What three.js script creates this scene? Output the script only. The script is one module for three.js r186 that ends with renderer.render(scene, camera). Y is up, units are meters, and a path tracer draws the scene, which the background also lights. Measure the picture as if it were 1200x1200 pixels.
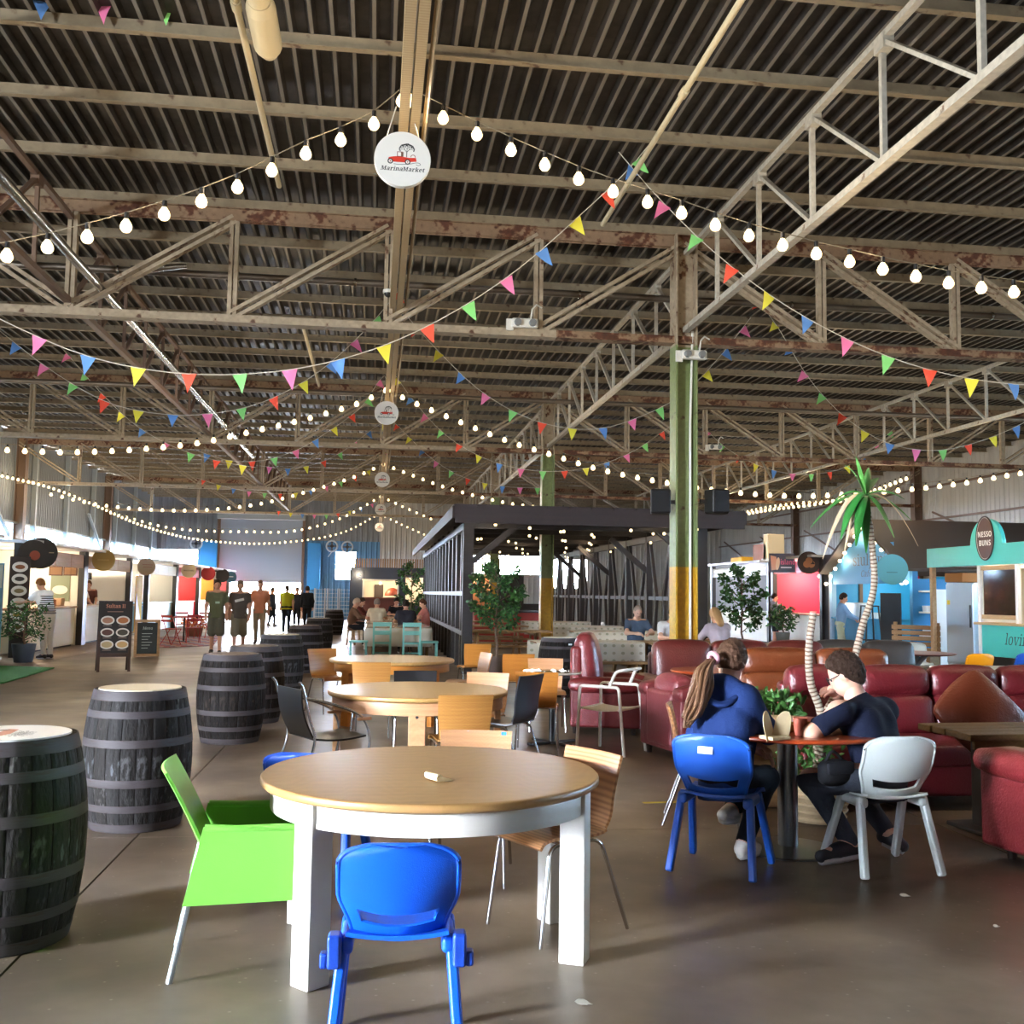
import * as THREE from 'three';
import { mergeGeometries, toCreasedNormals } from 'three/addons/utils/BufferGeometryUtils.js';
import { RoundedBoxGeometry } from 'three/addons/geometries/RoundedBoxGeometry.js';
import { RectAreaLightUniformsLib } from 'three/addons/lights/RectAreaLightUniformsLib.js';

// ---------------------------------------------------------------- camera, sky, daylight, exposure
const scene = new THREE.Scene();
const renderer = new THREE.WebGLRenderer();
renderer.toneMapping = THREE.LinearToneMapping;
renderer.toneMappingExposure = 1.08;
renderer.shadowMap.enabled = true;
RectAreaLightUniformsLib.init();
const V = (x, y, z) => new THREE.Vector3(x, y, z);
const EYE = V(0, 1.55, 0), FOCAL = 1200;
const UPC = V(0.0139, 1, -0.0802).normalize();            // the world's up, seen from the camera
const FWD = V(-160, -94, -1200).normalize();              // the long axis of the hall, seen from the camera
FWD.addScaledVector(UPC, -FWD.dot(UPC)).normalize();
const RGT = FWD.clone().cross(UPC);
const camera = new THREE.PerspectiveCamera(2 * Math.atan(600 / FOCAL) * 180 / Math.PI, 1, 0.05, 400);
const CAMROT = new THREE.Matrix4().set(RGT.x, RGT.y, RGT.z, 0, UPC.x, UPC.y, UPC.z, 0, -FWD.x, -FWD.y, -FWD.z, 0, 0, 0, 0, 1);
camera.position.copy(EYE); camera.quaternion.setFromRotationMatrix(CAMROT); scene.add(camera);
// a photo pixel gives a direction; the point comes from the level (G), side plane (W) or depth (D) it lies on
const ray = (px, py) => V((px - 600) / FOCAL, -(py - 600) / FOCAL, -1).applyMatrix4(CAMROT);
const G = (px, py, h = 0) => { const r = ray(px, py); return EYE.clone().addScaledVector(r, (h - EYE.y) / r.y); };
const W = (px, py, x) => { const r = ray(px, py); return EYE.clone().addScaledVector(r, x / r.x); };
const D = (px, py, d) => { const r = ray(px, py); return EYE.clone().addScaledVector(r, -d / r.z); };

const SKY = new THREE.Color(0.82, 0.93, 1.14);
scene.background = SKY; scene.backgroundIntensity = 215;
function daylight(name, w, h, pos, look, intensity) {       // the sky's light in a doorway or window band
  const l = new THREE.RectAreaLight(new THREE.Color(0.84, 0.93, 1.0), intensity, w, h);
  l.name = name; l.position.copy(pos); l.lookAt(look); l.castShadow = true; scene.add(l); return l;
}
daylight('daylight_side_door', 2.7, 3.4, V(-12.9, 2.6, 1.2), V(-11.2, 0.4, 0.5), 260);
daylight('daylight_end_door', 4.4, 2.2, V(-6.4, 1.15, -58.4), V(-6.2, 0.4, -50), 3);
daylight('daylight_window_band', 44, 0.55, V(-11.9, 3.38, -36), V(-9, 0.5, -36), 5);
daylight('added_right_daylight', 14, 2.2, V(20.05, 3.2, -13), V(16, 0.5, -13.5), 4);  // added light at unseen right windows, brightens the right stalls and wall

// ---------------------------------------------------------------- helpers
const PI = Math.PI;
let SEED = 7;
const rnd = () => { SEED = (SEED * 1664525 + 1013904223) >>> 0; return SEED / 4294967296; };
const rr = (a, b) => a + (b - a) * rnd();
const taken = new Map();
function numbered(n) { const k = taken.get(n) ?? 0; taken.set(n, k + 1); return k ? `${n}_${String(k).padStart(3, '0')}` : n; }
function tag(o, label, category, group) { o.userData.label = label; o.userData.category = category; if (group) o.userData.group = group; return o; }
function thing(name, label, category, pos = [0, 0, 0], turn = 0, group) {
  const o = new THREE.Group(); o.name = numbered(name);
  if (pos.isVector3) o.position.copy(pos); else o.position.set(...pos);
  o.rotation.y = turn; scene.add(o); return tag(o, label, category, group);
}
const shade = (m) => { m.castShadow = true; m.receiveShadow = true; return m; };
function part(parent, name, geo, mat, label) {
  const m = shade(new THREE.Mesh(Array.isArray(geo) ? merge(geo) : geo, mat)); m.name = name; if (label) m.userData.label = label;
  parent.add(m); return m;
}
function solo(name, geo, mat, label, category, group, pos, turn = 0) {   // a thing that is one mesh
  const m = shade(new THREE.Mesh(Array.isArray(geo) ? merge(geo) : geo, mat)); m.name = numbered(name);
  if (pos) m.position.set(...(pos.isVector3 ? pos.toArray() : pos)); m.rotation.y = turn; scene.add(m); return tag(m, label, category, group);
}
function struct(name, geo, mat, parent, label) {
  const m = geo ? shade(new THREE.Mesh(Array.isArray(geo) ? merge(geo) : geo, mat)) : new THREE.Group();
  if (parent) { m.name = name; parent.add(m); } else { m.name = numbered(name); m.userData.kind = 'structure'; scene.add(m); }
  if (label) m.userData.label = label; return m;
}
function dup(o, pos, turn, label, group) {
  const c = o.clone(); c.name = numbered(o.name.replace(/_\d{3}$/, '')); c.userData = { ...o.userData }; scene.add(c);
  if (pos.isVector3) c.position.copy(pos); else c.position.set(...pos); c.rotation.y = turn;
  if (label) c.userData.label = label; if (group) c.userData.group = group; return c;
}
function clean(g) { const q = g.index ? g.toNonIndexed() : g; for (const k of Object.keys(q.attributes)) if (!['position', 'normal', 'uv', 'color'].includes(k)) q.deleteAttribute(k); return q; }
function merge(a) {
  const l = a.map(clean), col = l.some((g) => g.attributes.color);
  for (const g of l) { if (!g.attributes.uv) g.setAttribute('uv', new THREE.BufferAttribute(new Float32Array(g.attributes.position.count * 2), 2)); if (!col) g.deleteAttribute('color'); }
  return l.length === 1 ? l[0] : mergeGeometries(l);
}
// uv in metres, laid on by the way each face points
function muv(g0, s = 1, ox = 0, oy = 0) {
  const g = g0.index ? g0.toNonIndexed() : g0, p = g.attributes.position, n = p.count, uv = new Float32Array(n * 2);
  const a = V(), b = V(), c = V();
  for (let i = 0; i < n; i += 3) {
    a.fromBufferAttribute(p, i); b.fromBufferAttribute(p, i + 1).sub(a); c.fromBufferAttribute(p, i + 2).sub(a); b.cross(c);
    const X = Math.abs(b.x), Y = Math.abs(b.y), Z = Math.abs(b.z), k = X > Y && X > Z ? 0 : Y > Z ? 1 : 2;
    for (let j = i; j < i + 3; j++) { const x = p.getX(j), y = p.getY(j), z = p.getZ(j); uv[2 * j] = (k === 0 ? z : x) * s + ox; uv[2 * j + 1] = (k === 1 ? z : y) * s + oy; }
  }
  g.setAttribute('uv', new THREE.BufferAttribute(uv, 2)); return g;
}
const box = (w, h, d, x = 0, y = 0, z = 0) => muv(new THREE.BoxGeometry(w, h, d).translate(x, y, z));
const rbox = (w, h, d, r, x = 0, y = 0, z = 0, seg = 2) => muv(new RoundedBoxGeometry(w, h, d, seg, Math.min(r, w / 2.01, h / 2.01, d / 2.01)).translate(x, y, z));
const cyl = (r0, r1, h, x = 0, y = 0, z = 0, seg = 20) => new THREE.CylinderGeometry(r0, r1, h, seg).translate(x, y, z);
const YUP = V(0, 1, 0);
function aim(g, a, b) { const d = b.clone().sub(a), q = new THREE.Quaternion().setFromUnitVectors(YUP, d.clone().normalize()); return g.applyQuaternion(q).translate((a.x + b.x) / 2, (a.y + b.y) / 2, (a.z + b.z) / 2); }
const rod = (a, b, r, r2 = r, seg = 10) => aim(new THREE.CylinderGeometry(r2, r, a.distanceTo(b), seg), a, b);
function bar(a, b, w, h) {                                  // square bar from a to b, its w level
  const d = b.clone().sub(a), L = d.length(), z = d.normalize(), x = Math.abs(z.y) > 0.999 ? V(1, 0, 0) : V(0, 1, 0).cross(z).normalize(), y = z.clone().cross(x);
  const g = muv(new THREE.BoxGeometry(w, h, L));
  return g.applyMatrix4(new THREE.Matrix4().makeBasis(x, y, z)).translate((a.x + b.x) / 2, (a.y + b.y) / 2, (a.z + b.z) / 2);
}
const tube = (pts, r, seg = 24, rad = 8, closed = false) => new THREE.TubeGeometry(new THREE.CatmullRomCurve3(pts, closed, 'catmullrom', 0.5), seg, r, rad, closed);
function pipe(pts, r, rad = 8, fillet = 0.04, k = 4) {      // straight runs with rounded corners
  const cp = new THREE.CurvePath(); let last = pts[0].clone();
  for (let i = 1; i < pts.length; i++) {
    if (i === pts.length - 1) { cp.add(new THREE.LineCurve3(last, pts[i].clone())); break; }
    const a = pts[i - 1], p = pts[i], c = pts[i + 1], f = Math.min(fillet, a.distanceTo(p) * 0.45, c.distanceTo(p) * 0.45);
    const s = p.clone().add(a.clone().sub(p).setLength(f)), e = p.clone().add(c.clone().sub(p).setLength(f));
    cp.add(new THREE.LineCurve3(last, s)); cp.add(new THREE.QuadraticBezierCurve3(s, p.clone(), e)); last = e;
  }
  const P = []; for (const c of cp.curves) { const n = c.isLineCurve3 ? 1 : k; for (let i = 0; i < n; i++) P.push(c.getPoint(i / n)); } P.push(last.equals(pts[pts.length - 1]) ? last : pts[pts.length - 1].clone());
  return sweep(P, r, rad);
}
function sweep(P, r, rad = 8) {                             // round tube through the points, r a number or a list, closed ends
  const n = P.length, pos = [], idx = [], uv = []; let N = null; const R = (i) => Array.isArray(r) ? r[i] : r;
  let len = 0;
  for (let i = 0; i < n; i++) {
    const t = P[Math.min(i + 1, n - 1)].clone().sub(P[Math.max(i - 1, 0)]).normalize();
    if (!N) { N = Math.abs(t.y) < 0.9 ? V(0, 1, 0) : V(1, 0, 0); } N = N.clone().addScaledVector(t, -N.dot(t)).normalize(); const B = t.clone().cross(N);
    if (i) len += P[i].distanceTo(P[i - 1]);
    for (let j = 0; j <= rad; j++) { const a = j / rad * 2 * PI, q = P[i].clone().addScaledVector(N, Math.cos(a) * R(i)).addScaledVector(B, Math.sin(a) * R(i)); pos.push(q.x, q.y, q.z); uv.push(j / rad, len); }
  }
  for (let i = 0; i < n - 1; i++) for (let j = 0; j < rad; j++) { const a = i * (rad + 1) + j, b = a + rad + 1; idx.push(a, a + 1, b, b, a + 1, b + 1); }
  for (const [e, f] of [[0, 1], [n - 1, 0]]) { const c = pos.length / 3; pos.push(P[e].x, P[e].y, P[e].z); uv.push(0, 0); for (let j = 0; j < rad; j++) { const a = e * (rad + 1) + j; f ? idx.push(c, a + 1, a) : idx.push(c, a, a + 1); } }
  const g = new THREE.BufferGeometry(); g.setAttribute('position', new THREE.Float32BufferAttribute(pos, 3)); g.setAttribute('uv', new THREE.Float32BufferAttribute(uv, 2)); g.setIndex(idx); g.computeVertexNormals(); return g;
}
const lathe = (pts, seg = 32) => new THREE.LatheGeometry(pts.map(([x, y]) => new THREE.Vector2(x, y)), seg);
function prism(pts, depth, bevel = 0) {                     // outline in x,y pushed along z, centred on z
  const s = new THREE.Shape(pts.map(([x, y]) => new THREE.Vector2(x, y)));
  return new THREE.ExtrudeGeometry(s, { depth, bevelEnabled: bevel > 0, bevelSize: bevel, bevelThickness: bevel, bevelSegments: 2, curveSegments: 8 }).translate(0, 0, -depth / 2);
}
const at = (g, x, y, z, ry = 0, rx = 0, rz = 0) => g.applyMatrix4(new THREE.Matrix4().makeRotationFromEuler(new THREE.Euler(rx, ry, rz, 'YXZ')).setPosition(x, y, z));
// a sheet with thickness from a function (u,v) -> point
function slab(fn, nu, nv, th, keep) {
  const P = [], Nn = []; const e = 1e-3;
  for (let j = 0; j <= nv; j++) for (let i = 0; i <= nu; i++) {
    const u = i / nu, v = j / nv, p = fn(u, v), du = fn(Math.min(u + e, 1), v).sub(fn(Math.max(u - e, 0), v)), dv = fn(u, Math.min(v + e, 1)).sub(fn(u, Math.max(v - e, 0)));
    P.push(p); Nn.push(du.cross(dv).normalize());
  }
  const pos = [], uv = [], idx = [], n = P.length, id = (i, j) => j * (nu + 1) + i;
  for (const s of [0.5, -0.5]) P.forEach((p, k) => { const q = p.clone().addScaledVector(Nn[k], th * s); pos.push(q.x, q.y, q.z); uv.push((k % (nu + 1)) / nu, Math.floor(k / (nu + 1)) / nv); });
  const on = (i, j) => i >= 0 && j >= 0 && i < nu && j < nv && (!keep || keep((i + 0.5) / nu, (j + 0.5) / nv));
  const wall = (a, b) => idx.push(a, a + n, b, b, a + n, b + n);
  for (let j = 0; j < nv; j++) for (let i = 0; i < nu; i++) if (on(i, j)) {
    const a = id(i, j), b = id(i + 1, j), c = id(i, j + 1), d = id(i + 1, j + 1);
    idx.push(a, b, c, c, b, d, a + n, c + n, b + n, b + n, c + n, d + n);
    if (!on(i, j - 1)) wall(a, b); if (!on(i, j + 1)) wall(d, c); if (!on(i - 1, j)) wall(c, a); if (!on(i + 1, j)) wall(b, d);
  }
  let g = new THREE.BufferGeometry(); g.setAttribute('position', new THREE.Float32BufferAttribute(pos, 3)); g.setAttribute('uv', new THREE.Float32BufferAttribute(uv, 2)); g.setIndex(idx);
  return toCreasedNormals(g.toNonIndexed(), 0.9);
}

// ---------------------------------------------------------------- textures
const hash = (x, y, s) => { let h = (Math.imul(x, 374761393) ^ Math.imul(y, 668265263) ^ Math.imul(s, 2246822519)) >>> 0; h = Math.imul(h ^ (h >>> 13), 1274126177) >>> 0; return ((h ^ (h >>> 16)) >>> 0) / 4294967296; };
function vn(x, y, per, s) { const xi = Math.floor(x), yi = Math.floor(y), fx = x - xi, fy = y - yi, w = (t) => t * t * (3 - 2 * t), m = (a) => ((a % per) + per) % per; const a = hash(m(xi), m(yi), s), b = hash(m(xi + 1), m(yi), s), c = hash(m(xi), m(yi + 1), s), d = hash(m(xi + 1), m(yi + 1), s), u = w(fx), v = w(fy); return a + (b - a) * u + (c - a) * v + (a - b - c + d) * u * v; }
function fbm(u, v, per, oct, s) { let t = 0, a = 0.5, p = per, n = 0; for (let i = 0; i < oct; i++) { t += a * vn(u * p, v * p, p, s + i); n += a; a *= 0.5; p *= 2; } return t / n; }
function tex(size, fn, srgb = true) {                       // fn(u,v) -> [r,g,b] 0..1
  const [w, h] = Array.isArray(size) ? size : [size, size], d = new Uint8Array(w * h * 4);
  for (let y = 0; y < h; y++) for (let x = 0; x < w; x++) { const c = fn(x / w, y / h), k = (y * w + x) * 4; for (let i = 0; i < 3; i++) d[k + i] = Math.max(0, Math.min(255, (Array.isArray(c) ? c[i] : c) * 255)); d[k + 3] = 255; }
  const t = new THREE.DataTexture(d, w, h); t.magFilter = THREE.LinearFilter; t.minFilter = THREE.LinearMipmapLinearFilter; t.wrapS = t.wrapT = THREE.RepeatWrapping; if (srgb) t.colorSpace = THREE.SRGBColorSpace; t.needsUpdate = true; return t;
}
const rep = (t, x, y = x) => { const c = t.clone(); c.repeat.set(x, y); c.needsUpdate = true; return c; };
const hexc = (h) => [(h >> 16 & 255) / 255, (h >> 8 & 255) / 255, (h & 255) / 255];
const mixc = (a, b, t) => a.map((x, i) => x + (b[i] - x) * t);
const sm = (a, b, x) => { const t = Math.max(0, Math.min(1, (x - a) / (b - a))); return t * t * (3 - 2 * t); };
function drawn(w, h, fn) { const c = document.createElement('canvas'); c.width = w; c.height = h; const x = c.getContext('2d'); fn(x, w, h); const t = new THREE.CanvasTexture(c); t.colorSpace = THREE.SRGBColorSpace; return t; }
const wood = (a, b, ringy = 6, s = 1) => tex(512, (u, v) => { const g = fbm(u, v * 0.12 * 8 / 8, 8, 3, s), st = fbm(u * 0.25, v * 8, 4, 4, s + 9); const l = 0.5 + 0.5 * Math.sin((v * ringy * 4 + g * 5 + fbm(u, v, 4, 3, s + 4) * 2) * 2 * PI); return mixc(hexc(a), hexc(b), Math.min(1, 0.16 * l + 0.9 * st - 0.05)); });
const speck = (a, b, per = 32, oct = 4, s = 1) => tex(256, (u, v) => mixc(hexc(a), hexc(b), sm(0.25, 0.75, fbm(u, v, per, oct, s))));
const S = (color, roughness = 0.7, o = {}) => new THREE.MeshPhysicalMaterial({ color, roughness, ...o });
const fineBump = tex(256, (u, v) => fbm(u, v, 64, 3, 31), false);
const coarseBump = tex(256, (u, v) => fbm(u, v, 12, 5, 37), false);
const leatherBump = tex(512, (u, v) => 0.7 * fbm(u, v, 48, 3, 5) + 0.3 * fbm(u, v, 6, 3, 6), false);
// ---------------------------------------------------------------- structure
const XL = -12.06, XR = 20.3, ZF = 15.8, ZB = -58.7, BAY = 11.3, T1 = -13.5, STEP = BAY / 8, ROOF = 6.69;
const trussZ = [T1 + BAY, T1, T1 - BAY, T1 - 2 * BAY, T1 - 3 * BAY];
const floorMap = tex(1024, (u, v) => {
  const n = fbm(u, v, 5, 6, 3), m = fbm(u, v, 24, 5, 8), k = fbm(u, v, 3, 5, 21), sp = hash((u * 1024) | 0, (v * 1024) | 0, 5);
  let c = mixc([0.36, 0.30, 0.24], [0.50, 0.445, 0.39], sm(0.36, 0.64, n)); c = mixc(c, [0.29, 0.235, 0.18], 0.65 * sm(0.5, 0.68, k));
  c = c.map((x) => x * (0.76 + 0.52 * m)); if (sp > 0.9985) c = mixc(c, [0.8, 0.78, 0.74], 0.5); return c;
});
const floorRough = tex(512, (u, v) => 0.24 + 0.3 * fbm(u, v, 6, 5, 14), false);
const mFloor = new THREE.MeshPhysicalMaterial({ map: rep(floorMap, 1 / 9), roughnessMap: rep(floorRough, 1 / 9), roughness: 1, bumpMap: rep(coarseBump, 1 / 2), bumpScale: 0.002 });
const mGround = S(0x6f6d68, 0.95), mDark = S(0x1b1816, 0.6);
struct('floor_subbase', box(XR - XL + 1, 0.1, ZF - ZB + 1, (XL + XR) / 2, -0.09, (ZF + ZB) / 2), mDark);
{ const fl = struct('floor'); const xs = [XL, -6.8, -1.45, 3.9, 9.3, 14.7, XR], zs = []; for (let z = ZF; z > ZB; z -= 5.65) zs.push(z); zs.push(ZB);
  for (let i = 0; i < xs.length - 1; i++) for (let j = 0; j < zs.length - 1; j++) {
    const w = xs[i + 1] - xs[i] - 0.012, d = zs[j] - zs[j + 1] - 0.004; part(fl, 'floor_slab', box(w, 0.06, d, (xs[i] + xs[i + 1]) / 2, -0.03, (zs[j] + zs[j + 1]) / 2), mFloor);
  } }
struct('ground_outside', box(240, 0.1, 240, 0, -0.2, 0), mGround);

// corrugated roof deck, ribs along the hall
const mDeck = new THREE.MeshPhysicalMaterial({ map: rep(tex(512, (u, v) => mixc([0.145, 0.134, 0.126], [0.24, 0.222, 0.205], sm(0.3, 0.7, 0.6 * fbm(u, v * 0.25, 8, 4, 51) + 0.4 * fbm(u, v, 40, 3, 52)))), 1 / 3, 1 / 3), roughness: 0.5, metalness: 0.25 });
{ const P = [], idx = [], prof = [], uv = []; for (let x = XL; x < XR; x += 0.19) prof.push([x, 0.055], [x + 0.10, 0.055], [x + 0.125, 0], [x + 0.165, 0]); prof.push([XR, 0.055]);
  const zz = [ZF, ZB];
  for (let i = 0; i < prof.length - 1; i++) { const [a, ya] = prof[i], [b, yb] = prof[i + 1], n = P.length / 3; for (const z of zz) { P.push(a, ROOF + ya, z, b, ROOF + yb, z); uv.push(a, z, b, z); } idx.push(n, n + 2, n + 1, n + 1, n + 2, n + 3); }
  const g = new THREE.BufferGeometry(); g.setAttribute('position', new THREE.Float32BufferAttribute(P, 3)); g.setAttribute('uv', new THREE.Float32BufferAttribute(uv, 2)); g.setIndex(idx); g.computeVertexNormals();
  const c = struct('ceiling', g, mDeck), rib = []; for (let x = XL; x < XR; x += 0.19) rib.push(new THREE.BoxGeometry(0.034, 0.006, ZF - ZB).translate(x + 0.145, ROOF - 0.003, (ZF + ZB) / 2)); part(c, 'deck_ribs', rib, S(0x7d776e, 0.5, { metalness: 0.2 }), 'paler rib faces of the roof deck').userData.kind = 'stuff'; part(c, 'roof_covering', box(XR - XL + 0.6, 0.1, ZF - ZB + 0.6, (XL + XR) / 2, ROOF + 0.13, (ZF + ZB) / 2), mDark); }  // rib faces set paler than the deck between them

const rustTex = (base, rust, amt, s) => tex(512, (u, v) => { const n = fbm(u, v, 6, 5, s), k = fbm(u, v, 30, 4, s + 3); return mixc(mixc(hexc(base), hexc(base).map((x) => x * 0.8), k), mixc(hexc(rust), hexc(0x3a2418), k), sm(amt, amt + 0.12, n * 0.7 + k * 0.3)); });
const mSteel = new THREE.MeshPhysicalMaterial({ map: rep(rustTex(0xb7a68c, 0x8a5636, 0.66, 61), 0.7), roughness: 0.6 });
const mPurlin = new THREE.MeshPhysicalMaterial({ map: rep(rustTex(0x9d8d72, 0x6d4e34, 0.62, 67), 0.45), roughness: 0.6 });
const mRust = new THREE.MeshPhysicalMaterial({ map: rep(rustTex(0x9b7f63, 0x7c4226, 0.47, 71), 0.6), roughness: 0.75 });
const mBrownSteel = S(0x6e5746, 0.6), mWhiteSteel = new THREE.MeshPhysicalMaterial({ map: rep(rustTex(0xcfc8b8, 0x8a6a4c, 0.72, 77), 0.8), roughness: 0.5 });
// purlins across the hall
for (let k = -18; k <= 31; k++) { const z = T1 - k * STEP; if (z > ZF - 0.3 || z < ZB + 0.3) continue; if (z > 2) continue;
  const p = struct('purlin', [box(XR - XL, 0.13, 0.012, (XL + XR) / 2, ROOF - 0.075, z), box(XR - XL, 0.012, 0.075, (XL + XR) / 2, ROOF - 0.142, z + 0.035), box(XR - XL, 0.012, 0.07, (XL + XR) / 2, ROOF - 0.008, z - 0.03)], mPurlin);
}
// main trusses
const PAN = 2.0225, CHB = 5.07, CHT = 6.46;
trussZ.forEach((z, ti) => {
  const t = struct('roof_truss'); const m = mSteel;
  const half = (y, h, mat, nm) => part(t, nm, [box(XR - XL, h, 0.012, (XL + XR) / 2, y, z - 0.045), box(XR - XL, h, 0.012, (XL + XR) / 2, y, z + 0.045), box(XR - XL, 0.012, 0.17, (XL + XR) / 2, y + (nm === 'top_chord' ? 0.5 : -0.5) * h, z)], mat);
  half(CHT, 0.16, mRust, 'top_chord');
  part(t, 'bottom_chord', [box(4.14 - XL - 1.8, 0.1, 0.15, (XL + 4.14 - 1.8) / 2, CHB, z), box(4.14 - XL - 1.8, 0.012, 0.2, (XL + 4.14 - 1.8) / 2, CHB - 0.05, z)], m);
  part(t, 'bottom_chord', [box(XR - 2.34, 0.1, 0.15, (XR + 2.34) / 2, CHB, z), box(XR - 2.34, 0.012, 0.2, (XR + 2.34) / 2, CHB - 0.05, z)], mRust, 'rusted right length of the bottom chord');
  for (let i = 0; i <= 16; i++) {
    const x = XL + i * PAN; if (i % 8) part(t, 'vertical', [box(0.05, CHT - CHB - 0.1, 0.09, x - 0.035, (CHT + CHB) / 2, z), box(0.05, CHT - CHB - 0.1, 0.09, x + 0.035, (CHT + CHB) / 2, z)], m);
    if (i < 16) { const down = i % 8 < 4; const a = V(x, down ? CHT - 0.05 : CHB + 0.05, z), b = V(x + PAN, down ? CHB + 0.05 : CHT - 0.05, z);
      const n = V(b.y - a.y, -(b.x - a.x), 0).normalize().multiplyScalar(0.045); part(t, 'diagonal', [bar(a.clone().add(n), b.clone().add(n), 0.11, 0.045), bar(a.clone().sub(n), b.clone().sub(n), 0.11, 0.045)], m); }
  }
});
// lattice girders along the hall, between the trusses
function girder(x, mat) {
  for (let k = 0; k < 4; k++) { const z0 = trussZ[k], g = struct('lattice_girder'), yt = 6.28, yb = 5.2;
    part(g, 'top_chord', box(0.065, 0.06, BAY - 0.2, x, yt, z0 - BAY / 2), mat); part(g, 'bottom_chord', box(0.085, 0.07, BAY - 0.2, x, yb, z0 - BAY / 2), mat);
    for (let i = 1; i < 8; i++) { const z = z0 - i * STEP; part(g, 'vertical', box(0.045, yt - yb, 0.05, x, (yt + yb) / 2, z), mat); part(g, 'diagonal', bar(V(x, yt, z), V(x, yb, z + STEP), 0.06, 0.035), mat); part(g, 'gusset', box(0.1, 0.14, 0.16, x, yt - 0.06, z + 0.03), mat); }
  } }
girder(4.14, mWhiteSteel); girder(XL + 8 * PAN / 2, mBrownSteel); girder(4.14 + 8.09, mWhiteSteel);
// columns
const mGreen = new THREE.MeshPhysicalMaterial({ map: rep(rustTex(0x7f8f5a, 0x6b5a30, 0.7, 81), 0.8), roughness: 0.45 }), mYellow = new THREE.MeshPhysicalMaterial({ map: rep(rustTex(0xc99a1f, 0x6a4a20, 0.68, 83), 0.8), roughness: 0.45 });
const hsec = (y0, y1) => [box(0.025, y1 - y0, 0.3, -0.14, (y0 + y1) / 2, 0), box(0.025, y1 - y0, 0.3, 0.14, (y0 + y1) / 2, 0), box(0.27, y1 - y0, 0.02, 0, (y0 + y1) / 2, 0)];
function column(x, z, painted) {
  const c = struct('column'); c.position.set(x, 0, z);
  if (painted) { part(c, 'lower_shaft', hsec(0, 1.95), mYellow, 'yellow painted foot'); part(c, 'middle_shaft', hsec(1.95, 4.98), mGreen, 'green painted shaft'); part(c, 'upper_shaft', hsec(4.98, ROOF - 0.15), mSteel); part(c, 'base_plate', box(0.5, 0.02, 0.5, 0, 0.011, 0), mBrownSteel); }
  else part(c, 'shaft', hsec(0, ROOF - 0.15), mBrownSteel); return c;
}
for (const z of trussZ) column(4.14, z, true);
for (const z of trussZ.slice(1)) column(XR - 0.18, z, false);
for (const z of trussZ.slice(1)) column(XL + 0.18, z, false);
{ const col = scene.children.find((o) => o.name === 'column_001'); part(col, 'cable_conduit', sweep([V(0.02, 0.02, 0.02), V(0.02, 3.9, 0.02), V(0.05, 5.2, 0.03)].map((p) => p.add(V(0.06, 0, 0.03))), 0.018, 8), S(0xf0f0ea, 0.4), 'white cable conduit'); }
// middle beam carrying the signs
const mBeam = new THREE.MeshPhysicalMaterial({ map: rep(wood(0xc2ad86, 0x9c835c, 4, 91), 0.5, 4), roughness: 0.65 });
{ const b = struct('middle_beam'); const L = 58; part(b, 'plank', box(0.075, 0.12, L, 0.135, 5.37, -L / 2 + 1), mBeam); part(b, 'plank', box(0.075, 0.12, L, 0.225, 5.37, -L / 2 + 1), mBeam); part(b, 'conduit', sweep([V(0.31, 5.42, 1), V(0.31, 5.42, -13), V(0.31, 5.4, -57)], 0.018), mPurlin); }
// pipes under the roof
const mPipe = S(0x6b6258, 0.4, { metalness: 0.6 }), mChrome = S(0xc8ccd0, 0.22, { metalness: 1 }), mPvc = S(0xcdbf9c, 0.45);
{ const p = struct('roof_pipe'); part(p, 'pipe', rod(V(XL, 5.88, T1 - 0.75), V(XR, 5.88, T1 - 0.75), 0.05), mPipe); for (let x = -10; x < 20; x += 1.6) part(p, 'clamp', rod(V(x, 5.88, T1 - 0.75), V(x + 0.03, 5.88, T1 - 0.75), 0.062), mChrome); }
struct('roof_pipe', rod(V(XL, 5.72, T1 - BAY + 3.2), V(XR, 5.72, T1 - BAY + 3.2), 0.05), mPipe);
struct('sprinkler_pipe', [rod(V(-1.2, 6.15, -2), V(-1.2, 6.15, -11.6), 0.03), rod(V(-1.2, 6.15, -7.9), V(-1.2, 6.15, -8.02), 0.042)], mPvc);
struct('sprinkler_pipe', [rod(V(2.72, 6.2, -2), V(2.72, 6.2, -12.3), 0.03), rod(V(2.72, 6.2, -8.8), V(2.72, 6.2, -8.92), 0.042)], mPvc);
struct('sprinkler_pipe', [rod(V(-1.35, 6.1, -17.5), V(-1.35, 6.1, -22.8), 0.03)], mPvc);
{ const p = struct('drain_pipe'); const a = V(-0.98, 6.0, -3), b = V(-0.98, 6.0, -7.7), c = V(-0.98, 6.0, -8.25); part(p, 'pipe', rod(a, b, 0.085, 0.085, 18), mPvc); part(p, 'socket', [rod(b, c, 0.115, 0.115, 18), rod(c, V(-0.98, 6.0, -8.37), 0.115, 0.07, 18), rod(V(-0.98, 6.0, -7.6), b, 0.09, 0.115, 18)], mPvc); }
struct('steel_duct', rod(V(-3.6, 5.4, -2), V(-3.6, 5.4, -30), 0.055, 0.055, 14), mChrome);
struct('steel_duct', [rod(V(-3.3, 5.75, T1 - 0.3), V(-2.6, 5.85, T1 - 0.3), 0.06, 0.03, 14)], mChrome);

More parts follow.
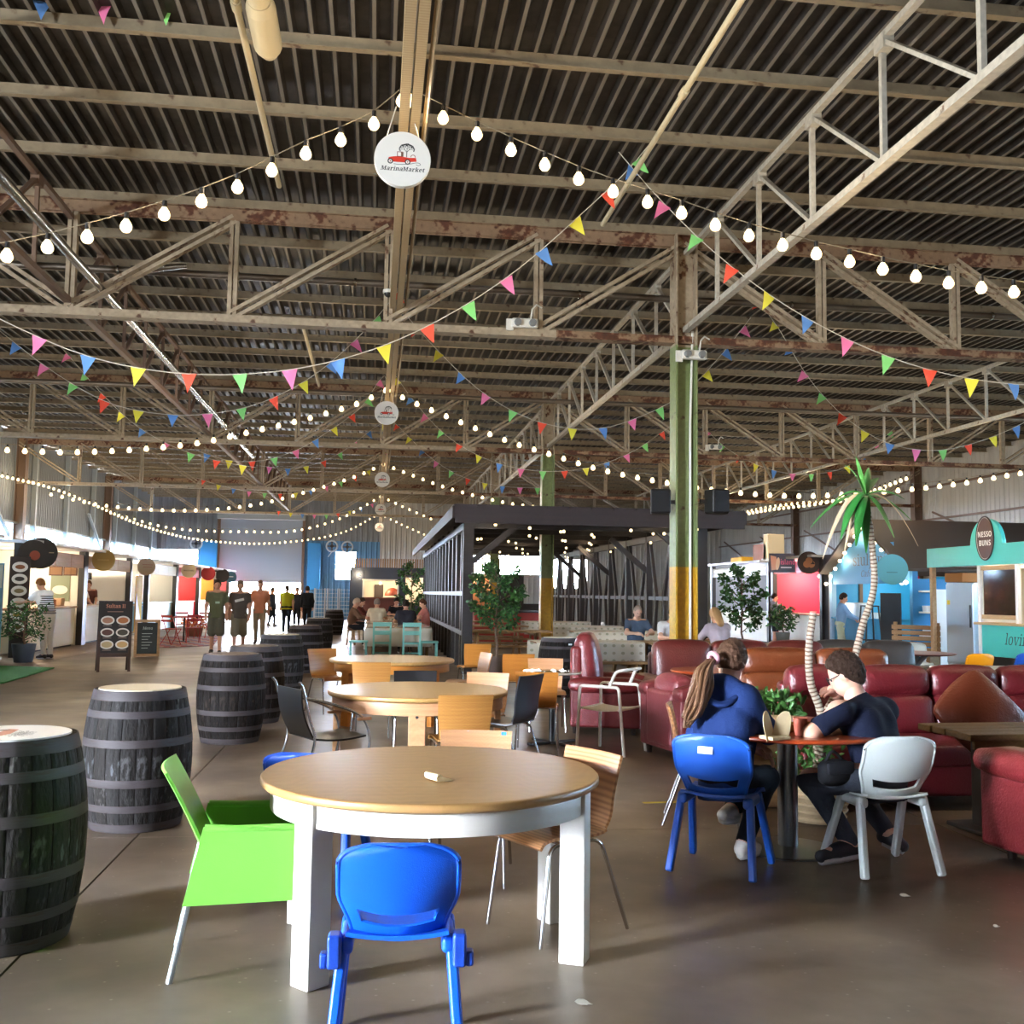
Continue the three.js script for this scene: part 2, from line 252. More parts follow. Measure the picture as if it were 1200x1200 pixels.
// walls
const mCladG = new THREE.MeshPhysicalMaterial({ map: rep(tex(512, (u, v) => mixc([0.42, 0.44, 0.46], [0.55, 0.56, 0.57], fbm(u, v * 0.3, 8, 5, 101))), 1 / 3), roughness: 0.6 });
const mCladW = new THREE.MeshPhysicalMaterial({ map: rep(tex(512, (u, v) => mixc([0.66, 0.65, 0.63], [0.78, 0.77, 0.74], fbm(u, v * 0.3, 8, 5, 105))), 1 / 3), roughness: 0.6 });
const mBlueWall = S(0x4f7fa8, 0.6), mGlass = S(0xffffff, 0.05, { transmission: 1, thickness: 0, ior: 1.4 }), mDimGlass = S(0x8fa0a8, 0.1, { transmission: 1, thickness: 0, ior: 1.4 }), mFrame = S(0x9aa2a6, 0.5), mBluePaint = S(0x2f8fd0, 0.5);  // side window panes are tinted grey to dim the daylight coming in
function ribbed(len, y0, y1, pitch = 0.2, dep = 0.03) {       // trapezoid sheet along x, facing +z
  const pts = [[0, 0]]; for (let x = 0; x < len - pitch; x += pitch) pts.push([x + pitch * 0.55, 0], [x + pitch * 0.65, dep], [x + pitch * 0.9, dep], [x + pitch, 0]); pts.push([len, 0], [len, -0.1], [0, -0.1]);
  return muv(new THREE.ExtrudeGeometry(new THREE.Shape(pts.map(([x, z]) => new THREE.Vector2(x, z))), { depth: y1 - y0, bevelEnabled: false, curveSegments: 1 }).rotateX(-PI / 2).translate(0, y0, 0).scale(1, 1, -1));
}
function flip(g) { const p = g.attributes.position; for (let i = 0; i < p.count; i += 3) for (const k of Object.keys(g.attributes)) { const a = g.attributes[k], s = a.itemSize; for (let j = 0; j < s; j++) { const t = a.array[(i + 1) * s + j]; a.array[(i + 1) * s + j] = a.array[(i + 2) * s + j]; a.array[(i + 2) * s + j] = t; } } g.computeVertexNormals(); return g; }
// left wall: cladding, a band of windows, the open side door near the camera
{ const w = struct('wall_left'); const clad = (z0, z1, y0, y1, mat) => part(w, 'cladding', flip(ribbed(z0 - z1, y0, y1)).rotateY(PI / 2).translate(XL, 0, z0), mat);
  clad(ZF, 2.6, 0, ROOF, mCladG); clad(2.6, -0.2, 4.15, ROOF, mCladG); clad(-0.2, -14, 0, ROOF, mCladG); clad(-14, ZB, 0, 3.08, mCladG); clad(-14, ZB, 3.68, ROOF, mCladG);
  for (let z = -14; z > ZB; z -= BAY / 3) part(w, 'post', box(0.16, ROOF, 0.14, XL + 0.14, ROOF / 2, z - 1.0), mFrame);
  part(w, 'rail', box(0.1, 0.06, -14 - ZB, XL + 0.08, 3.7, (-14 + ZB) / 2), mFrame); part(w, 'rail', box(0.1, 0.06, -14 - ZB, XL + 0.08, 3.06, (-14 + ZB) / 2), mFrame);
  let n = 0; for (let z = -14; z > ZB + 1; z -= BAY / 6) { const wi = struct(`window_${++n}`, box(0.012, 0.6, BAY / 6 - 0.06, XL, 3.38, z - BAY / 12), mDimGlass); }
  for (const [a, b] of [[2.6, 2.82], [-0.42, -0.2]]) part(w, 'door_jamb', box(0.3, 4.15, b - a, XL, 2.075, (a + b) / 2), mFrame);
  for (let k = 0; k < 3; k++) { const z = T1 - 8 - k * BAY; part(w, 'brace', bar(V(XL + 0.25, 4.6, z), V(XL + 0.25, 3.2, z - 2.2), 0.1, 0.08), mFrame); }
}
{ const w = struct('wall_right'); for (let z = ZF; z > ZB + 1; z -= BAY / 2) { const z1 = Math.max(z - BAY / 2, ZB); const side = (y0, y1, m = mCladW) => part(w, 'cladding', flip(ribbed(z - z1 - 0.02, y0, y1, 0.26, 0.02)).rotateY(-PI / 2).translate(XR, 0, z1), m); if (z < -4 && z > -18) { side(0, 2.05); side(4.4, ROOF); struct(`window_${70 + Math.round(-z)}`, box(0.012, 2.35, z - z1 - 0.06, XR, 3.22, (z + z1) / 2), mDimGlass); } else side(0, ROOF); }  // window strip out of view, added to let daylight onto the right side
  for (const y of [2.0, 4.5, 5.7]) part(w, 'rail', box(0.08, 0.07, ZF - ZB, XR - 0.1, y, (ZF + ZB) / 2), mBrownSteel);
  for (let z = -13.5; z > ZB; z -= BAY / 2) part(w, 'brace', bar(V(XR - 0.2, 3.6, z - 1), V(XR - 0.2, 4.75, z - 4.5), 0.06, 0.06), mBrownSteel); }
{ const w = struct('wall_front'); part(w, 'cladding', flip(ribbed(XR - XL, 0, ROOF)).scale(-1, 1, -1).translate(XR, 0, ZF), mCladG); }
// end wall with the half-lowered roller door and two windows
{ const w = struct('wall_back'); const c = (x0, x1, y0, y1, mat = mCladG) => part(w, 'cladding', flip(ribbed(x1 - x0, y0, y1, 0.3)).scale(1, 1, 1).translate(x0, 0, ZB), mat);
  c(XL, -9.85, 0, 2.5, mBlueWall); c(XL, -8.7, 3.75, ROOF); c(-9.85, -8.7, 0, 3.75, mBlueWall); c(-8.7, -4.1, 5.7, ROOF); c(-4.1, -2.25, 0, 4.4, mBlueWall); c(-4.1, 0.2, 4.4, ROOF); c(-2.25, -1.15, 0, 2.25, mBlueWall); c(-2.25, -1.15, 3.8, 4.4, mBlueWall); c(-1.15, 0.2, 0, 4.4, mBlueWall); c(0.2, 5.2, 0, ROOF, mCladW); c(5.2, 9.4, 0, 2.7, mCladW); c(5.2, 9.4, 3.75, ROOF, mCladW); c(9.4, 10.2, 0, ROOF, mCladW); c(10.2, 12.2, 0, 1.95, mCladW); c(10.2, 12.2, 3.6, ROOF, mCladW); c(12.2, XR, 0, ROOF, mCladW);
  struct('window_60', box(2.2, 1.25, 0.012, -10.95, 3.12, ZB), mGlass); struct('window_61', box(1.1, 1.55, 0.012, -1.7, 3.02, ZB), mGlass); struct('window_62', box(4.2, 1.05, 0.012, 7.3, 3.22, ZB), mGlass); struct('window_63', box(2.0, 1.65, 0.012, 11.2, 2.77, ZB), mGlass);
  const d = struct('door_1'), mSlat = S(0x8d98a4, 0.6); part(d, 'curtain_core', box(4.62, 3.6, 0.02, -6.4, 3.9, ZB - 0.07), mSlat); for (let i = 0; i < 18; i++) part(d, 'slat', box(4.6, 0.197, 0.02, -6.4, 2.2 + i * 0.2 - 0.1, ZB - 0.04 + (i % 2) * 0.004), mSlat); part(d, 'barrel_box', rbox(4.8, 0.4, 0.4, 0.05, -6.4, 5.7, ZB + 0.22), mFrame);
  for (const x of [-8.72, -4.08]) part(d, 'guide', box(0.14, 5.6, 0.2, x, 2.8, ZB + 0.1), mBrownSteel);
}
// ---------------------------------------------------------------- string lights, bunting and hanging signs
const mWire = S(0x8a7c64, 0.6), mCord = S(0xd8d2c4, 0.8), mSocket = S(0x1d1b1a, 0.5);
const BULBCOL = new THREE.Color(1.0, 0.78, 0.5);
const mBulb = new THREE.MeshStandardMaterial({ name: 'bulb_glow', color: 0xfff2d8, emissive: new THREE.Color(1.0, 0.76, 0.40), emissiveIntensity: 2.3, roughness: 0.3 });
const bulbGeo = lathe([[0.001, -0.055], [0.025, -0.05], [0.04, -0.03], [0.043, -0.012], [0.034, 0.015], [0.02, 0.035], [0.016, 0.05], [0.001, 0.05]], 12);
const sockGeo = cyl(0.017, 0.019, 0.05, 0, 0.065, 0, 8);
function hangString(label, pts, every, spacing = 0.3, power = 1, scale = 1) {
  const t = thing('string_lights', label, 'string lights'), c = new THREE.CatmullRomCurve3(pts, false, 'centripetal'), L = c.getLength(), n = Math.round(L / spacing);
  part(t, 'wire', sweep(c.getSpacedPoints(Math.max(12, n)), 0.0045, 5), mWire);
  for (let i = 0; i <= n; i++) { const p = c.getPointAt(i / n), b = part(t, 'bulb', bulbGeo, mBulb); b.position.copy(p).add(V(0, -0.1, 0)); b.scale.setScalar(1.08 * scale); const s = part(b, 'bulb_socket', sockGeo, mSocket);
    if (i % every === (every >> 1)) { const l = new THREE.PointLight(BULBCOL, 0.62 * every * power, 0, 2); l.name = 'bulb_light'; l.position.copy(b.position); l.shadow.radius = 2; l.castShadow = true; t.add(l); } }
  return t;
}
const onZ = (d, list) => list.map(([x, y]) => D(x, y, d));
hangString('warm bulb string sloping left from the first sign above the round tables', [V(-8.5, 4.45, -8), ...onZ(8, [[-60, 291], [5, 284], [97, 263], [190, 236], [275, 205], [355, 166], [432, 134], [471, 103]])], 3, 0.3);
hangString('warm bulb string sloping right from the first sign past the painted column', [...onZ(8, [[480, 103], [540, 133], [618, 169], [700, 203], [782, 229], [860, 256], [938, 278], [1044, 303], [1122, 319], [1200, 330]]), V(7.5, 4.05, -8.2), V(11, 4.5, -8.6)], 3, 0.3);
hangString('warm bulb string sloping left from the second sign', [V(-11.8, 4.8, -20.5), ...onZ(19.3, [[-90, 511], [0, 520], [80, 523], [160, 520], [235, 512], [300, 498], [360, 484], [420, 466], [452, 451]])], 4, 0.3);
hangString('warm bulb string sloping right from the second sign toward the palm', [...onZ(19.3, [[455, 451], [480, 463], [532, 485], [597, 511], [648, 527], [700, 543], [767, 557], [855, 570], [930, 575], [995, 573], [1060, 568], [1130, 560], [1200, 548]]), V(16, 4.7, -19.3)], 4, 0.3);
hangString('warm bulb string sloping left from the third sign', onZ(30.6, [[60, 575], [122, 588], [220, 594], [300, 587], [360, 572], [420, 553], [449, 540]]), 5, 0.31);
hangString('warm bulb string sloping right from the third sign over the timber pavilion', onZ(30.6, [[450, 540], [481, 552], [522, 567], [566, 579], [610, 588], [660, 592]]), 6, 0.31);
hangString('warm bulb string sloping left from the fourth sign', onZ(41.9, [[130, 598], [203, 616], [290, 620], [345, 619], [400, 604], [446, 579]]), 7, 0.31);
hangString('short warm bulb string right of the fourth sign', onZ(41.9, [[447, 579], [475, 592], [505, 605]]), 6, 0.31);
hangString('long warm bulb string from the left wall windows to the last sign', [D(-40, 541, 31), D(0, 553, 33), D(60, 568, 36), D(110, 588, 38.5), D(165, 612, 42), D(230, 629, 46), D(320, 634, 50), D(400, 622, 52), D(444, 600, 53.2)], 8, 0.31);
hangString('short warm bulb string right of the last sign', onZ(53.2, [[445, 600], [470, 612], [497, 624]]), 8, 0.31);
hangString('warm bulb string on the right wall behind the palm', [D(834, 616, 36), D(868, 601, 34), D(900, 594, 32), D(960, 586, 29), D(1010, 575, 27), D(1062, 556, 24.5)], 5, 0.3);
hangString('warm bulb string above the white kiosk by the right wall', [D(838, 610, 38), D(870, 598, 36), D(905, 590, 34), D(950, 585, 32), D(1000, 583, 30)], 8, 0.3);

const flagM = [0xf2573f, 0xe9e04a, 0x5f92d6, 0xf07fb0, 0x86d67c].map((c) => S(c, 0.85, { side: THREE.DoubleSide }));
const flagGeo = (() => { const g = slab((u, v) => V((u - 0.5) * 0.2 * (1 - v), -v * 0.25, 0.018 * Math.sin(v * 2.6) * (0.4 + u)), 3, 5, 0.0016); return g; })();
function bunting(label, d, list, c0 = 0, size = 1) {
  const t = thing('bunting', label, 'bunting'), pts = list.map((q) => q.isVector3 ? q : D(q[0], q[1], d));
  const c = new THREE.CatmullRomCurve3(pts, false, 'centripetal'); part(t, 'cord', sweep(c.getSpacedPoints(list.length * 3), 0.0055, 5), mCord);
  const L = c.getLength(), n = Math.max(3, Math.round(L / (0.52 * size)));
  for (let i = 0; i < n; i++) { const p = c.getPointAt((i + 0.5) / n), q = c.getTangentAt((i + 0.5) / n), f = part(t, 'flag', flagGeo, flagM[(i + c0) % 5]);
    f.position.copy(p); f.scale.set(0.84 * size, 0.84 * size * rr(0.92, 1.05), size); f.rotation.set(rr(-0.25, 0.25), Math.atan2(-q.z, q.x) + rr(-0.35, 0.35), Math.asin(q.y) * 0.8, 'YXZ'); }
  return t;
}
bunting('bunting sagging from the first truss toward the left barrels', 11, [[762, 168], [737, 198], [680, 252], [605, 317], [524, 370], [436, 410], [335, 434], [217, 438], [108, 419], [0, 374], [-90, 325]], 4);
bunting('bunting falling right across the painted column', 11, [[725, 178], [770, 230], [840, 298], [921, 358], [1007, 404], [1088, 433], [1174, 449], [1260, 452]], 2);
bunting('bunting dipping left between the first and second truss', 16.5, [[-60, 340], [0, 388], [63, 436], [130, 473], [198, 486], [245, 485], [300, 474], [355, 448], [400, 414], [445, 368], [475, 330]], 0);
bunting('bunting dipping right between middle beam and painted column', 17, [[478, 372], [516, 414], [567, 461], [630, 494], [697, 503], [751, 488], [800, 462], [840, 422], [880, 372]], 0);
bunting('bunting falling steeply on the right past the second column', 17, [[880, 340], [913, 386], [947, 442], [987, 486], [1037, 518], [1097, 528], [1163, 512], [1230, 480]], 0);
bunting('bunting left of the second sign', 23.5, [V(0.17, 5.32, -22.6), [450, 440], [425, 475], [402, 494], [381, 508], [357, 523], [333, 533], [305, 540], [270, 540], [230, 528]], 0);
bunting('bunting right of the second sign', 23.5, [[460, 435], [485, 470], [525, 512], [575, 540], [630, 552], [690, 548], [740, 530], [785, 500]], 1);
bunting('bunting left of the third sign', 29, [V(0.18, 5.32, -27.5), [446, 497], [426, 511], [400, 530], [372, 543], [340, 549], [305, 546]], 3);
bunting('bunting right of the third sign', 29, [V(0.2, 5.32, -27.5), [455, 490], [480, 513], [503, 535], [540, 558], [590, 570], [640, 572]], 1);
bunting('bunting beside the left row of stalls under the roof', 22, [[70, 405], [85, 422], [118, 460], [160, 499], [207, 525], [255, 540], [300, 548]], 3);
bunting('bunting low beneath the string lights left of the far signs', 36, [[230, 560], [262, 570], [300, 577], [345, 578], [395, 566], [440, 548]], 0);
bunting('bunting on the far right by the palm', 25, [[822, 498], [851, 525], [893, 547], [938, 556], [984, 550], [1010, 535], [1050, 500]], 3);
bunting('small bunting near the end wall', 46, [[320, 598], [350, 602], [385, 603], [420, 596], [442, 588]], 0);

bunting('bunting crossing above the thick drain pipe near the roof', 9.2, [[-60, -18], [36, 0], [100, 3], [160, 3], [225, 0], [285, -7], [360, -30]], 1);

const signFace = drawn(512, 512, (x) => {
  x.fillStyle = '#f4f1ea'; x.fillRect(0, 0, 512, 512); x.save(); x.translate(256, 252);
  x.strokeStyle = '#2b2b2b'; x.fillStyle = '#2b2b2b'; x.lineCap = 'round';
  const twig = (px, py, a, l, w) => { if (w < 0.8) { x.beginPath(); x.ellipse(px, py, 5, 3, a, 0, 7); x.fill(); return; } const qx = px + Math.cos(a) * l, qy = py + Math.sin(a) * l; x.lineWidth = w; x.beginPath(); x.moveTo(px, py); x.lineTo(qx, qy); x.stroke(); for (const k of [-0.7, 0.05, 0.65]) twig(qx, qy, a + k, l * 0.72, w * 0.6); };
  twig(38, -18, -1.55, 44, 7);
  x.fillStyle = '#cf3a2a'; x.beginPath(); x.moveTo(-135, 30); x.lineTo(-128, -4); x.quadraticCurveTo(-60, -24, -5, -18); x.lineTo(60, -10); x.lineTo(125, -14); x.lineTo(132, 22); x.lineTo(20, 36); x.lineTo(-70, 36); x.closePath(); x.fill();
  x.lineWidth = 6; x.strokeStyle = '#7a2a22'; x.strokeRect(-48, -62, 44, 44); x.fillStyle = '#6b4a38'; x.fillRect(-14, -62, 22, 44); x.strokeStyle = '#7a3a2a'; x.beginPath(); x.arc(98, -20, 20, PI, 2 * PI); x.stroke();
  for (const cx of [-112, 48]) { x.fillStyle = '#2b2b2b'; x.beginPath(); x.arc(cx, 30, 26, 0, 7); x.fill(); x.fillStyle = '#f4f1ea'; x.beginPath(); x.arc(cx, 30, 16, 0, 7); x.fill(); x.fillStyle = '#8a3a2a'; x.beginPath(); x.arc(cx, 30, 6, 0, 7); x.fill(); }
  x.strokeStyle = '#2b2b2b'; x.lineWidth = 4; x.beginPath(); x.moveTo(-80, 56); x.quadraticCurveTo(10, 62, 90, 44); x.quadraticCurveTo(160, 20, 168, 50); x.quadraticCurveTo(150, 66, 128, 52); x.stroke();
  x.fillStyle = '#2b2b2b'; x.font = 'italic bold 56px serif'; x.textAlign = 'center'; x.fillText('Marina', -100, 120); x.fillText('Market', 102, 120); x.restore();
});
{ const disc = cyl(0.225, 0.225, 0.05, 0, 0, 0, 48).rotateX(PI / 2), face = new THREE.CircleGeometry(0.219, 48).translate(0, 0, 0.0265), back = new THREE.CircleGeometry(0.219, 48).rotateY(PI).translate(0, 0, -0.0265);
  const mSign = S(0xf3efe6, 0.45), mFace = new THREE.MeshPhysicalMaterial({ map: signFace, roughness: 0.4 });
  const s = thing('hanging_sign', 'round white market sign with red pickup drawing under the middle beam', 'sign', [0.13, 5.0, -8], 0, 'market signs under the middle beam');
  part(s, 'sign_board', disc, mSign); part(s, 'printed_face', face, mFace); part(s, 'printed_face', back, mFace);
  for (const x of [-0.13, 0.13]) part(s, 'hanging_wire', rod(V(x, 0.18, 0), V(x * 0.45, 0.44, 0), 0.005), mCord);
  for (const [x, y, z] of [[0.126, 4.93, -19.3], [0.12, 4.9, -30.6], [0.125, 4.91, -41.9], [0.12, 4.9, -53.2]]) dup(s, [x, y, z], 0); }
// emergency lamps and loudspeakers on the steelwork
{ const mW = S(0xe9e7df, 0.4), mLens = S(0xaab0b4, 0.15, { metalness: 0.5 });
  const lamp = (label, pos, turn, on) => { const t = thing('emergency_light', label, 'light', pos, turn); part(t, 'housing', rbox(0.36, 0.13, 0.1, 0.03), mW); for (const x of [-0.1, 0.1]) part(t, 'lamp_head', [at(cyl(0.045, 0.055, 0.07, 0, 0, 0, 18), x, 0, 0.06, 0, PI / 2)], mLens, 'round glass lamp'); part(t, 'mounting_plate', rbox(0.1, 0.16, 0.03, 0.01, -0.2, -0.02, -0.02), mW); part(t, 'supply_cable', sweep([V(0.08, 0.06, 0), V(0.1, 0.2, 0), V(0.16, 0.27, -0.03), V(0.24, 0.24, -0.06)], 0.012), mW); return t; };
  lamp('white twin emergency light on the yellow green column', D(813, 416, 13.3), 0); lamp('white twin emergency light under the truss', D(615, 379, 13.38), 0);
  lamp('white twin emergency light beside the third column', D(838, 524, 24.72), 0);
  for (const [px, lab] of [[774, 'black loudspeaker on the left of the painted column'], [840, 'black loudspeaker on the right of the painted column']]) { const t = thing('loudspeaker', lab, 'speaker', D(px, 588, 13.42), px < 800 ? -0.25 : 0.25); part(t, 'cabinet', rbox(0.27, 0.33, 0.24, 0.03), S(0x141313, 0.5)); part(t, 'grille', rbox(0.235, 0.29, 0.02, 0.01, 0, 0, 0.122), S(0x0c0c0c, 0.9)); part(t, 'bracket', box(0.12, 0.05, 0.05, px < 800 ? 0.17 : -0.17, 0, -0.05), mSocket); } 
  const c = thing('dome_camera', 'small white dome camera under the middle beam', 'camera', D(455, 342, 13.2)); part(c, 'base', cyl(0.07, 0.07, 0.04, 0, 0, 0), mW); part(c, 'dome', new THREE.SphereGeometry(0.055, 16, 8, 0, 2 * PI, PI / 2, PI / 2).translate(0, -0.02, 0), S(0x333333, 0.1)); }
// ---------------------------------------------------------------- furniture (models face +z, their origin on the floor)
const face = (dx, dz) => Math.atan2(dx, dz);
const mSteelLeg = S(0xd2d4d6, 0.2, { metalness: 1 }), mAlu = S(0xc9d3d6, 0.35, { metalness: 0.7 });
const plastic = (c, r = 0.32) => S(c, r, { bumpMap: rep(fineBump, 3), bumpScale: 0.0006 });
const pBlue = plastic(0x0f55cf), pBlueDark = plastic(0x1a3f9c), pNavy = plastic(0x1d2f66), pWhite = plastic(0xc2c9c6), pOrange = plastic(0xf09a12), pGreen = plastic(0x78c04c, 0.38), pBlue2 = plastic(0x1f57b8);
// moulded school chair: shell back with a slot, seat, two splayed side frames
function schoolChair(name, mat, label, category, group, tall = 1, block) {
  const t = thing(name, label, category, [0, 0, 0], 0, group);
  const prof = (u, v) => { const x = (u - 0.5) * 2, top = v > 0.8 ? Math.pow(1 - Math.pow((v - 0.8) / 0.2, 2.6), 0.42) : 1, w = (0.165 + 0.05 * sm(0, 0.4, v)) * Math.max(top, 0.0), smile = 0.035 * (x * x) * Math.exp(-Math.pow((v - 0.3) / 0.28, 2));
    const y = 0.42 + v * 0.36 * tall + smile, z = -0.19 - 0.075 * v + 0.045 * x * x * (1 - 0.3 * v) + 0.05 * Math.pow(1 - v, 3); return V(x * w, y, z); };
  const back = part(t, 'backrest', slab((u, v) => prof(u, v * 0.985), 28, 30, 0.011, (u, v) => !(Math.abs(u - 0.5) < 0.36 && v > 0.165 && v < 0.3)), mat);
  const rim = []; for (let i = 0; i <= 12; i++) rim.push(prof(0, 0.05 + 0.8 * i / 12)); for (let i = 0; i <= 14; i++) { const a = PI - PI * i / 14; const v = 0.8 + 0.195 * Math.sin(a); rim.push(prof(a > PI / 2 ? 0 : 1, Math.min(v, 0.985))); } for (let i = 12; i >= 0; i--) rim.push(prof(1, 0.05 + 0.8 * i / 12));
  part(back, 'rim', sweep(rim, 0.011, 6), mat);
  part(t, 'seat', slab((u, v) => { const x = (u - 0.5) * 2, z = 0.21 - v * 0.40; return V(x * (0.205 - 0.02 * v), 0.44 + 0.016 * x * x - 0.022 * Math.sin(v * PI) - (v < 0.15 ? 0.03 * Math.pow((0.15 - v) / 0.15, 2) : 0), z); }, 14, 14, 0.014), mat);
  for (const s of [-1, 1]) {
    part(t, 'side_frame', [rbox(0.05, 0.06, 0.26, 0.02, s * 0.185, 0.405, -0.03)], mat);
    if (block) part(t, 'connector', [rbox(0.05, 0.11, 0.07, 0.012, s * 0.225, 0.40, -0.17), rbox(0.03, 0.05, 0.05, 0.01, s * 0.262, 0.37, -0.17)], pBlueDark);
    for (const f of [-1, 1]) { const a = V(s * 0.195, 0.425, f < 0 ? -0.12 : 0.07), b = V(s * 0.235, 0.02, f * 0.235); const d = b.clone().sub(a); part(t, 'leg', at(rbox(0.042, d.length() + 0.02, 0.05, 0.014), 0, 0, 0).applyQuaternion(new THREE.Quaternion().setFromUnitVectors(YUP, d.clone().negate().normalize())).translate((a.x + b.x) / 2, (a.y + b.y) / 2, (a.z + b.z) / 2), mat); }
  }
  return t;
}
const chairFront = schoolChair('school_chair', pBlue, 'bright blue plastic chair with bolted leg connectors facing the white round table', 'chair', null, 0.93, true); chairFront.position.copy(V(0.105, 0, -3.62)); chairFront.rotation.y = face(0.04, -1); chairFront.scale.set(0.9, 0.98, 0.95);
const chairW = schoolChair('school_chair', pBlue2, 'blue plastic chair with white sticker under the woman in the hoodie', 'chair'); chairW.position.set(2.0, 0, -5.79); chairW.rotation.y = face(0.56, -0.83);
part(chairW, 'sticker', rbox(0.085, 0.04, 0.004, 0.002).rotateX(0.2).translate(0.02, 0.70, -0.262), S(0xe6f0f2, 0.5), 'torn white paper sticker');
const chairM = schoolChair('school_chair', pWhite, 'pale grey plastic chair under the man in the dark shirt', 'chair'); chairM.position.set(2.93, 0, -5.72); chairM.rotation.y = face(-0.06, -1);
{ const c = schoolChair('school_chair', pBlue, 'blue plastic chair behind the lime green armchair and the white round table', 'chair', null, 0.86); c.position.set(-0.27, 0, -5.58); c.rotation.y = face(0.3, -0.95); }
{ const c = schoolChair('school_chair', pOrange, 'orange plastic chair behind the red leather sofa', 'chair'); c.position.copy(G(1139, 828)); c.rotation.y = face(-0.05, -1); }
{ const c = schoolChair('school_chair', pBlue2, 'blue plastic chair beside the white table near the turquoise stall', 'chair'); c.position.copy(G(1190, 826)); c.rotation.y = face(-0.3, -1); }
{ const c = schoolChair('school_chair', pWhite, 'grey plastic chair behind the red cafe table by the pallets', 'chair'); c.position.copy(G(1076, 806)); c.rotation.y = face(-0.2, 1); }

// green armchair
{ const t = thing('plastic_armchair', 'lime green plastic armchair with aluminium legs by the white round table', 'chair', [-0.46, 0, -4.58], face(1, -0.12)); const m = pGreen;
  part(t, 'backrest', slab((u, v) => { const x = (u - 0.5) * 2; return V(x * (0.235 + 0.012 * v), 0.46 + v * 0.36, -0.20 - 0.15 * v - 0.03 * v * v - 0.03 * (1 - x * x)); }, 16, 12, 0.012), m);
  part(t, 'seat', slab((u, v) => { const x = (u - 0.5) * 2; return V(x * 0.235, 0.45 - 0.02 * Math.sin(v * PI), 0.24 - v * 0.48); }, 12, 12, 0.014), m);
  for (const s of [-1, 1]) part(t, 'side_panel', slab((u, v) => { const top = 0.585 + 0.012 * Math.sin(u * PI) - (u > 0.93 ? 0.05 * Math.pow((u - 0.93) / 0.07, 2) : 0) + (u < 0.08 ? 0.02 * (0.08 - u) / 0.08 : 0); return V(s * (0.245 + 0.012 * Math.sin(v * PI)), 0.30 + v * (top - 0.30), -0.25 + u * 0.5 + (0.07 * v - 0.05) * (1 - u)); }, 20, 8, 0.012), m);
  for (const s of [-1, 1]) part(t, 'armrest', sweep([V(s * 0.245, 0.60, -0.225), V(s * 0.247, 0.592, -0.1), V(s * 0.247, 0.59, 0.15), V(s * 0.246, 0.57, 0.24)], 0.015, 8), m);
  for (const s of [-1, 1]) { part(t, 'leg', rod(V(s * 0.225, 0, -0.34), V(s * 0.215, 0.46, -0.25), 0.0135, 0.0135, 12), mAlu); part(t, 'leg', rod(V(s * 0.225, 0, 0.235), V(s * 0.215, 0.45, 0.2), 0.0135, 0.0135, 12), mAlu); }
}
// bent plywood chair on chrome legs
const wOak = wood(0xc08a4a, 0xa06a30, 5, 201), wZebra = tex(512, (u, v) => mixc([0.78, 0.58, 0.40], [0.58, 0.38, 0.23], Math.pow(0.5 + 0.5 * Math.sin((v * 14 + 0.3 * fbm(u * 0.5, v, 6, 3, 205)) * 2 * PI), 1.5) * 0.75 + 0.25 * fbm(u * 0.3, v * 3, 8, 3, 206))), wPale = wood(0xd3a277, 0xba865a, 4, 211), wHoney = wood(0xd08a3e, 0xb36f28, 4, 215);
const ply = (t) => new THREE.MeshPhysicalMaterial({ map: t, roughness: 0.35, clearcoat: 0.3, clearcoatRoughness: 0.3 });
const mZebra = ply(wZebra), mOak = ply(wOak), mPale = ply(wPale), mHoney = ply(wHoney), mBlackPly = S(0x1d1c1e, 0.35);
function plyChair(mat, label, pos, turn, group, extra) {
  const t = thing('plywood_chair', label, 'chair', pos, turn, group);
  const c = new THREE.CatmullRomCurve3([V(0, 0.80, -0.27), V(0, 0.73, -0.25), V(0, 0.61, -0.225), V(0, 0.52, -0.215), V(0, 0.465, -0.18), V(0, 0.448, -0.11), V(0, 0.452, 0.02), V(0, 0.458, 0.14), V(0, 0.448, 0.2), V(0, 0.425, 0.225)], false, 'centripetal');
  const sh = (v0, v1) => slab((u, v) => { const k = v0 + (v1 - v0) * v, p = c.getPoint(k), x = (u - 0.5) * 2, w = 0.195 + 0.012 * Math.cos(k * 6); return V(x * w, p.y, p.z + (k < 0.45 ? 0.022 * x * x : 0)); }, 8, 14, 0.013);
  part(t, 'backrest', sh(0, 0.45), mat); part(t, 'seat', sh(0.45, 1), mat);
  for (const s of [-1, 1]) {
    part(t, 'leg', pipe([V(s * 0.205, 0.005, 0.22), V(s * 0.19, 0.43, 0.16), V(s * 0.19, 0.435, 0.0)], 0.0095, 8, 0.05), mSteelLeg);
    part(t, 'leg', pipe([V(s * 0.205, 0.005, -0.29), V(s * 0.19, 0.43, -0.13), V(s * 0.19, 0.435, 0.0)], 0.0095, 8, 0.05), mSteelLeg);
  }
  part(t, 'cross_rail', [rod(V(-0.19, 0.435, 0.1), V(0.19, 0.435, 0.1), 0.008), rod(V(-0.19, 0.435, -0.08), V(0.19, 0.435, -0.08), 0.008)], mSteelLeg);
  if (extra) extra(t); return t;
}
plyChair(mZebra, 'striped walnut plywood chair pushed under the white-legged round table', [0.85, 0, -4.84], face(-0.88, 0.47));
plyChair(mPale, 'pale plywood chair with blue tape on its backrest behind the white-legged table', [0.55, 0, -5.74], face(-0.2, 1), null, (t) => { t.scale.y = 0.95; part(t, 'tape', box(0.03, 0.02, 0.004, 0.16, 0.786, -0.242), S(0x3f9ad8, 0.6), 'scrap of blue tape'); part(t, 'tape', box(0.012, 0.03, 0.004, -0.05, 0.78, -0.262), S(0x7fb4d8, 0.6), 'scrap of blue tape'); });
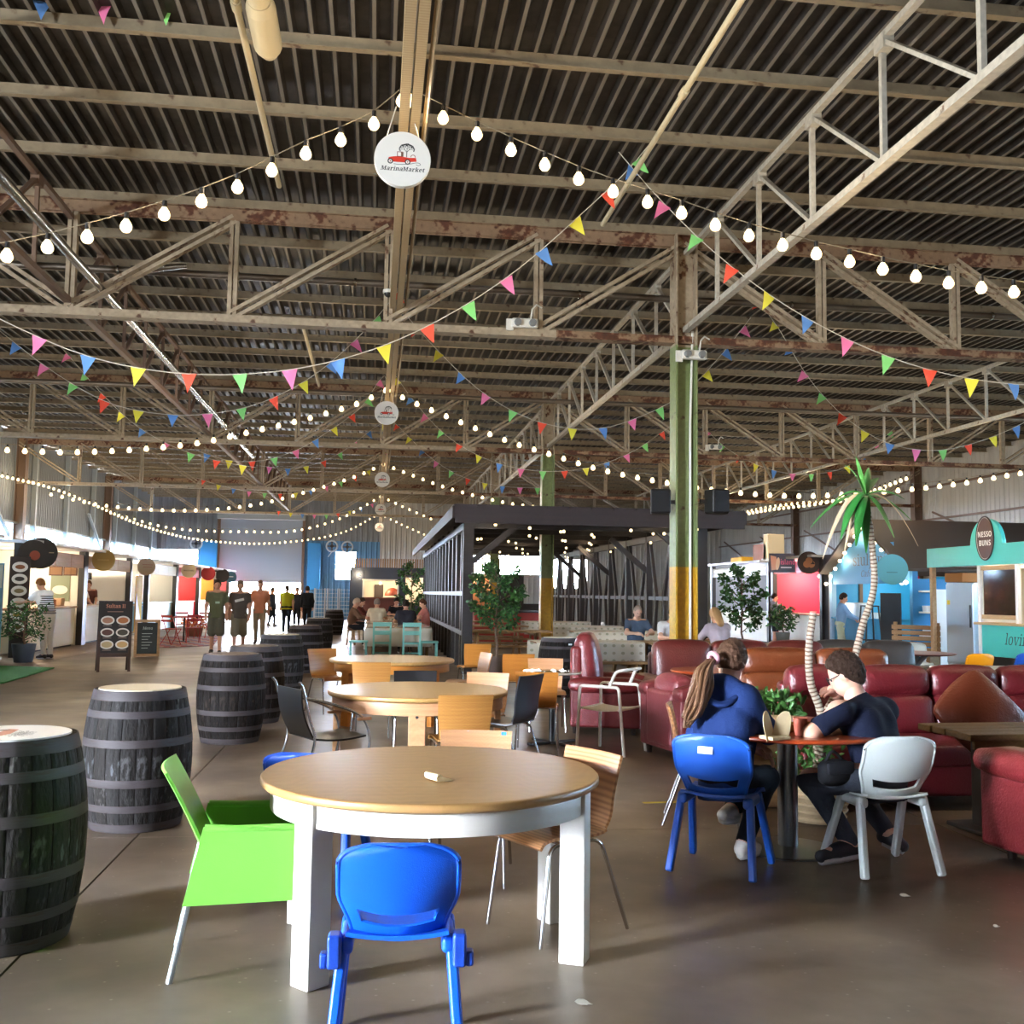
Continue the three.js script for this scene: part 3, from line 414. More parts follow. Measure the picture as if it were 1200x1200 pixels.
plyChair(mOak, 'brown plywood chair with its back to the white-legged table at the middle round table', [0.66, 0, -7.9], face(-0.1, -1));
plyChair(mPale, 'pale plywood chair at the far side of the middle round table', [1.0, 0, -9.55], face(-0.35, 1));
plyChair(mOak, 'brown plywood chair at the near side of the farthest round table', [0.0, 0, -11.45], face(0.1, -1));
plyChair(mHoney, 'orange plywood chair at the far left of the farthest round table', [-0.55, 0, -13.55], face(0.6, 1));
plyChair(mHoney, 'honey plywood chair beside the small pedestal table', [1.62, 0, -10.15], face(0.2, -1));
plyChair(mPale, 'pale plywood chair behind the small pedestal table in front of the barrel', [1.98, 0, -11.75], face(-0.1, 1));
plyChair(mHoney, 'honey plywood chair between small pedestal table and picnic benches', [1.78, 0, -13.1], face(-0.1, -1));
plyChair(mHoney, 'honey plywood chair nearest the potted fig tree', [1.5, 0, -15.6], face(-0.15, -1));
plyChair(mPale, 'pale plywood chair at the right of the farthest round table', [1.18, 0, -13.0], face(-1, 0.25));
plyChair(mZebra, 'plywood chair at the left of the woman in the hoodie', [2.3, 0, -6.98], face(0.93, 0.3));
plyChair(mBlackPly, 'black plywood chair at the right of the middle round table', [1.08, 0, -8.47], face(-0.8, -0.6), null, (t) => { t.scale.y = 1.12; });
plyChair(mBlackPly, 'black plywood chair at the far side of the middle round table', [0.4, 0, -9.75], face(0, 1));
// black sling chair with chrome arms
{ const t = thing('sling_chair', 'black sling chair with curved chrome arms at the middle round table', 'chair', [-0.36, 0, -8.15], face(0.85, -0.45));
  part(t, 'backrest', slab((u, v) => V((u - 0.5) * 0.44, 0.46 + v * 0.36, -0.2 - 0.1 * v - 0.03 * Math.sin(v * PI)), 6, 8, 0.012), mBlackPly); part(t, 'seat', slab((u, v) => V((u - 0.5) * 0.44, 0.45 - 0.02 * Math.sin(v * PI), 0.24 - v * 0.44), 6, 8, 0.014), mBlackPly);
  for (const s of [-1, 1]) { part(t, 'frame', tube([V(s * 0.25, 0.88, -0.34), V(s * 0.25, 0.83, -0.305), V(s * 0.25, 0.62, -0.25), V(s * 0.25, 0.44, -0.2), V(s * 0.25, 0.2, -0.27), V(s * 0.25, 0.01, -0.32)], 0.011, 24), mSteelLeg); part(t, 'frame', tube([V(s * 0.25, 0.76, -0.285), V(s * 0.26, 0.7, -0.05), V(s * 0.26, 0.6, 0.18), V(s * 0.26, 0.42, 0.25), V(s * 0.26, 0.2, 0.22), V(s * 0.26, 0.01, 0.26)], 0.011, 24), mSteelLeg); part(t, 'arm_pad', rbox(0.035, 0.025, 0.12, 0.01, s * 0.26, 0.585, 0.2), mPale); }
}
// round tables
const mTop = new THREE.MeshPhysicalMaterial({ map: rep(wood(0xb08552, 0x94703f, 3, 221), 0.8), roughness: 0.42, clearcoat: 0.12, clearcoatRoughness: 0.35, bumpMap: rep(coarseBump, 1), bumpScale: 0.0006 });
const mTop2 = new THREE.MeshPhysicalMaterial({ map: rep(wood(0xcfa566, 0xb98c50, 3, 225), 0.8), roughness: 0.38, clearcoat: 0.15, clearcoatRoughness: 0.3 });
const mWhitePaint = S(0xd9d4c8, 0.45, { bumpMap: rep(fineBump, 4), bumpScale: 0.0006 }), mLegWood = new THREE.MeshPhysicalMaterial({ map: rep(wPale, 1.2), roughness: 0.45 });
function roundTable(label, pos, turn, R, H, top, leg, legR, legW, angles, apron, bolts) {
  const t = thing('round_table', label, 'table', pos, turn), th = 0.04;
  const g = lathe([[0.0001, H - th], [R - 0.012, H - th], [R, H - th + 0.01], [R, H - 0.01], [R - 0.008, H], [0.0001, H]], 64); part(t, 'tabletop', muv(g.toNonIndexed()), top);
  // straight boards glued up make the top: their joints
  part(t, 'apron', lathe([[legR + 0.02, H - th - apron], [legR + 0.04, H - th - apron], [legR + 0.04, H - th], [legR + 0.02, H - th], [legR + 0.02, H - th - apron]], 64), leg);
  for (const a of angles) { const l = part(t, 'leg', rbox(legW[0], H - th, legW[1], 0.006, 0, (H - th) / 2, 0), leg); l.position.set(Math.cos(a) * legR, 0, -Math.sin(a) * legR); l.rotation.y = a; if (bolts) for (const y of [H - 0.08, H - 0.15]) part(l, 'bolt', at(cyl(0.012, 0.012, 0.01, 0, 0, 0, 10), legW[0] / 2, y, 0, 0, 0, PI / 2), mSteelLeg); }
  return t;
}
roundTable('large round wooden table with thick square white legs and a scrap of paper', [0.27, 0, -4.69], 0, 0.75, 0.755, mTop, mWhitePaint, 0.665, [0.11, 0.11], [-2.4, -0.43, 0.42, 2.6], 0.095);
roundTable('round pale wooden table with bolted plank legs between the first and third round table', [0.37, 0, -8.6], 0, 0.74, 0.755, mTop2, mLegWood, 0.66, [0.05, 0.13], [-1.62, -0.05, 1.52, 3.09], 0.1, true);
roundTable('round orange wooden table farthest along the row of round tables', [0.22, 0, -12.55], 0, 0.75, 0.755, mTop2, mHoney, 0.65, [0.07, 0.14], [-2.5, -0.75, 0.8, 2.4], 0.1);
{ const t = thing('paper_napkin', 'rolled cream paper napkin lying on the white-legged round table', 'napkin', G(508, 915, 0.757), 0.5); const P = []; for (let i = 0; i <= 30; i++) { const a = i / 30 * 5.2, r = 0.008 + 0.0022 * a; P.push([Math.cos(a) * r, Math.sin(a) * r + 0.021]); } for (let i = 1; i < 10; i++) P.push([P[30][0] + i * 0.009 * 0.8, Math.max(P[30][1] - i * 0.004, 0.002)]);
  const m = S(0xe8d8b0, 0.85); part(t, 'roll', slab((u, v) => { const k = v * (P.length - 1), i = Math.min(Math.floor(k), P.length - 2), f = k - i; return V(P[i][0] + (P[i + 1][0] - P[i][0]) * f, P[i][1] + (P[i + 1][1] - P[i][1]) * f, (u - 0.5) * (0.11 - 0.02 * v)); }, 3, 60, 0.0012), m); }
// small pedestal table
{ const t = thing('pedestal_table', 'small round table on black pedestal beside the honey plywood chairs', 'table', [1.86, 0, -10.7]); part(t, 'tabletop', lathe([[0.0001, 0.725], [0.30, 0.725], [0.31, 0.735], [0.305, 0.75], [0.0001, 0.75]], 40), S(0xcfc5b8, 0.12, { clearcoat: 0.6 })); part(t, 'post', cyl(0.032, 0.032, 0.71, 0, 0.37, 0), mBlackPly); for (const a of [0, PI / 2]) part(t, 'foot', at(rbox(0.6, 0.03, 0.07, 0.01), 0, 0.017, 0, a + 0.5), mBlackPly); }
// white tubular armchair
{ const t = thing('metal_armchair', 'white tubular metal armchair standing before the red armchairs', 'chair', [2.36, 0, -10.15], face(-0.78, -0.63)), m = S(0xdedad2, 0.4), r = 0.0155; const hw = 0.235;
  for (const s of [-1, 1]) { part(t, 'side_frame', pipe([V(s * (hw + 0.02), 0, 0.245), V(s * hw, 0.655, 0.225), V(s * hw, 0.655, -0.2), V(s * (hw + 0.02), 0, -0.27)], r, 10, 0.04), m); }
  part(t, 'backrest', pipe([V(-hw, 0.655, -0.1), V(-hw, 0.81, -0.17), V(-hw * 0.8, 0.825, -0.25), V(hw * 0.8, 0.825, -0.25), V(hw, 0.81, -0.17), V(hw, 0.655, -0.1)], r, 10, 0.07), m);
  part(t, 'seat', slab((u, v) => V((u - 0.5) * 0.45, 0.44 - 0.02 * Math.sin(v * PI) - 0.008 * Math.sin(u * PI), 0.23 - v * 0.45), 10, 10, 0.012), S(0xcfc4ae, 0.5));
  part(t, 'seat_rail', [rod(V(-hw, 0.435, 0.2), V(hw, 0.435, 0.2), 0.012), rod(V(-hw, 0.435, -0.2), V(hw, 0.435, -0.2), 0.012)], m); }

// ---------------------------------------------------------------- leather sofas
const leather = (c, r = 0.34) => S(c, r, { bumpMap: rep(leatherBump, 2), bumpScale: 0.004, clearcoat: 0.15, clearcoatRoughness: 0.35 });
const lRed = leather(0x651a20), lRed2 = leather(0x722427), lBrown = leather(0x6d3519), lDark = leather(0x5a1f1b), lPink = leather(0x7d3238, 0.42), lTan = S(0xb98a58, 0.5), mFoot = S(0x2a1a14, 0.5);
function cushion(w, h, d, puff = 0.03, n = 10) {              // soft block: rounded, bulging on its broad faces
  const g = new RoundedBoxGeometry(w, h, d, 5, Math.min(w, h, d) * 0.32), p = g.attributes.position;
  for (let i = 0; i < p.count; i++) { const x = p.getX(i) / (w / 2), y = p.getY(i) / (h / 2), z = p.getZ(i) / (d / 2), b = (1 - x * x) * (1 - y * y); p.setZ(i, p.getZ(i) + Math.sign(z) * puff * b * Math.abs(z)); const b2 = (1 - x * x) * (1 - z * z); p.setY(i, p.getY(i) + Math.sign(y) * puff * 0.5 * b2 * Math.abs(y)); }
  g.computeVertexNormals(); return muv(subdiv(g, w, h, d, puff));
}
function subdiv(g) { return g.toNonIndexed(); }
function puffy(w, h, d, puff, r) {                           // dense box grid pulled to a soft cushion
  const g = new THREE.BoxGeometry(w, h, d, 10, 8, 6), p = g.attributes.position, v = V();
  for (let i = 0; i < p.count; i++) { v.fromBufferAttribute(p, i); const q = V(Math.max(-w / 2 + r, Math.min(w / 2 - r, v.x)), Math.max(-h / 2 + r, Math.min(h / 2 - r, v.y)), Math.max(-d / 2 + r, Math.min(d / 2 - r, v.z))), e = v.clone().sub(q); if (e.length() > 1e-6) v.copy(q).add(e.setLength(r));
    const x = 2 * v.x / w, y = 2 * v.y / h, z = 2 * v.z / d; v.z += z * puff * (1 - x * x) * (1 - y * y); v.y += y * puff * 0.6 * (1 - x * x) * (1 - z * z); v.x += x * puff * 0.3 * (1 - y * y) * (1 - z * z); p.setXYZ(i, v.x, v.y, v.z); }
  const q = new THREE.BufferGeometry(); q.setAttribute('position', p); q.setIndex(g.index); q.setAttribute('uv', g.attributes.uv); const m = mergeVertsNormals(q); return muv(m.toNonIndexed());
}
function mergeVertsNormals(g) { const p = g.attributes.position, key = new Map(), map = []; for (let i = 0; i < p.count; i++) { const k = `${p.getX(i).toFixed(4)},${p.getY(i).toFixed(4)},${p.getZ(i).toFixed(4)}`; if (!key.has(k)) key.set(k, i); map.push(key.get(k)); } const idx = Array.from(g.index.array, (i) => map[i]); const q = new THREE.BufferGeometry(); q.setAttribute('position', p); q.setAttribute('uv', g.attributes.uv); q.setIndex(idx); q.computeVertexNormals(); return q; }
function sofa(name, label, pos, turn, seats, sw, mat, o = {}) {
  const t = thing(name, label, o.category ?? 'sofa', pos, turn), w = seats * sw, { back = 0.98, arm = 0.62, depth = 0.9, armW = 0.2, head = true, armMat = mat, arms = [1, 1] } = o;
  part(t, 'base', rbox(w + armW, 0.24, depth - 0.1, 0.03, 0, 0.2, 0.0), mat);
  part(t, 'back_frame', rbox(w + 0.04, back - 0.2, 0.14, 0.05, 0, (back + 0.02) / 2, -depth / 2 + 0.1), mat);
  for (let i = 0; i < seats; i++) { const x = -w / 2 + sw * (i + 0.5); part(t, 'seat_cushion', puffy(sw - 0.012, 0.19, depth - 0.28, 0.02, 0.06).translate(x, 0.38, 0.1), mat);
    if (head) { part(t, 'back_cushion', at(puffy(sw - 0.012, back - 0.63, 0.2, 0.035, 0.07), x, 0.43 + (back - 0.63) / 2, -depth / 2 + 0.24, 0, -0.12), mat); part(t, 'headrest', at(puffy(sw - 0.012, 0.25, 0.2, 0.03, 0.085), x, back - 0.095, -depth / 2 + 0.185, 0, -0.08), mat); }
    else part(t, 'back_cushion', at(puffy(sw - 0.012, back - 0.38, 0.22, 0.05, 0.08), x, 0.43 + (back - 0.4) / 2, -depth / 2 + 0.22, 0, -0.13), mat); }
  [-1, 1].forEach((s, i) => { if (!arms[i]) return; const x = s * (w / 2 + armW / 2); const a = part(t, 'arm', rbox(armW - 0.03, arm - 0.1, depth - 0.06, 0.03, x, (arm - 0.1) / 2 + 0.08, 0.02), mat); part(a, 'arm_pad', puffy(armW + 0.05, 0.17, depth - 0.02, 0.015, 0.08).translate(x + s * 0.012, arm - 0.075, 0.03), armMat); });
  for (const sx of [-1, 1]) for (const sz of [-1, 1]) part(t, 'foot', cyl(0.035, 0.025, 0.09, sx * (w / 2 + armW * 0.3), 0.045, sz * (depth / 2 - 0.1), 12), mFoot);
  return t;
}
sofa('leather_sofa', 'dark red leather sofa seen from its arm, beside the low plank table', [4.75, 0, -5.62], face(-0.16, -1), 2, 0.78, lRed2, { back: 0.86, arm: 0.66, depth: 0.98, armW: 0.24 });
sofa('leather_sofa', 'long red leather sofa with stitched headrests behind the man', [4.55, 0, -7.75], face(0.02, 1), 4, 0.62, lRed, { back: 0.97, depth: 0.95, arms: [1, 1] });
sofa('leather_sofa', 'tan brown leather sofa behind the two seated diners', [4.3, 0, -9.45], face(-0.05, 1), 2, 0.74, lBrown, { back: 1.02, head: true });
sofa('leather_sofa', 'rust red leather sofa in front of the painted column', [4.5, 0, -12.1], face(0.04, 1), 3, 0.74, lDark, { back: 0.96, head: false, arm: 0.6 });
sofa('leather_armchair', 'tall red leather armchair turned toward the painted column', [2.68, 0, -11.75], face(1, 0.3), 1, 0.6, lRed2, { back: 1.06, head: false, depth: 0.85, category: 'armchair', arm: 0.62 });
sofa('leather_armchair', 'worn pinkish red armchair with wide arms between white metal chair and hoodie woman', [3.12, 0, -9.85], face(1, -0.2), 1, 0.5, lPink, { back: 0.74, head: false, depth: 0.84, arm: 0.7, armMat: lPink, category: 'armchair' });
sofa('leather_sofa', 'dark grey low sofa by the counter with the potted lily', [6.7, 0, -13.3], face(-0.1, 1), 2, 0.7, S(0x3c3836, 0.5), { back: 0.92, head: false });
{ const t = thing('scatter_cushion', 'rust orange leather cushion standing on its corner on the red sofa', 'cushion', D(1148, 838, 7.05), -0.1); part(t, 'cover', at(puffy(0.5, 0.5, 0.1, 0.06, 0.045), 0, 0, 0, 0, -0.35, 0.72), leather(0x74341f)); }
{ const t = thing('scatter_cushion', 'red leather cushion lying on the tan sofa', 'cushion', D(893, 832, 9.05), 0.1); part(t, 'cover', at(puffy(0.42, 0.3, 0.12, 0.05, 0.05), 0, 0, 0, 0, -0.3), lRed); }
{ const t = thing('plank_table', 'low rough plank table between the red leather sofas', 'table', [4.42, 0, -6.62], 0.06); const m = new THREE.MeshPhysicalMaterial({ map: rep(wood(0x8a6d42, 0x5d4527, 5, 231), 1.4), roughness: 0.75, bumpMap: rep(coarseBump, 2), bumpScale: 0.004 }); for (let i = 0; i < 4; i++) part(t, 'plank', rbox(1.15, 0.045, 0.148, 0.008, rr(-0.02, 0.02), 0.66, -0.23 + i * 0.153), m); part(t, 'edge_board', rbox(1.1, 0.06, 0.03, 0.006, 0, 0.61, 0.27), m); part(t, 'pedestal', rbox(0.16, 0.6, 0.16, 0.01, -0.25, 0.31, 0), S(0x3f3c3a, 0.6)); part(t, 'pedestal', rbox(0.16, 0.6, 0.16, 0.01, 0.32, 0.31, 0), S(0x3f3c3a, 0.6)); part(t, 'base_plate', rbox(0.95, 0.03, 0.4, 0.01, 0.03, 0.016, 0), S(0x3f3c3a, 0.6)); }
// diners' table
const mRedTop = S(0x9c3a18, 0.3, { clearcoat: 0.4 });
function pedestal(label, pos, R, mat, tubeMat, pr = 0.045) { const t = thing('pedestal_table', label, 'table', pos); part(t, 'tabletop', lathe([[0.0001, 0.722], [R - 0.01, 0.722], [R, 0.732], [R, 0.742], [R - 0.008, 0.752], [0.0001, 0.752]], 56), mat); part(t, 'post', cyl(pr, pr, 0.7, 0, 0.37, 0, 24), tubeMat); part(t, 'base_disc', lathe([[0.0001, 0.03], [pr, 0.03], [0.29, 0.012], [0.3, 0.004], [0.3, 0], [0.0001, 0]], 40), tubeMat); return t; }
pedestal('round red table with steel pedestal where the two diners sit', [2.57, 0, -6.2], 0.62, mRedTop, S(0x9aa0a4, 0.3, { metalness: 1 }), 0.062);
pedestal('round orange cafe table in front of the rust red sofa', [3.75, 0, -10.95], 0.52, S(0xb04a22, 0.3, { clearcoat: 0.4 }), S(0x9aa0a4, 0.3, { metalness: 1 }));
// things on the diners' table
{ const y = 0.753, box0 = thing('paper_tray', 'open cardboard food tray on the red table', 'tray', [2.42, y, -6.0], 0.3); const m = S(0xd9a860, 0.85); part(box0, 'tray_base', rbox(0.22, 0.006, 0.16, 0.002, 0, 0.003, 0), m); for (const [x, z, ry, w] of [[0, -0.08, 0, 0.22], [0, 0.08, PI, 0.22], [0.11, 0, -PI / 2, 0.16], [-0.11, 0, PI / 2, 0.16]]) part(box0, 'flap', at(prism([[-w / 2, 0], [w / 2, 0], [w / 2 + 0.02, 0.045], [-w / 2 - 0.02, 0.045]], 0.003), x, 0.003, z, ry, -0.35), m);
  for (let i = 0; i < 5; i++) { const f = solo('fried_strip', sweep([V(-0.05, 0, 0), V(-0.02, 0.006, 0.004), V(0.02, 0.004, -0.003), V(0.05, 0, 0.003)], [0.009, 0.012, 0.012, 0.008], 7), S(0x9a4a1c, 0.7), 'brown fried strip in the cardboard tray', 'food', 'fried strips in the tray', [2.40 + rr(-0.05, 0.06), y + 0.017 + i * 0.004, -6.0 + rr(-0.03, 0.03)], rr(0, 3)); }
  const cup = (label, pos, h, c) => { const t = thing('paper_cup', label, 'cup', pos); part(t, 'cup_wall', lathe([[0.0001, 0.002], [0.029, 0.002], [0.0305, 0], [0.04, h], [0.0415, h + 0.003], [0.038, h], [0.028, 0.006], [0.0001, 0.006]], 28), S(c, 0.7)); part(t, 'sleeve', lathe([[0.0335, h * 0.25], [0.0385, h * 0.75], [0.0395, h * 0.75], [0.0345, h * 0.25], [0.0335, h * 0.25]], 28), S(c, 0.8)); };
  cup('tall terracotta paper cup on the red table', G(938, 862, y), 0.1, 0xa8523f); cup('short kraft paper cup beside the terracotta cup', G(953, 862, y), 0.075, 0xd9924a);
  const b = thing('takeaway_carton', 'upright folded cream takeaway carton before the hoodie woman', 'carton', G(908, 866, y), 0.4); const mk = S(0xdcc49a, 0.85); for (const [a, s] of [[-0.3, 1], [0.35, -1]]) part(b, 'flap', at(new THREE.ExtrudeGeometry((() => { const q = new THREE.Shape(); q.moveTo(-0.05, 0); q.lineTo(0.05, 0); q.quadraticCurveTo(0.06, 0.12, 0.02, 0.16); q.quadraticCurveTo(-0.03, 0.17, -0.05, 0.1); q.lineTo(-0.05, 0); return q; })(), { depth: 0.003, bevelEnabled: false }), s * 0.035, 0, 0, a, s * 0.12, s * -0.2), mk); part(b, 'tray_base', rbox(0.14, 0.02, 0.11, 0.004, 0, 0.01, 0), mk); }
// ---------------------------------------------------------------- barrels
const staveTex = tex(512, (u, v) => { const g = fbm(u * 3, v * 0.35, 8, 4, 301), k = fbm(u, v, 20, 4, 302), w = fbm(u, v, 5, 5, 303); let c = mixc([0.085, 0.08, 0.08], [0.17, 0.15, 0.14], g); c = mixc(c, [0.40, 0.42, 0.44], 0.7 * sm(0.58, 0.72, 0.5 * k + 0.5 * w)); return c; });
const mStaves = [0, 1, 2, 3].map((i) => { const t = staveTex.clone(); t.offset.set(i * 0.27, i * 0.19); t.needsUpdate = true; return new THREE.MeshPhysicalMaterial({ map: t, roughness: 0.75, specularIntensity: 0.5, bumpMap: rep(coarseBump, 2), bumpScale: 0.006, color: [0xffffff, 0xe6dccf, 0xd6cfc8, 0xf4ead8][i] }); });
const mHoop = new THREE.MeshPhysicalMaterial({ map: rep(rustTex(0x3c3435, 0x2e211d, 0.6, 311), 2), roughness: 0.65, metalness: 0.1 });
const mBrown = [0x8a6a50, 0x7d5f48, 0x735844, 0x8f7058].map((c, i) => { const m = mStaves[i].clone(); m.color = new THREE.Color(c).multiplyScalar(1.5); return m; });
const BH = 0.9, NS = 22, br = (y) => 0.285 + 0.06 * (1 - Math.pow((y / BH - 0.5) * 2, 2));
const staveGeo = (() => { const P = [], n = 10, a = PI / NS - 0.006, idx = [], uv = []; for (let i = 0; i <= n; i++) { const y = 0.02 + (BH - 0.03) * i / n, r = br(y); for (const [s, rr_] of [[-1, r - 0.028], [-1, r - 0.003], [-0.5, r + 0.002], [0.5, r + 0.002], [1, r - 0.003], [1, r - 0.028]]) { P.push(Math.sin(s * a) * rr_, y, Math.cos(s * a) * rr_); uv.push(0.12 * s + 0.5, y); } }
  for (let i = 0; i < n; i++) for (let j = 0; j < 5; j++) { const k = i * 6 + j; idx.push(k, k + 1, k + 6, k + 6, k + 1, k + 7); } for (const e of [0, n * 6]) for (let j = 1; j < 5; j++) e ? idx.push(e, e + j, e + j + 1) : idx.push(e, e + j + 1, e + j);
  const g = new THREE.BufferGeometry(); g.setAttribute('position', new THREE.Float32BufferAttribute(P, 3)); g.setAttribute('uv', new THREE.Float32BufferAttribute(uv, 2)); g.setIndex(idx); return toCreasedNormals(g.toNonIndexed(), 0.5); })();
function barrel(label, pos, turn, mats, lid, group) {
  const t = thing('wooden_barrel', label, 'barrel', pos, turn, group);
  for (let i = 0; i < NS; i++) { const s = part(t, 'stave', staveGeo, mats[Math.floor(hash(i, 3, 9) * 4)]); s.rotation.y = i * 2 * PI / NS; s.scale.setScalar(1); }
  for (const [y, h] of [[0.03, 0.055], [0.155, 0.045], [0.315, 0.05], [0.565, 0.05], [0.745, 0.045], [0.862, 0.06]]) { const r0 = br(y - h / 2) + 0.0035, r1 = br(y + h / 2) + 0.0035; part(t, 'hoop', lathe([[r0 - 0.006, y - h / 2], [r0, y - h / 2], [r1, y + h / 2], [r1 - 0.006, y + h / 2]], 44), mHoop); }
  part(t, 'head', cyl(0.262, 0.262, 0.02, 0, BH - 0.012, 0, 44), lid); part(t, 'bottom_head', cyl(0.26, 0.26, 0.02, 0, 0.05, 0, 30), mats[0]);
  return t;
}
const lidPaint = drawn(512, 512, (x) => { x.fillStyle = '#ece8e2'; x.fillRect(0, 0, 512, 512); x.save(); x.translate(256, 256); x.rotate(0.2); x.strokeStyle = '#4a4a48'; x.lineWidth = 4; for (let i = 0; i < 46; i++) { const a = i * 2.4, r = 20 + i * 2.2; x.beginPath(); x.ellipse(40 + Math.cos(a) * r * 0.8, -60 + Math.sin(a) * r * 0.5, 8, 4, a, 0, 7); x.stroke(); } x.fillStyle = '#c76a3c'; x.beginPath(); x.moveTo(-120, 40); x.lineTo(-100, -10); x.lineTo(40, -20); x.lineTo(130, 5); x.lineTo(120, 45); x.closePath(); x.fill(); x.fillStyle = '#7a4a3a'; for (const c of [-80, 70]) { x.beginPath(); x.arc(c, 45, 24, 0, 7); x.fill(); } x.restore(); });
const mLidPrint = new THREE.MeshPhysicalMaterial({ map: lidPaint, roughness: 0.35 }), mLidWood = S(0xcdbfa4, 0.4), mLidPlain = S(0xd8cfc0, 0.4);
const b1 = barrel('dark barrel with printed white lid, first of the row nearest the lime green chair', [-1.62, 0, -4.93], 0.2, mStaves, mLidPrint);
const b2 = barrel('blackened barrel with cream lid, second of the row after the printed lid', [-1.54, 0, -7.18], 0.9, mStaves, mLidWood);
const b3 = barrel('brown weathered barrel, third of the row along the walkway', [G(257, 772, 0.9).x, 0, -11.0], 0.5, mBrown, S(0x5f4a38, 0.6));
[[300, 756], [330, 743], [358, 732.5], [374, 724], [392, 714.5]].forEach(([x, y], i) => { const p = G(x, y, 0.9); dup(i % 2 ? b2 : b3, [p.x, 0, p.z], i * 1.1, ['fourth', 'fifth', 'sixth', 'seventh', 'eighth'][i] + ' barrel along the walkway toward the roller door'); });
{ const c = barrel('dark barrel with pale lid by the picnic tables near the second painted column', [2.85, 0, -15.7], 0.4, mBrown.map((m) => { const q = m.clone(); q.color.setRGB(0.5, 0.45, 0.42); return q; }), mLidPlain); part(c, 'badge', rbox(0.06, 0.025, 0.006, 0.002, -0.02, 0.8, 0.31), S(0xdedede, 0.4)); }

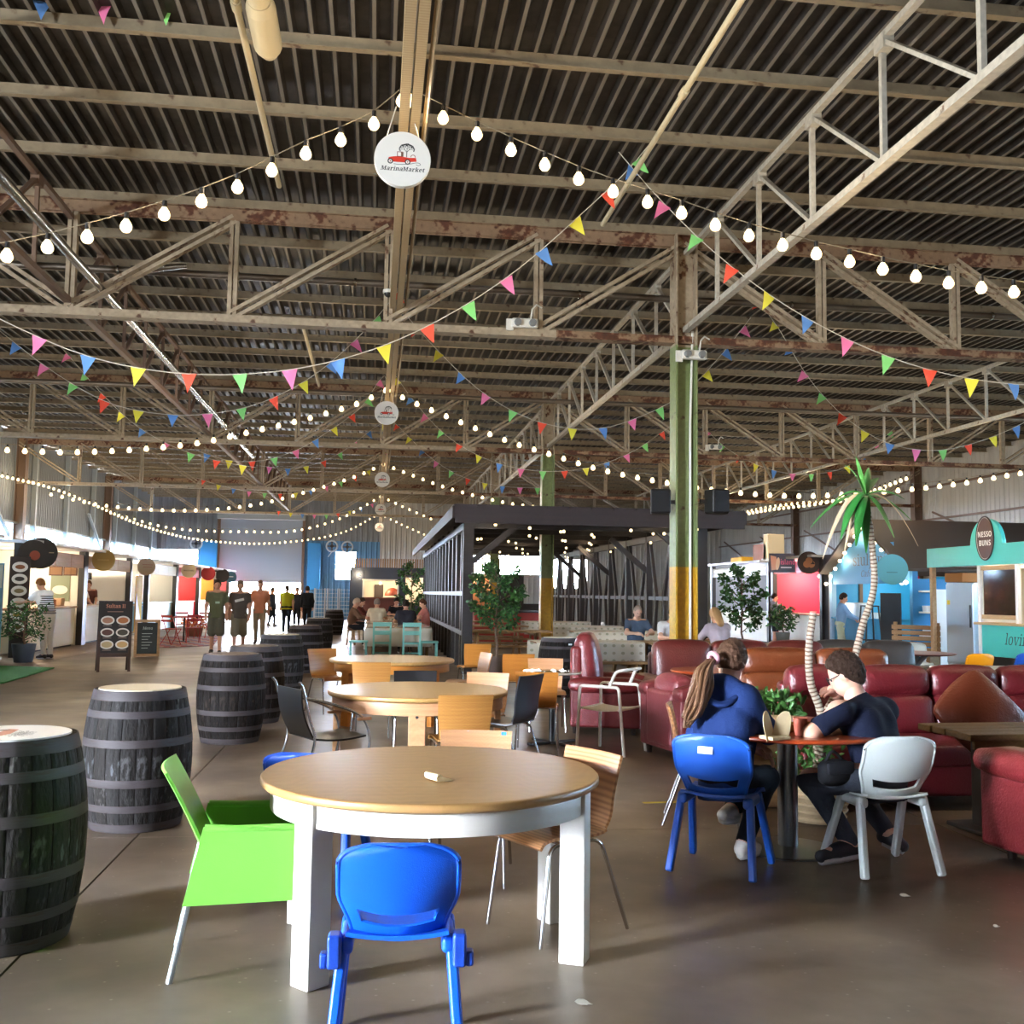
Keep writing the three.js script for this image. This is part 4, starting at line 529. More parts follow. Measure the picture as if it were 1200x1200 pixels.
// ---------------------------------------------------------------- timber pavilion
const mBlackWood = new THREE.MeshPhysicalMaterial({ map: rep(wood(0x2c2422, 0x1d1817, 5, 321), 1), roughness: 0.6 }), mRoofBrown = new THREE.MeshPhysicalMaterial({ map: rep(wood(0x3a2a25, 0x2c201c, 3, 325), 0.6), roughness: 0.7 }), mGreyRail = S(0x606064, 0.6);
const PX0 = 1.78, PX1 = 6.5, PZ0 = -20, PZ1 = -38;
{ const p = struct('timber_pavilion', null, null, null); p.userData.kind = 'thing'; tag(p, 'dark timber pavilion with slatted side walls and bulbs under its flat roof', 'pavilion');
  const post = (x, z, h = 3.05, w = 0.17) => part(p, 'post', box(w, h, w, x, h / 2, z), mBlackWood);
  for (const x of [PX0, PX1]) { post(x, PZ0, 3.05, 0.2); }
  part(p, 'fascia', box(PX1 - PX0 + 0.75, 0.3, 0.05, (PX0 + PX1) / 2, 2.98, PZ0 + 1.45), mRoofBrown); part(p, 'front_beam', box(PX1 - PX0 + 0.2, 0.24, 0.14, (PX0 + PX1) / 2, 2.95, PZ0), mBlackWood);
  for (const x of [PX0 - 0.4, PX1 + 0.4]) part(p, 'side_fascia', box(0.05, 0.22, PZ0 - PZ1 + 2, x, 3.03, (PZ0 + PZ1) / 2 + 0.45), mRoofBrown);
  for (let i = 0; i < 13; i++) { const w = (PX1 - PX0 + 0.8) / 13; part(p, 'roof_board', box(w - 0.01, 0.05, PZ0 - PZ1 + 2, PX0 - 0.4 + w * (i + 0.5), 3.15, (PZ0 + PZ1) / 2 + 0.45), mRoofBrown); }
  for (let i = 0; i <= 9; i++) part(p, 'joist', box(PX1 - PX0, 0.14, 0.06, (PX0 + PX1) / 2, 3.04, PZ0 - i * 2), mBlackWood);
  for (const x of [PX0, PX1]) part(p, 'wall_plate', box(0.14, 0.14, PZ0 - PZ1, x, 2.9, (PZ0 + PZ1) / 2), mGreyRail);
  // left side: close uprights with rails
  for (let i = 1; i <= 15; i++) { const z = PZ0 - i * 1.2; part(p, 'upright', box(0.08, 2.9, 0.2, PX0, 1.45, z), mBlackWood); if (i % 2) part(p, 'upright', bar(V(PX0 + 0.05, 0, z + 0.5), V(PX0 + 0.05, 2.85, z + 0.25), 0.07, 0.16), mBlackWood); }
  for (const y of [0.75, 1.55]) part(p, 'rail', box(0.06, 0.09, PZ0 - PZ1, PX0 - 0.02, y, (PZ0 + PZ1) / 2), mGreyRail);
  // right side: posts with V braces
  for (let i = 1; i <= 9; i++) { const z = PZ0 - i * 2; post(PX1, z, 3.05, 0.15); for (const s of [-1, 1]) part(p, 'brace', bar(V(PX1, 1.5, z + 1 + s * 0.3), V(PX1, 2.9, z + 1 + s * 0.9), 0.07, 0.1), mBlackWood); for (const s of [-1, 1]) part(p, 'brace', bar(V(PX1, 1.5, z + 1 + s * 0.3), V(PX1, 0.1, z + 1 + s * 0.6), 0.07, 0.1), mBlackWood); }
  part(p, 'rail', box(0.06, 0.09, PZ0 - PZ1, PX1, 1.5, (PZ0 + PZ1) / 2), mGreyRail);
  for (const s of [-1, 1]) { const x = s < 0 ? PX0 : PX1; part(p, 'corner_brace', bar(V(x, 2.1, PZ0), V(x - s * 0.95, 2.9, PZ0), 0.1, 0.12), mBlackWood); }
  for (let i = 1; i < 4; i++) { part(p, 'corner_brace', bar(V(PX1, 2.1, PZ0 - i * 4), V(PX1 - 0.95, 2.9, PZ0 - i * 4), 0.1, 0.12), mBlackWood); }
  // far end: orange panelled bar front, black door, slats above
  const mOrange = S(0x9a6240, 0.6); part(p, 'end_panel', box(2.5, 2.2, 0.06, PX0 + 1.35, 1.1, PZ1), mOrange, 'orange panelled end wall'); part(p, 'end_door', box(1.1, 2.25, 0.08, PX0 + 3.15, 1.13, PZ1), mDark, 'black door'); part(p, 'end_panel', box(1.0, 1.2, 0.06, PX0 + 4.2, 0.6, PZ1), mDark);
  for (let i = 0; i < 26; i++) part(p, 'slat', box(0.06, 0.7, 0.03, PX0 + 0.15 + i * 0.105, 2.55, PZ1), S(0x5a4636, 0.6));
  // bulbs under the roof
  for (let j = 0; j < 10; j++) for (let i = 0; i < 7; i++) { if ((i * 3 + j * 5) % 4 === 1) continue; const b = part(p, 'ceiling_bulb', new THREE.SphereGeometry(0.032, 10, 8), mBulb); b.position.set(PX0 + 0.45 + i * 0.66 + (j % 2) * 0.25, 2.86 - 0.05 * ((i + j) % 3), PZ0 + 0.7 - j * 1.7);
    if ((i + 2 * j) % 5 === 0) { const l = new THREE.PointLight(BULBCOL, 0.9, 0, 2); l.name = 'ceiling_bulb_light'; l.position.copy(b.position); l.castShadow = true; p.add(l); } }
  for (let i = 0; i < 4; i++) { const b = part(p, 'wall_lamp', new THREE.SphereGeometry(0.07, 12, 8), mBulb); b.position.set(PX0 + 0.5 + i * 0.5, 2.05, PZ1 + 0.12); const l = new THREE.PointLight(BULBCOL, 3, 0, 2); l.name = 'wall_lamp_light'; l.position.copy(b.position).add(V(0, 0, 0.1)); l.castShadow = true; p.add(l); }
}
// picnic tables
const mPicnic = new THREE.MeshPhysicalMaterial({ map: rep(wood(0x9c7a50, 0x7a5a38, 4, 331), 1), roughness: 0.6 }), mCloth = new THREE.MeshPhysicalMaterial({ map: rep(tex(256, (u, v) => { const d = Math.hypot((u * 6) % 1 - 0.5, (v * 6) % 1 - 0.5); return d < 0.2 ? mixc([0.7, 0.64, 0.56], [0.62, 0.62, 0.52], hash((u * 6) | 0, (v * 6) | 0, 4)) : [0.82, 0.79, 0.72]; }), 2), roughness: 0.7 });
function picnic(label, pos, turn, cloth, group, len = 1.9) {
  const t = thing('picnic_table', label, 'table', pos, turn, group);
  for (let i = 0; i < 5; i++) part(t, 'top_plank', rbox(len, 0.04, 0.138, 0.006, 0, 0.74, -0.29 + i * 0.145), mPicnic);
  for (const s of [-1, 1]) { for (let i = 0; i < 2; i++) part(t, 'bench_plank', rbox(len, 0.04, 0.135, 0.006, 0, 0.44, s * (0.62 + i * 0.142)), mPicnic); for (const x of [-1, 1]) part(t, 'leg', bar(V(x * len * 0.36, 0.02, s * 0.6), V(x * len * 0.36, 0.72, s * 0.22), 0.045, 0.09), mPicnic); }
  for (const x of [-1, 1]) part(t, 'cross_bar', box(0.045, 0.09, 1.5, x * len * 0.36 + 0.04, 0.39, 0), mPicnic);
  if (cloth) { const c = solo('tablecloth', slab((u, v) => { const X = (u - 0.5) * (len + 0.08), d = (v - 0.5) * 1.5, a = Math.abs(d), z = Math.sign(d) * Math.min(a, 0.37 + 0.02), y = 0.764 - Math.max(0, a - 0.38); return V(X, y, z + Math.sign(d) * (a > 0.4 ? 0.012 * Math.sin(X * 11) + 0.05 * (a - 0.38) : 0)); }, 40, 26, 0.003), mCloth, cloth, 'tablecloth', group && 'patterned cloths in the pavilion', pos, turn); }
  return t;
}
picnic('weathered picnic table outside the pavilion beside the dark barrel', [3.6, 0, -17.4], 0.05, 'patterned cloth on the picnic table beside the dark barrel', null, 1.8);
picnic('picnic table before the pavilion beside the seated man in white', [5.4, 0, -17.6], 0.02, null, null, 1.7);
for (const [x, z] of [[2.9, -22.5], [5.3, -22.5], [2.9, -26], [5.3, -26], [2.9, -30], [5.3, -30]]) picnic('long picnic table standing inside the dark timber pavilion', [x, 0, z], 0, x > 4 ? 'patterned cloth on a long table inside the pavilion' : null, 'long tables inside the pavilion', 1.9);
{ const t = thing('red_counter', 'red tiled service counter with black top inside the pavilion', 'counter', [4.4, 0, -33.5]); part(t, 'body', box(2.4, 0.95, 0.6, 0, 0.475, 0), S(0x9c2f24, 0.5)); part(t, 'top', rbox(2.6, 0.06, 0.75, 0.01, 0, 0.98, 0), mDark); }
// cloth covered dining tables with turquoise chairs left of the pavilion
const mClear = S(0xc9c2b4, 0.25, { clearcoat: 0.5 }), mTeal = S(0x78bfb6, 0.5);
for (let k = 0; k < 4; k++) { const z = -24.8 - k * 3.0, t = thing('dining_table', ['cream dining table behind the turquoise chairs', 'second cream dining table behind the turquoise chairs', 'third cream dining table behind the turquoise chairs', 'fourth cream dining table behind the turquoise chairs'][k], 'table', [0.55 - k * 0.02, 0, z]);
  part(t, 'tabletop', box(1.5, 0.04, 2.3, 0, 0.73, 0), mPicnic); for (const x of [-1, 1]) for (const zz of [-1, 1]) part(t, 'leg', box(0.07, 0.71, 0.07, x * 0.65, 0.355, zz * 1.0), mPicnic);
  solo('tablecloth', slab((u, v) => { const a = (u - 0.5) * 2.5, b = (v - 0.5) * 3.3, X = Math.sign(a) * Math.min(Math.abs(a), 0.77), Z = Math.sign(b) * Math.min(Math.abs(b), 1.17), dr = Math.max(0, Math.abs(a) - 0.77) + Math.max(0, Math.abs(b) - 1.17) * 0.9; return V(X + (dr > 0.02 ? 0.02 * Math.sin(b * 9) : 0), 0.756 - Math.min(dr, 0.5), Z + (dr > 0.02 ? 0.02 * Math.sin(a * 12) : 0)); }, 30, 36, 0.003), mClear, ['glossy cream cloth on the table behind the turquoise chairs', 'glossy cream cloth on the second table behind the turquoise chairs', 'glossy cream cloth on the third table behind the turquoise chairs', 'glossy cream cloth on the fourth table behind the turquoise chairs'][k], 'tablecloth', null, [0.55 - k * 0.02, 0, z]); }
function tealChair(x, z, turn) { const t = thing('painted_chair', 'turquoise painted wooden chair at the end of the cream table', 'chair', [x, 0, z], turn, 'turquoise chairs at the cream table'); t.scale.setScalar(0.93); part(t, 'seat', rbox(0.44, 0.04, 0.42, 0.01, 0, 0.45, 0), mTeal); for (const s of [-1, 1]) { part(t, 'leg', box(0.045, 0.43, 0.045, s * 0.19, 0.215, 0.18), mTeal); part(t, 'leg', box(0.045, 0.95, 0.045, s * 0.2, 0.475, -0.2), mTeal); part(t, 'stretcher', box(0.03, 0.03, 0.36, s * 0.19, 0.2, 0), mTeal); } for (const y of [0.9, 0.7]) part(t, 'back_rail', rbox(0.38, 0.1, 0.025, 0.008, 0, y, -0.2), mTeal); part(t, 'stretcher', box(0.36, 0.03, 0.03, 0, 0.2, 0.18), mTeal); }
tealChair(0.17, -23.35, PI); tealChair(0.83, -23.3, PI);
for (const [x, lab] of [[-0.35, 'turquoise painted bench left of the turquoise chairs'], [1.22, 'turquoise painted bench right of the turquoise chairs']]) { const t = thing('painted_bench', lab, 'bench', [x, 0, -23.3]); part(t, 'seat', rbox(0.42, 0.04, 0.35, 0.01, 0, 0.45, 0), mTeal); for (const s of [-1, 1]) for (const q of [-1, 1]) part(t, 'leg', box(0.045, 0.43, 0.045, s * 0.17, 0.215, q * 0.13), mTeal); }

// bar house at the end of the hall
{ const b = struct('bar_house'); b.userData.kind = 'thing'; tag(b, 'dark blue bar house with serving hatch and slatted parapet near the end wall', 'building'); const mW = S(0x3a3f4a, 0.6), Z = -45, m2 = mPicnic;
  part(b, 'wall', [box(0.55, 2.55, 0.12, -0.78, 1.27, Z), box(1.5, 0.75, 0.12, 0.22, 0.37, Z), box(1.5, 0.45, 0.12, 0.22, 2.33, Z), box(0.35, 2.55, 0.12, 1.12, 1.27, Z), box(0.9, 1.1, 0.12, 1.75, 0.55, Z), box(0.9, 0.35, 0.12, 1.75, 2.38, Z)], mW);
  part(b, 'side_wall', box(0.12, 2.55, 5, -1.05, 1.27, Z - 2.5), mW); part(b, 'back_wall', box(3.2, 2.55, 0.1, 0.6, 1.27, Z - 2.2), S(0xd8cdb8, 0.8)); part(b, 'roof', box(3.4, 0.08, 5.2, 0.6, 2.58, Z - 2.5), mW);
  for (let i = 0; i < 34; i++) part(b, 'parapet_slat', box(0.06, 0.42, 0.03, -1.0 + i * 0.1, 2.8, Z + 0.05), m2);
  part(b, 'hatch_frame', [box(1.6, 0.07, 0.1, 0.22, 2.08, Z + 0.05), box(0.07, 1.35, 0.1, -0.53, 1.4, Z + 0.05), box(0.07, 1.35, 0.1, 0.97, 1.4, Z + 0.05)], S(0xe4ddd0, 0.5)); part(b, 'counter', box(1.5, 0.06, 0.4, 0.22, 1.3, Z + 0.05), S(0x7a4030, 0.5)); part(b, 'counter_panel', box(1.5, 0.55, 0.06, 0.22, 1.0, Z + 0.08), S(0x6d3a30, 0.6)); part(b, 'oven', new THREE.SphereGeometry(0.35, 20, 12, 0, 2 * PI, 0, PI / 2).translate(0.75, 1.4, Z - 1.2), S(0x8a3a22, 0.6)); part(b, 'inner_door', box(0.4, 1.9, 0.05, 0.15, 0.95, Z - 2.1), S(0x3a2a22, 0.6));
  for (const [x, y, z, I] of [[0.2, 1.95, Z - 0.9, 8], [1.75, 2.0, Z - 0.8, 8], [-0.75, 2.3, Z + 0.25, 2]]) { const l = part(b, 'lamp_bulb', new THREE.SphereGeometry(0.07, 12, 8), mBulb); l.position.set(x, y, z); const q = new THREE.PointLight(BULBCOL, I, 0, 2); q.name = 'bar_lamp_light'; q.position.copy(l.position); q.castShadow = true; b.add(q); } }
// wire cages by the end wall
for (const [px, lab] of [[376, 'silver wire roll cage beside the blue wall panel'], [388, 'silver wire roll cage below the bright window'], [405, 'silver wire roll cage next to the bar house']]) { const p = D(px, 715, 49), t = thing('roll_cage', lab, 'cage', [p.x, 0, -49]), m = S(0xc8d0d8, 0.4); for (const x of [-0.3, 0.3]) for (const z of [-0.35, 0.35]) part(t, 'post', rod(V(x, 0.1, z), V(x, 1.7, z), 0.018), m); for (let i = 0; i < 9; i++) part(t, 'wire', [rod(V(-0.3, 0.2 + i * 0.18, 0.35), V(0.3, 0.2 + i * 0.18, 0.35), 0.006, 0.006, 5), rod(V(-0.3, 0.2 + i * 0.18, -0.35), V(0.3, 0.2 + i * 0.18, -0.35), 0.006, 0.006, 5)], m); for (let i = 0; i < 4; i++) part(t, 'wire', rod(V(-0.2 + i * 0.13, 0.15, 0.35), V(-0.2 + i * 0.13, 1.7, 0.35), 0.006, 0.006, 5), m); part(t, 'deck', box(0.64, 0.04, 0.74, 0, 0.14, 0), m); for (const x of [-0.26, 0.26]) for (const z of [-0.3, 0.3]) part(t, 'wheel', cyl(0.05, 0.05, 0.03, 0, 0, 0, 12).rotateZ(PI / 2).translate(x, 0.05, z), mSocket); }
// round fans on the end wall
for (const [px, py, lab] of [[230, 637, 'round wall fan over the left blue panel'], [389, 640, 'round wall fan above the bright window, nearer the roller door'], [407, 641, 'round wall fan above the bright window, nearer the bar house']]) { const t = thing('wall_fan', lab, 'fan', D(px, py, 58.3)), m = S(0xb8c0c8, 0.4); part(t, 'ring', new THREE.TorusGeometry(0.3, 0.045, 10, 28), m); part(t, 'hub', at(cyl(0.09, 0.09, 0.1), 0, 0, 0, 0, PI / 2), mSocket); for (let i = 0; i < 4; i++) part(t, 'blade', at(box(0.1, 0.26, 0.015, 0, 0.15, 0), 0, 0, 0, 0, 0, i * PI / 2), S(0x4a525a, 0.5)); part(t, 'bracket', bar(V(0, -0.32, 0), V(-0.2, -0.6, -0.2), 0.04, 0.04), m); }
for (const [x, w, lab] of [[-9.2, 0.9, 'bright blue wall panel left of the roller door'], [-3.45, 0.7, 'bright blue wall panel right of the roller door']]) solo('wall_panel', rbox(w, 2.6, 0.3, 0.02), mBluePaint, lab, 'panel', null, [x, 2.95, ZB + 0.25]);

// ---------------------------------------------------------------- plants
const mLeaf = [0x2f5a26, 0x3d6b2c, 0x24481f].map((c) => S(c, 0.5, { side: THREE.DoubleSide })), mBark = new THREE.MeshPhysicalMaterial({ map: rep(wood(0x7a6450, 0x55443a, 4, 341), 2), roughness: 0.85 });
function leafGeo(l, w) { return slab((u, v) => { const x = (u - 0.5) * w * Math.pow(Math.sin(PI * Math.min(0.999, 0.06 + v * 0.93)), 0.8); return V(x, v * l - 0.35 * l * v * v, 0.6 * l * v * v * 0.4 + Math.abs(x) * 0.4); }, 2, 5, 0.001); }
function scatterLeaves(n, place, l, w, seed) { const base = clean(leafGeo(l, w)), bp = base.attributes.position.array, bn = base.attributes.normal.array, bu = base.attributes.uv.array, c = bp.length / 3, P = new Float32Array(n * bp.length), N = new Float32Array(n * bp.length), U = new Float32Array(n * bu.length), m = new THREE.Matrix4(), q = new THREE.Quaternion(), v = V(), s = V();
  for (let k = 0; k < n; k++) { const [p, dir] = place(k); q.setFromUnitVectors(YUP, dir.normalize()); q.multiply(new THREE.Quaternion().setFromAxisAngle(YUP, rr(0, 6.28))); const sc = rr(0.7, 1.25); m.compose(p, q, s.set(sc, sc, sc)); for (let i = 0; i < c; i++) { v.fromArray(bp, i * 3).applyMatrix4(m).toArray(P, (k * c + i) * 3); v.fromArray(bn, i * 3).applyQuaternion(q).toArray(N, (k * c + i) * 3); } U.set(bu, k * bu.length); }
  const g = new THREE.BufferGeometry(); g.setAttribute('position', new THREE.BufferAttribute(P, 3)); g.setAttribute('normal', new THREE.BufferAttribute(N, 3)); g.setAttribute('uv', new THREE.BufferAttribute(U, 2)); return g; }
function potTree(name, label, pos, h, rw, y0, n, potMat, pr = 0.2, ph = 0.35, leaf = [0.1, 0.045]) {
  const t = thing(name, label, 'plant', pos); part(t, 'pot', lathe([[0.0001, 0], [pr * 0.75, 0], [pr, ph], [pr * 0.9, ph], [pr * 0.85, ph - 0.04], [0.0001, ph - 0.04]], 24), potMat); part(t, 'soil', cyl(pr * 0.84, pr * 0.84, 0.02, 0, ph - 0.045, 0), mFoot);
  part(t, 'trunk', sweep([V(0, ph - 0.1, 0), V(0.02, (y0 + ph) / 2, 0.01), V(-0.01, y0, 0), V(0.01, (y0 + h) / 2, 0.02), V(0, h * 0.95, 0)], [0.03, 0.026, 0.023, 0.016, 0.006], 8), mBark);
  const br_ = []; for (let i = 0; i < 16; i++) { const a = i * 2.4, y = y0 + (h - y0) * (i / 17), L = rw * (0.55 + 0.45 * Math.sin(PI * (0.15 + 0.75 * i / 16))); const e = V(Math.cos(a) * L, y + 0.18 * (h - y0) , Math.sin(a) * L); br_.push([V(0, y, 0), e]); part(t, 'branch', sweep([V(0, y, 0), V(e.x * 0.5, y + 0.11 * (h - y0), e.z * 0.5), e], [0.012, 0.009, 0.004], 5), mBark); }
  [0, 1, 2].forEach((k) => { const f = part(t, 'foliage', scatterLeaves(Math.round(n / 3), () => { const [a, b] = br_[Math.floor(rnd() * 16)], u = 0.25 + 0.8 * Math.sqrt(rnd()), p = a.clone().lerp(b, u).add(V(rr(-0.09, 0.09), rr(-0.09, 0.1), rr(-0.09, 0.09))); return [p, V(rr(-1, 1) + b.x, rr(-0.9, 0.7), rr(-1, 1) + b.z)]; }, leaf[0], leaf[1]), mLeaf[k]); f.userData.kind = 'stuff'; });
  return t;
}
potTree('potted_fig_tree', 'bushy potted fig tree at the front corner post of the pavilion', [2.25, 0, -19.1], 2.0, 0.46, 0.85, 1500, S(0x5a4a40, 0.7), 0.2, 0.4, [0.11, 0.05]);
potTree('potted_fig_tree', 'slim potted fig tree before the white kiosk', [8.3, 0, -22.6], 2.15, 0.48, 0.75, 1100, S(0x8a5a34, 0.6), 0.25, 0.45, [0.13, 0.06]);
potTree('potted_bush', 'dark potted bush at the left wall of the pavilion', [1.3, 0, -37.6], 2.5, 0.5, 0.6, 900, S(0x3a3a38, 0.6), 0.25, 0.4, [0.16, 0.06]);
potTree('potted_shrub', 'grey green shrub in a blue pot beside the striped shirt man', [G(27, 776).x, 0, G(27, 776).z], 1.15, 0.42, 0.45, 700, S(0x4a5a6a, 0.5), 0.24, 0.38, [0.1, 0.03]);
// ringed yucca trunks with a crown of strap leaves, in a basket behind the diners
{ const t = thing('yucca', 'tall ringed yucca with strap leaves in a wicker basket behind the diners', 'plant', [3.12, 0, -7.02]); const mR = new THREE.MeshPhysicalMaterial({ map: rep(tex([64, 512], (u, v) => { const b = Math.pow(0.5 + 0.5 * Math.sin((v * 16 + 0.25 * fbm(u, v, 8, 2, 3)) * 2 * PI), 3); return mixc([0.74, 0.68, 0.60], [0.40, 0.29, 0.22], b); }), 1, 2.2), roughness: 0.8, bumpMap: rep(fineBump, 2), bumpScale: 0.004 });
  const L = (px, py, d) => D(px, py, d).sub(t.position), basket = 0.3; part(t, 'basket', lathe([[0.0001, 0], [0.19, 0], [0.24, basket], [0.225, basket], [0.0001, 0.24]], 24), S(0xb39a78, 0.85)); for (let i = 0; i < 6; i++) part(t, 'weave', new THREE.TorusGeometry(0.195 + i * 0.0082, 0.014, 6, 28).rotateX(PI / 2).translate(0, 0.03 + i * 0.05, 0), S(0xc4ab86, 0.85));
  const s = (pts, r) => { const c = new THREE.CatmullRomCurve3(pts); return sweep(c.getSpacedPoints(34), Array.from({ length: 35 }, (_, i) => r[0] + (r[1] - r[0]) * i / 34 + 0.0018 * (i % 2)), 12); };
  part(t, 'trunk', s([V(0.02, 0.22, 0), V(0.04, 0.6, -0.03), L(1000, 775, 7.1), L(1010, 735, 7.12), L(1024, 690, 7.12), L(1022, 640, 7.1), L(1016, 590, 7.1)], [0.03, 0.02]), mR); part(t, 'trunk', s([V(-0.03, 0.22, 0.03), L(962, 838, 6.98), L(950, 800, 6.98), L(948, 760, 6.98), L(953, 718, 6.98)], [0.03, 0.024]), mR, 'cut bare trunk');
  part(t, 'cut_end', cyl(0.025, 0.025, 0.004, 0, 0, 0, 12).translate(...L(953, 717, 6.98).toArray()), S(0xcdb48c, 0.7));
  const top = L(1014, 580, 7.1); const leaf = (e, w, mat, droop = 0.3) => { const mid = top.clone().lerp(e, 0.45).add(V(0, droop, 0)), c = new THREE.QuadraticBezierCurve3(top, mid, e), side = e.clone().sub(top).cross(V(0, 1, 0.3)).normalize(); part(t, 'strap_leaf', slab((u, v) => { const p = c.getPoint(v), ww = w * Math.pow(Math.sin(PI * Math.min(0.99, 0.12 + 0.87 * v)), 0.7), x = (u - 0.5) * 2; return p.addScaledVector(side, x * ww).add(V(0, -Math.abs(x) * ww * 0.4, 0)); }, 4, 12, 0.002), mat); };
  const mG = S(0x2f7a34, 0.4), mG2 = S(0x5c9a4a, 0.45), mDry = S(0xc9b08c, 0.8);
  for (const [x, y, d, w, m, dr] of [[985, 632, 6.9, 0.034, mG, 0.22], [1003, 640, 6.85, 0.036, mG, 0.2], [1015, 648, 6.9, 0.036, mG, 0.2], [1048, 630, 6.95, 0.03, mG2, 0.16], [1068, 610, 7.2, 0.026, mG2, 0.12], [950, 618, 7.0, 0.02, mG, 0.16], [990, 545, 7.1, 0.03, mG2, 0.1], [1003, 535, 7.0, 0.03, mG2, 0.06], [1018, 548, 7.3, 0.026, mG, 0.05], [1030, 560, 7.4, 0.028, mG, 0.08], [1060, 585, 7.0, 0.024, mG, 0.1], [975, 590, 7.2, 0.028, mG, 0.12], [1008, 620, 7.35, 0.034, mG, 0.22], [964, 655, 6.9, 0.018, mDry, 0.3], [1076, 640, 7.0, 0.016, mDry, 0.25], [988, 655, 6.95, 0.014, mDry, 0.24]]) leaf(L(x, y, d), w, m, dr);
  const h = part(t, 'ground_leaves', scatterLeaves(160, () => [V(rr(-0.24, 0.14), rr(0.28, 0.52), rr(-0.2, 0.2)), V(rr(-1, 1), rr(0, 1), rr(-1, 1))], 0.09, 0.03), mLeaf[1]); h.userData.kind = 'stuff'; }
{ const t = thing('planter', 'bushy green plant in a wooden planter behind the red diners table', 'plant', [2.95, 0, -7.55]); part(t, 'planter_box', rbox(0.5, 0.62, 0.3, 0.02, 0, 0.31, 0), mPicnic); const h = part(t, 'foliage', scatterLeaves(420, () => [V(rr(-0.27, 0.27), rr(0.6, 0.82), rr(-0.15, 0.15)), V(rr(-1, 1), rr(0, 1.2), rr(-1, 1))], 0.11, 0.03), mLeaf[1]); h.userData.kind = 'stuff'; }
// ---------------------------------------------------------------- market stalls along both walls
const mBlackPost = S(0x1a1716, 0.5), mCanopy = S(0xb4b6b8, 0.5), mPanelWood = new THREE.MeshPhysicalMaterial({ map: rep(wood(0xb08a62, 0x93704c, 3, 401), 0.7), roughness: 0.6 });
const mWarm = new THREE.MeshStandardMaterial({ name: 'lamp_glow', color: 0xfff0d0, emissive: new THREE.Color(1, 0.82, 0.55), emissiveIntensity: 5, roughness: 0.4 });
function lampIn(t, x, y, z, I, col = BULBCOL, r = 0.06) { const b = part(t, 'lamp_bulb', new THREE.SphereGeometry(r, 12, 8), mWarm); b.position.set(x, y, z); part(b, 'lamp_cord', rod(V(0, r, 0), V(0, r + 0.4, 0), 0.006), mSocket); const l = new THREE.PointLight(col, I, 0, 2); l.name = 'stall_lamp_light'; l.position.copy(b.position); l.shadow.radius = 3; l.castShadow = true; t.add(l); }
const WARMWHITE = new THREE.Color(1, 0.86, 0.66);
// left stalls open toward +x; z0 is the end nearer the camera
function stall(label, z0, z1, o) {
  const X = o.x ?? -8, s = o.s ?? 1, t = thing('market_stall', label, 'stall', [0, 0, 0]), L = z0 - z1, zc = (z0 + z1) / 2, dep = o.depth ?? 3.4, H = o.h ?? 2.55;
  part(t, 'post', box(0.16, H, 0.18, X, H / 2, z0 - 0.09), o.post ?? mBlackPost); part(t, 'post', box(0.16, H, 0.18, X, H / 2, z1 + 0.09), o.post ?? mBlackPost);
  const n = o.panels ?? 4; for (let i = 0; i < n; i++) part(t, 'fascia_panel', rbox(0.05, o.fh ?? 0.36, L / n - 0.03, 0.006, X + s * 0.02, H - 0.1 - (o.fh ?? 0.36) / 2, z0 - L / n * (i + 0.5)), o.fascia ?? mPanelWood);
  part(t, 'roof', box(dep + 0.5, 0.07, L, X - s * (dep / 2 - 0.15), H + 0.04, zc), mCanopy); part(t, 'back_wall', box(0.06, H, L, X - s * dep, H / 2, zc), o.back); part(t, 'side_wall', box(dep, H, 0.05, X - s * dep / 2, H / 2, z1 + 0.06), o.side ?? o.back); part(t, 'side_wall', box(dep - 0.9, H, 0.05, X - s * (dep / 2 + 0.45), H / 2, z0 - 0.06), o.side ?? o.back);
  const cx = X - s * 0.35, cl = (o.counterLen ?? 0.86) * L; part(t, 'counter', [rbox(0.06, 0.98, cl, 0.01, cx + s * 0.25, 0.53, zc + (o.cz ?? 0)), box(0.55, 0.9, cl - 0.05, cx - s * 0.05, 0.5, zc + (o.cz ?? 0))], o.counter); part(t, 'counter_top', rbox(0.7, 0.05, cl + 0.06, 0.01, cx - s * 0.02, 1.04, zc + (o.cz ?? 0)), o.ctop ?? mPanelWood);
  part(t, 'kickboard', box(0.04, 0.1, cl, cx + s * 0.2, 0.05, zc + (o.cz ?? 0)), mDark);
  lampIn(t, X - s * 1.2, H - 0.5, zc + L * 0.25, o.light ?? 14, o.lc ?? WARMWHITE); lampIn(t, X - s * 1.2, H - 0.5, zc - L * 0.25, o.light ?? 14, o.lc ?? WARMWHITE);
  if (o.extra) o.extra(t, X, zc, s); return t;
}
function roundSign(label, z, y, r, c, draw, X = -7.86, s = 1) {
  const t = thing('round_sign', label, 'sign', [X + s * 0.2, y, z], s * 0.3); part(t, 'disc', cyl(r, r, 0.04, 0, 0, 0, 36).rotateX(PI / 2), S(c, 0.5)); const map = drawn(256, 256, (x) => { x.fillStyle = '#' + c.toString(16).padStart(6, '0'); x.fillRect(0, 0, 256, 256); x.textAlign = 'center'; draw(x); }); part(t, 'printed_face', new THREE.CircleGeometry(r * 0.97, 36).translate(0, 0, 0.0215), new THREE.MeshPhysicalMaterial({ map, roughness: 0.5 })); part(t, 'bracket', box(0.03, 0.03, 0.12, 0, r * 0.6, -0.06), mSocket); return t; }
const cream = S(0xe6dfd0, 0.7), white = S(0xf0eee8, 0.6);
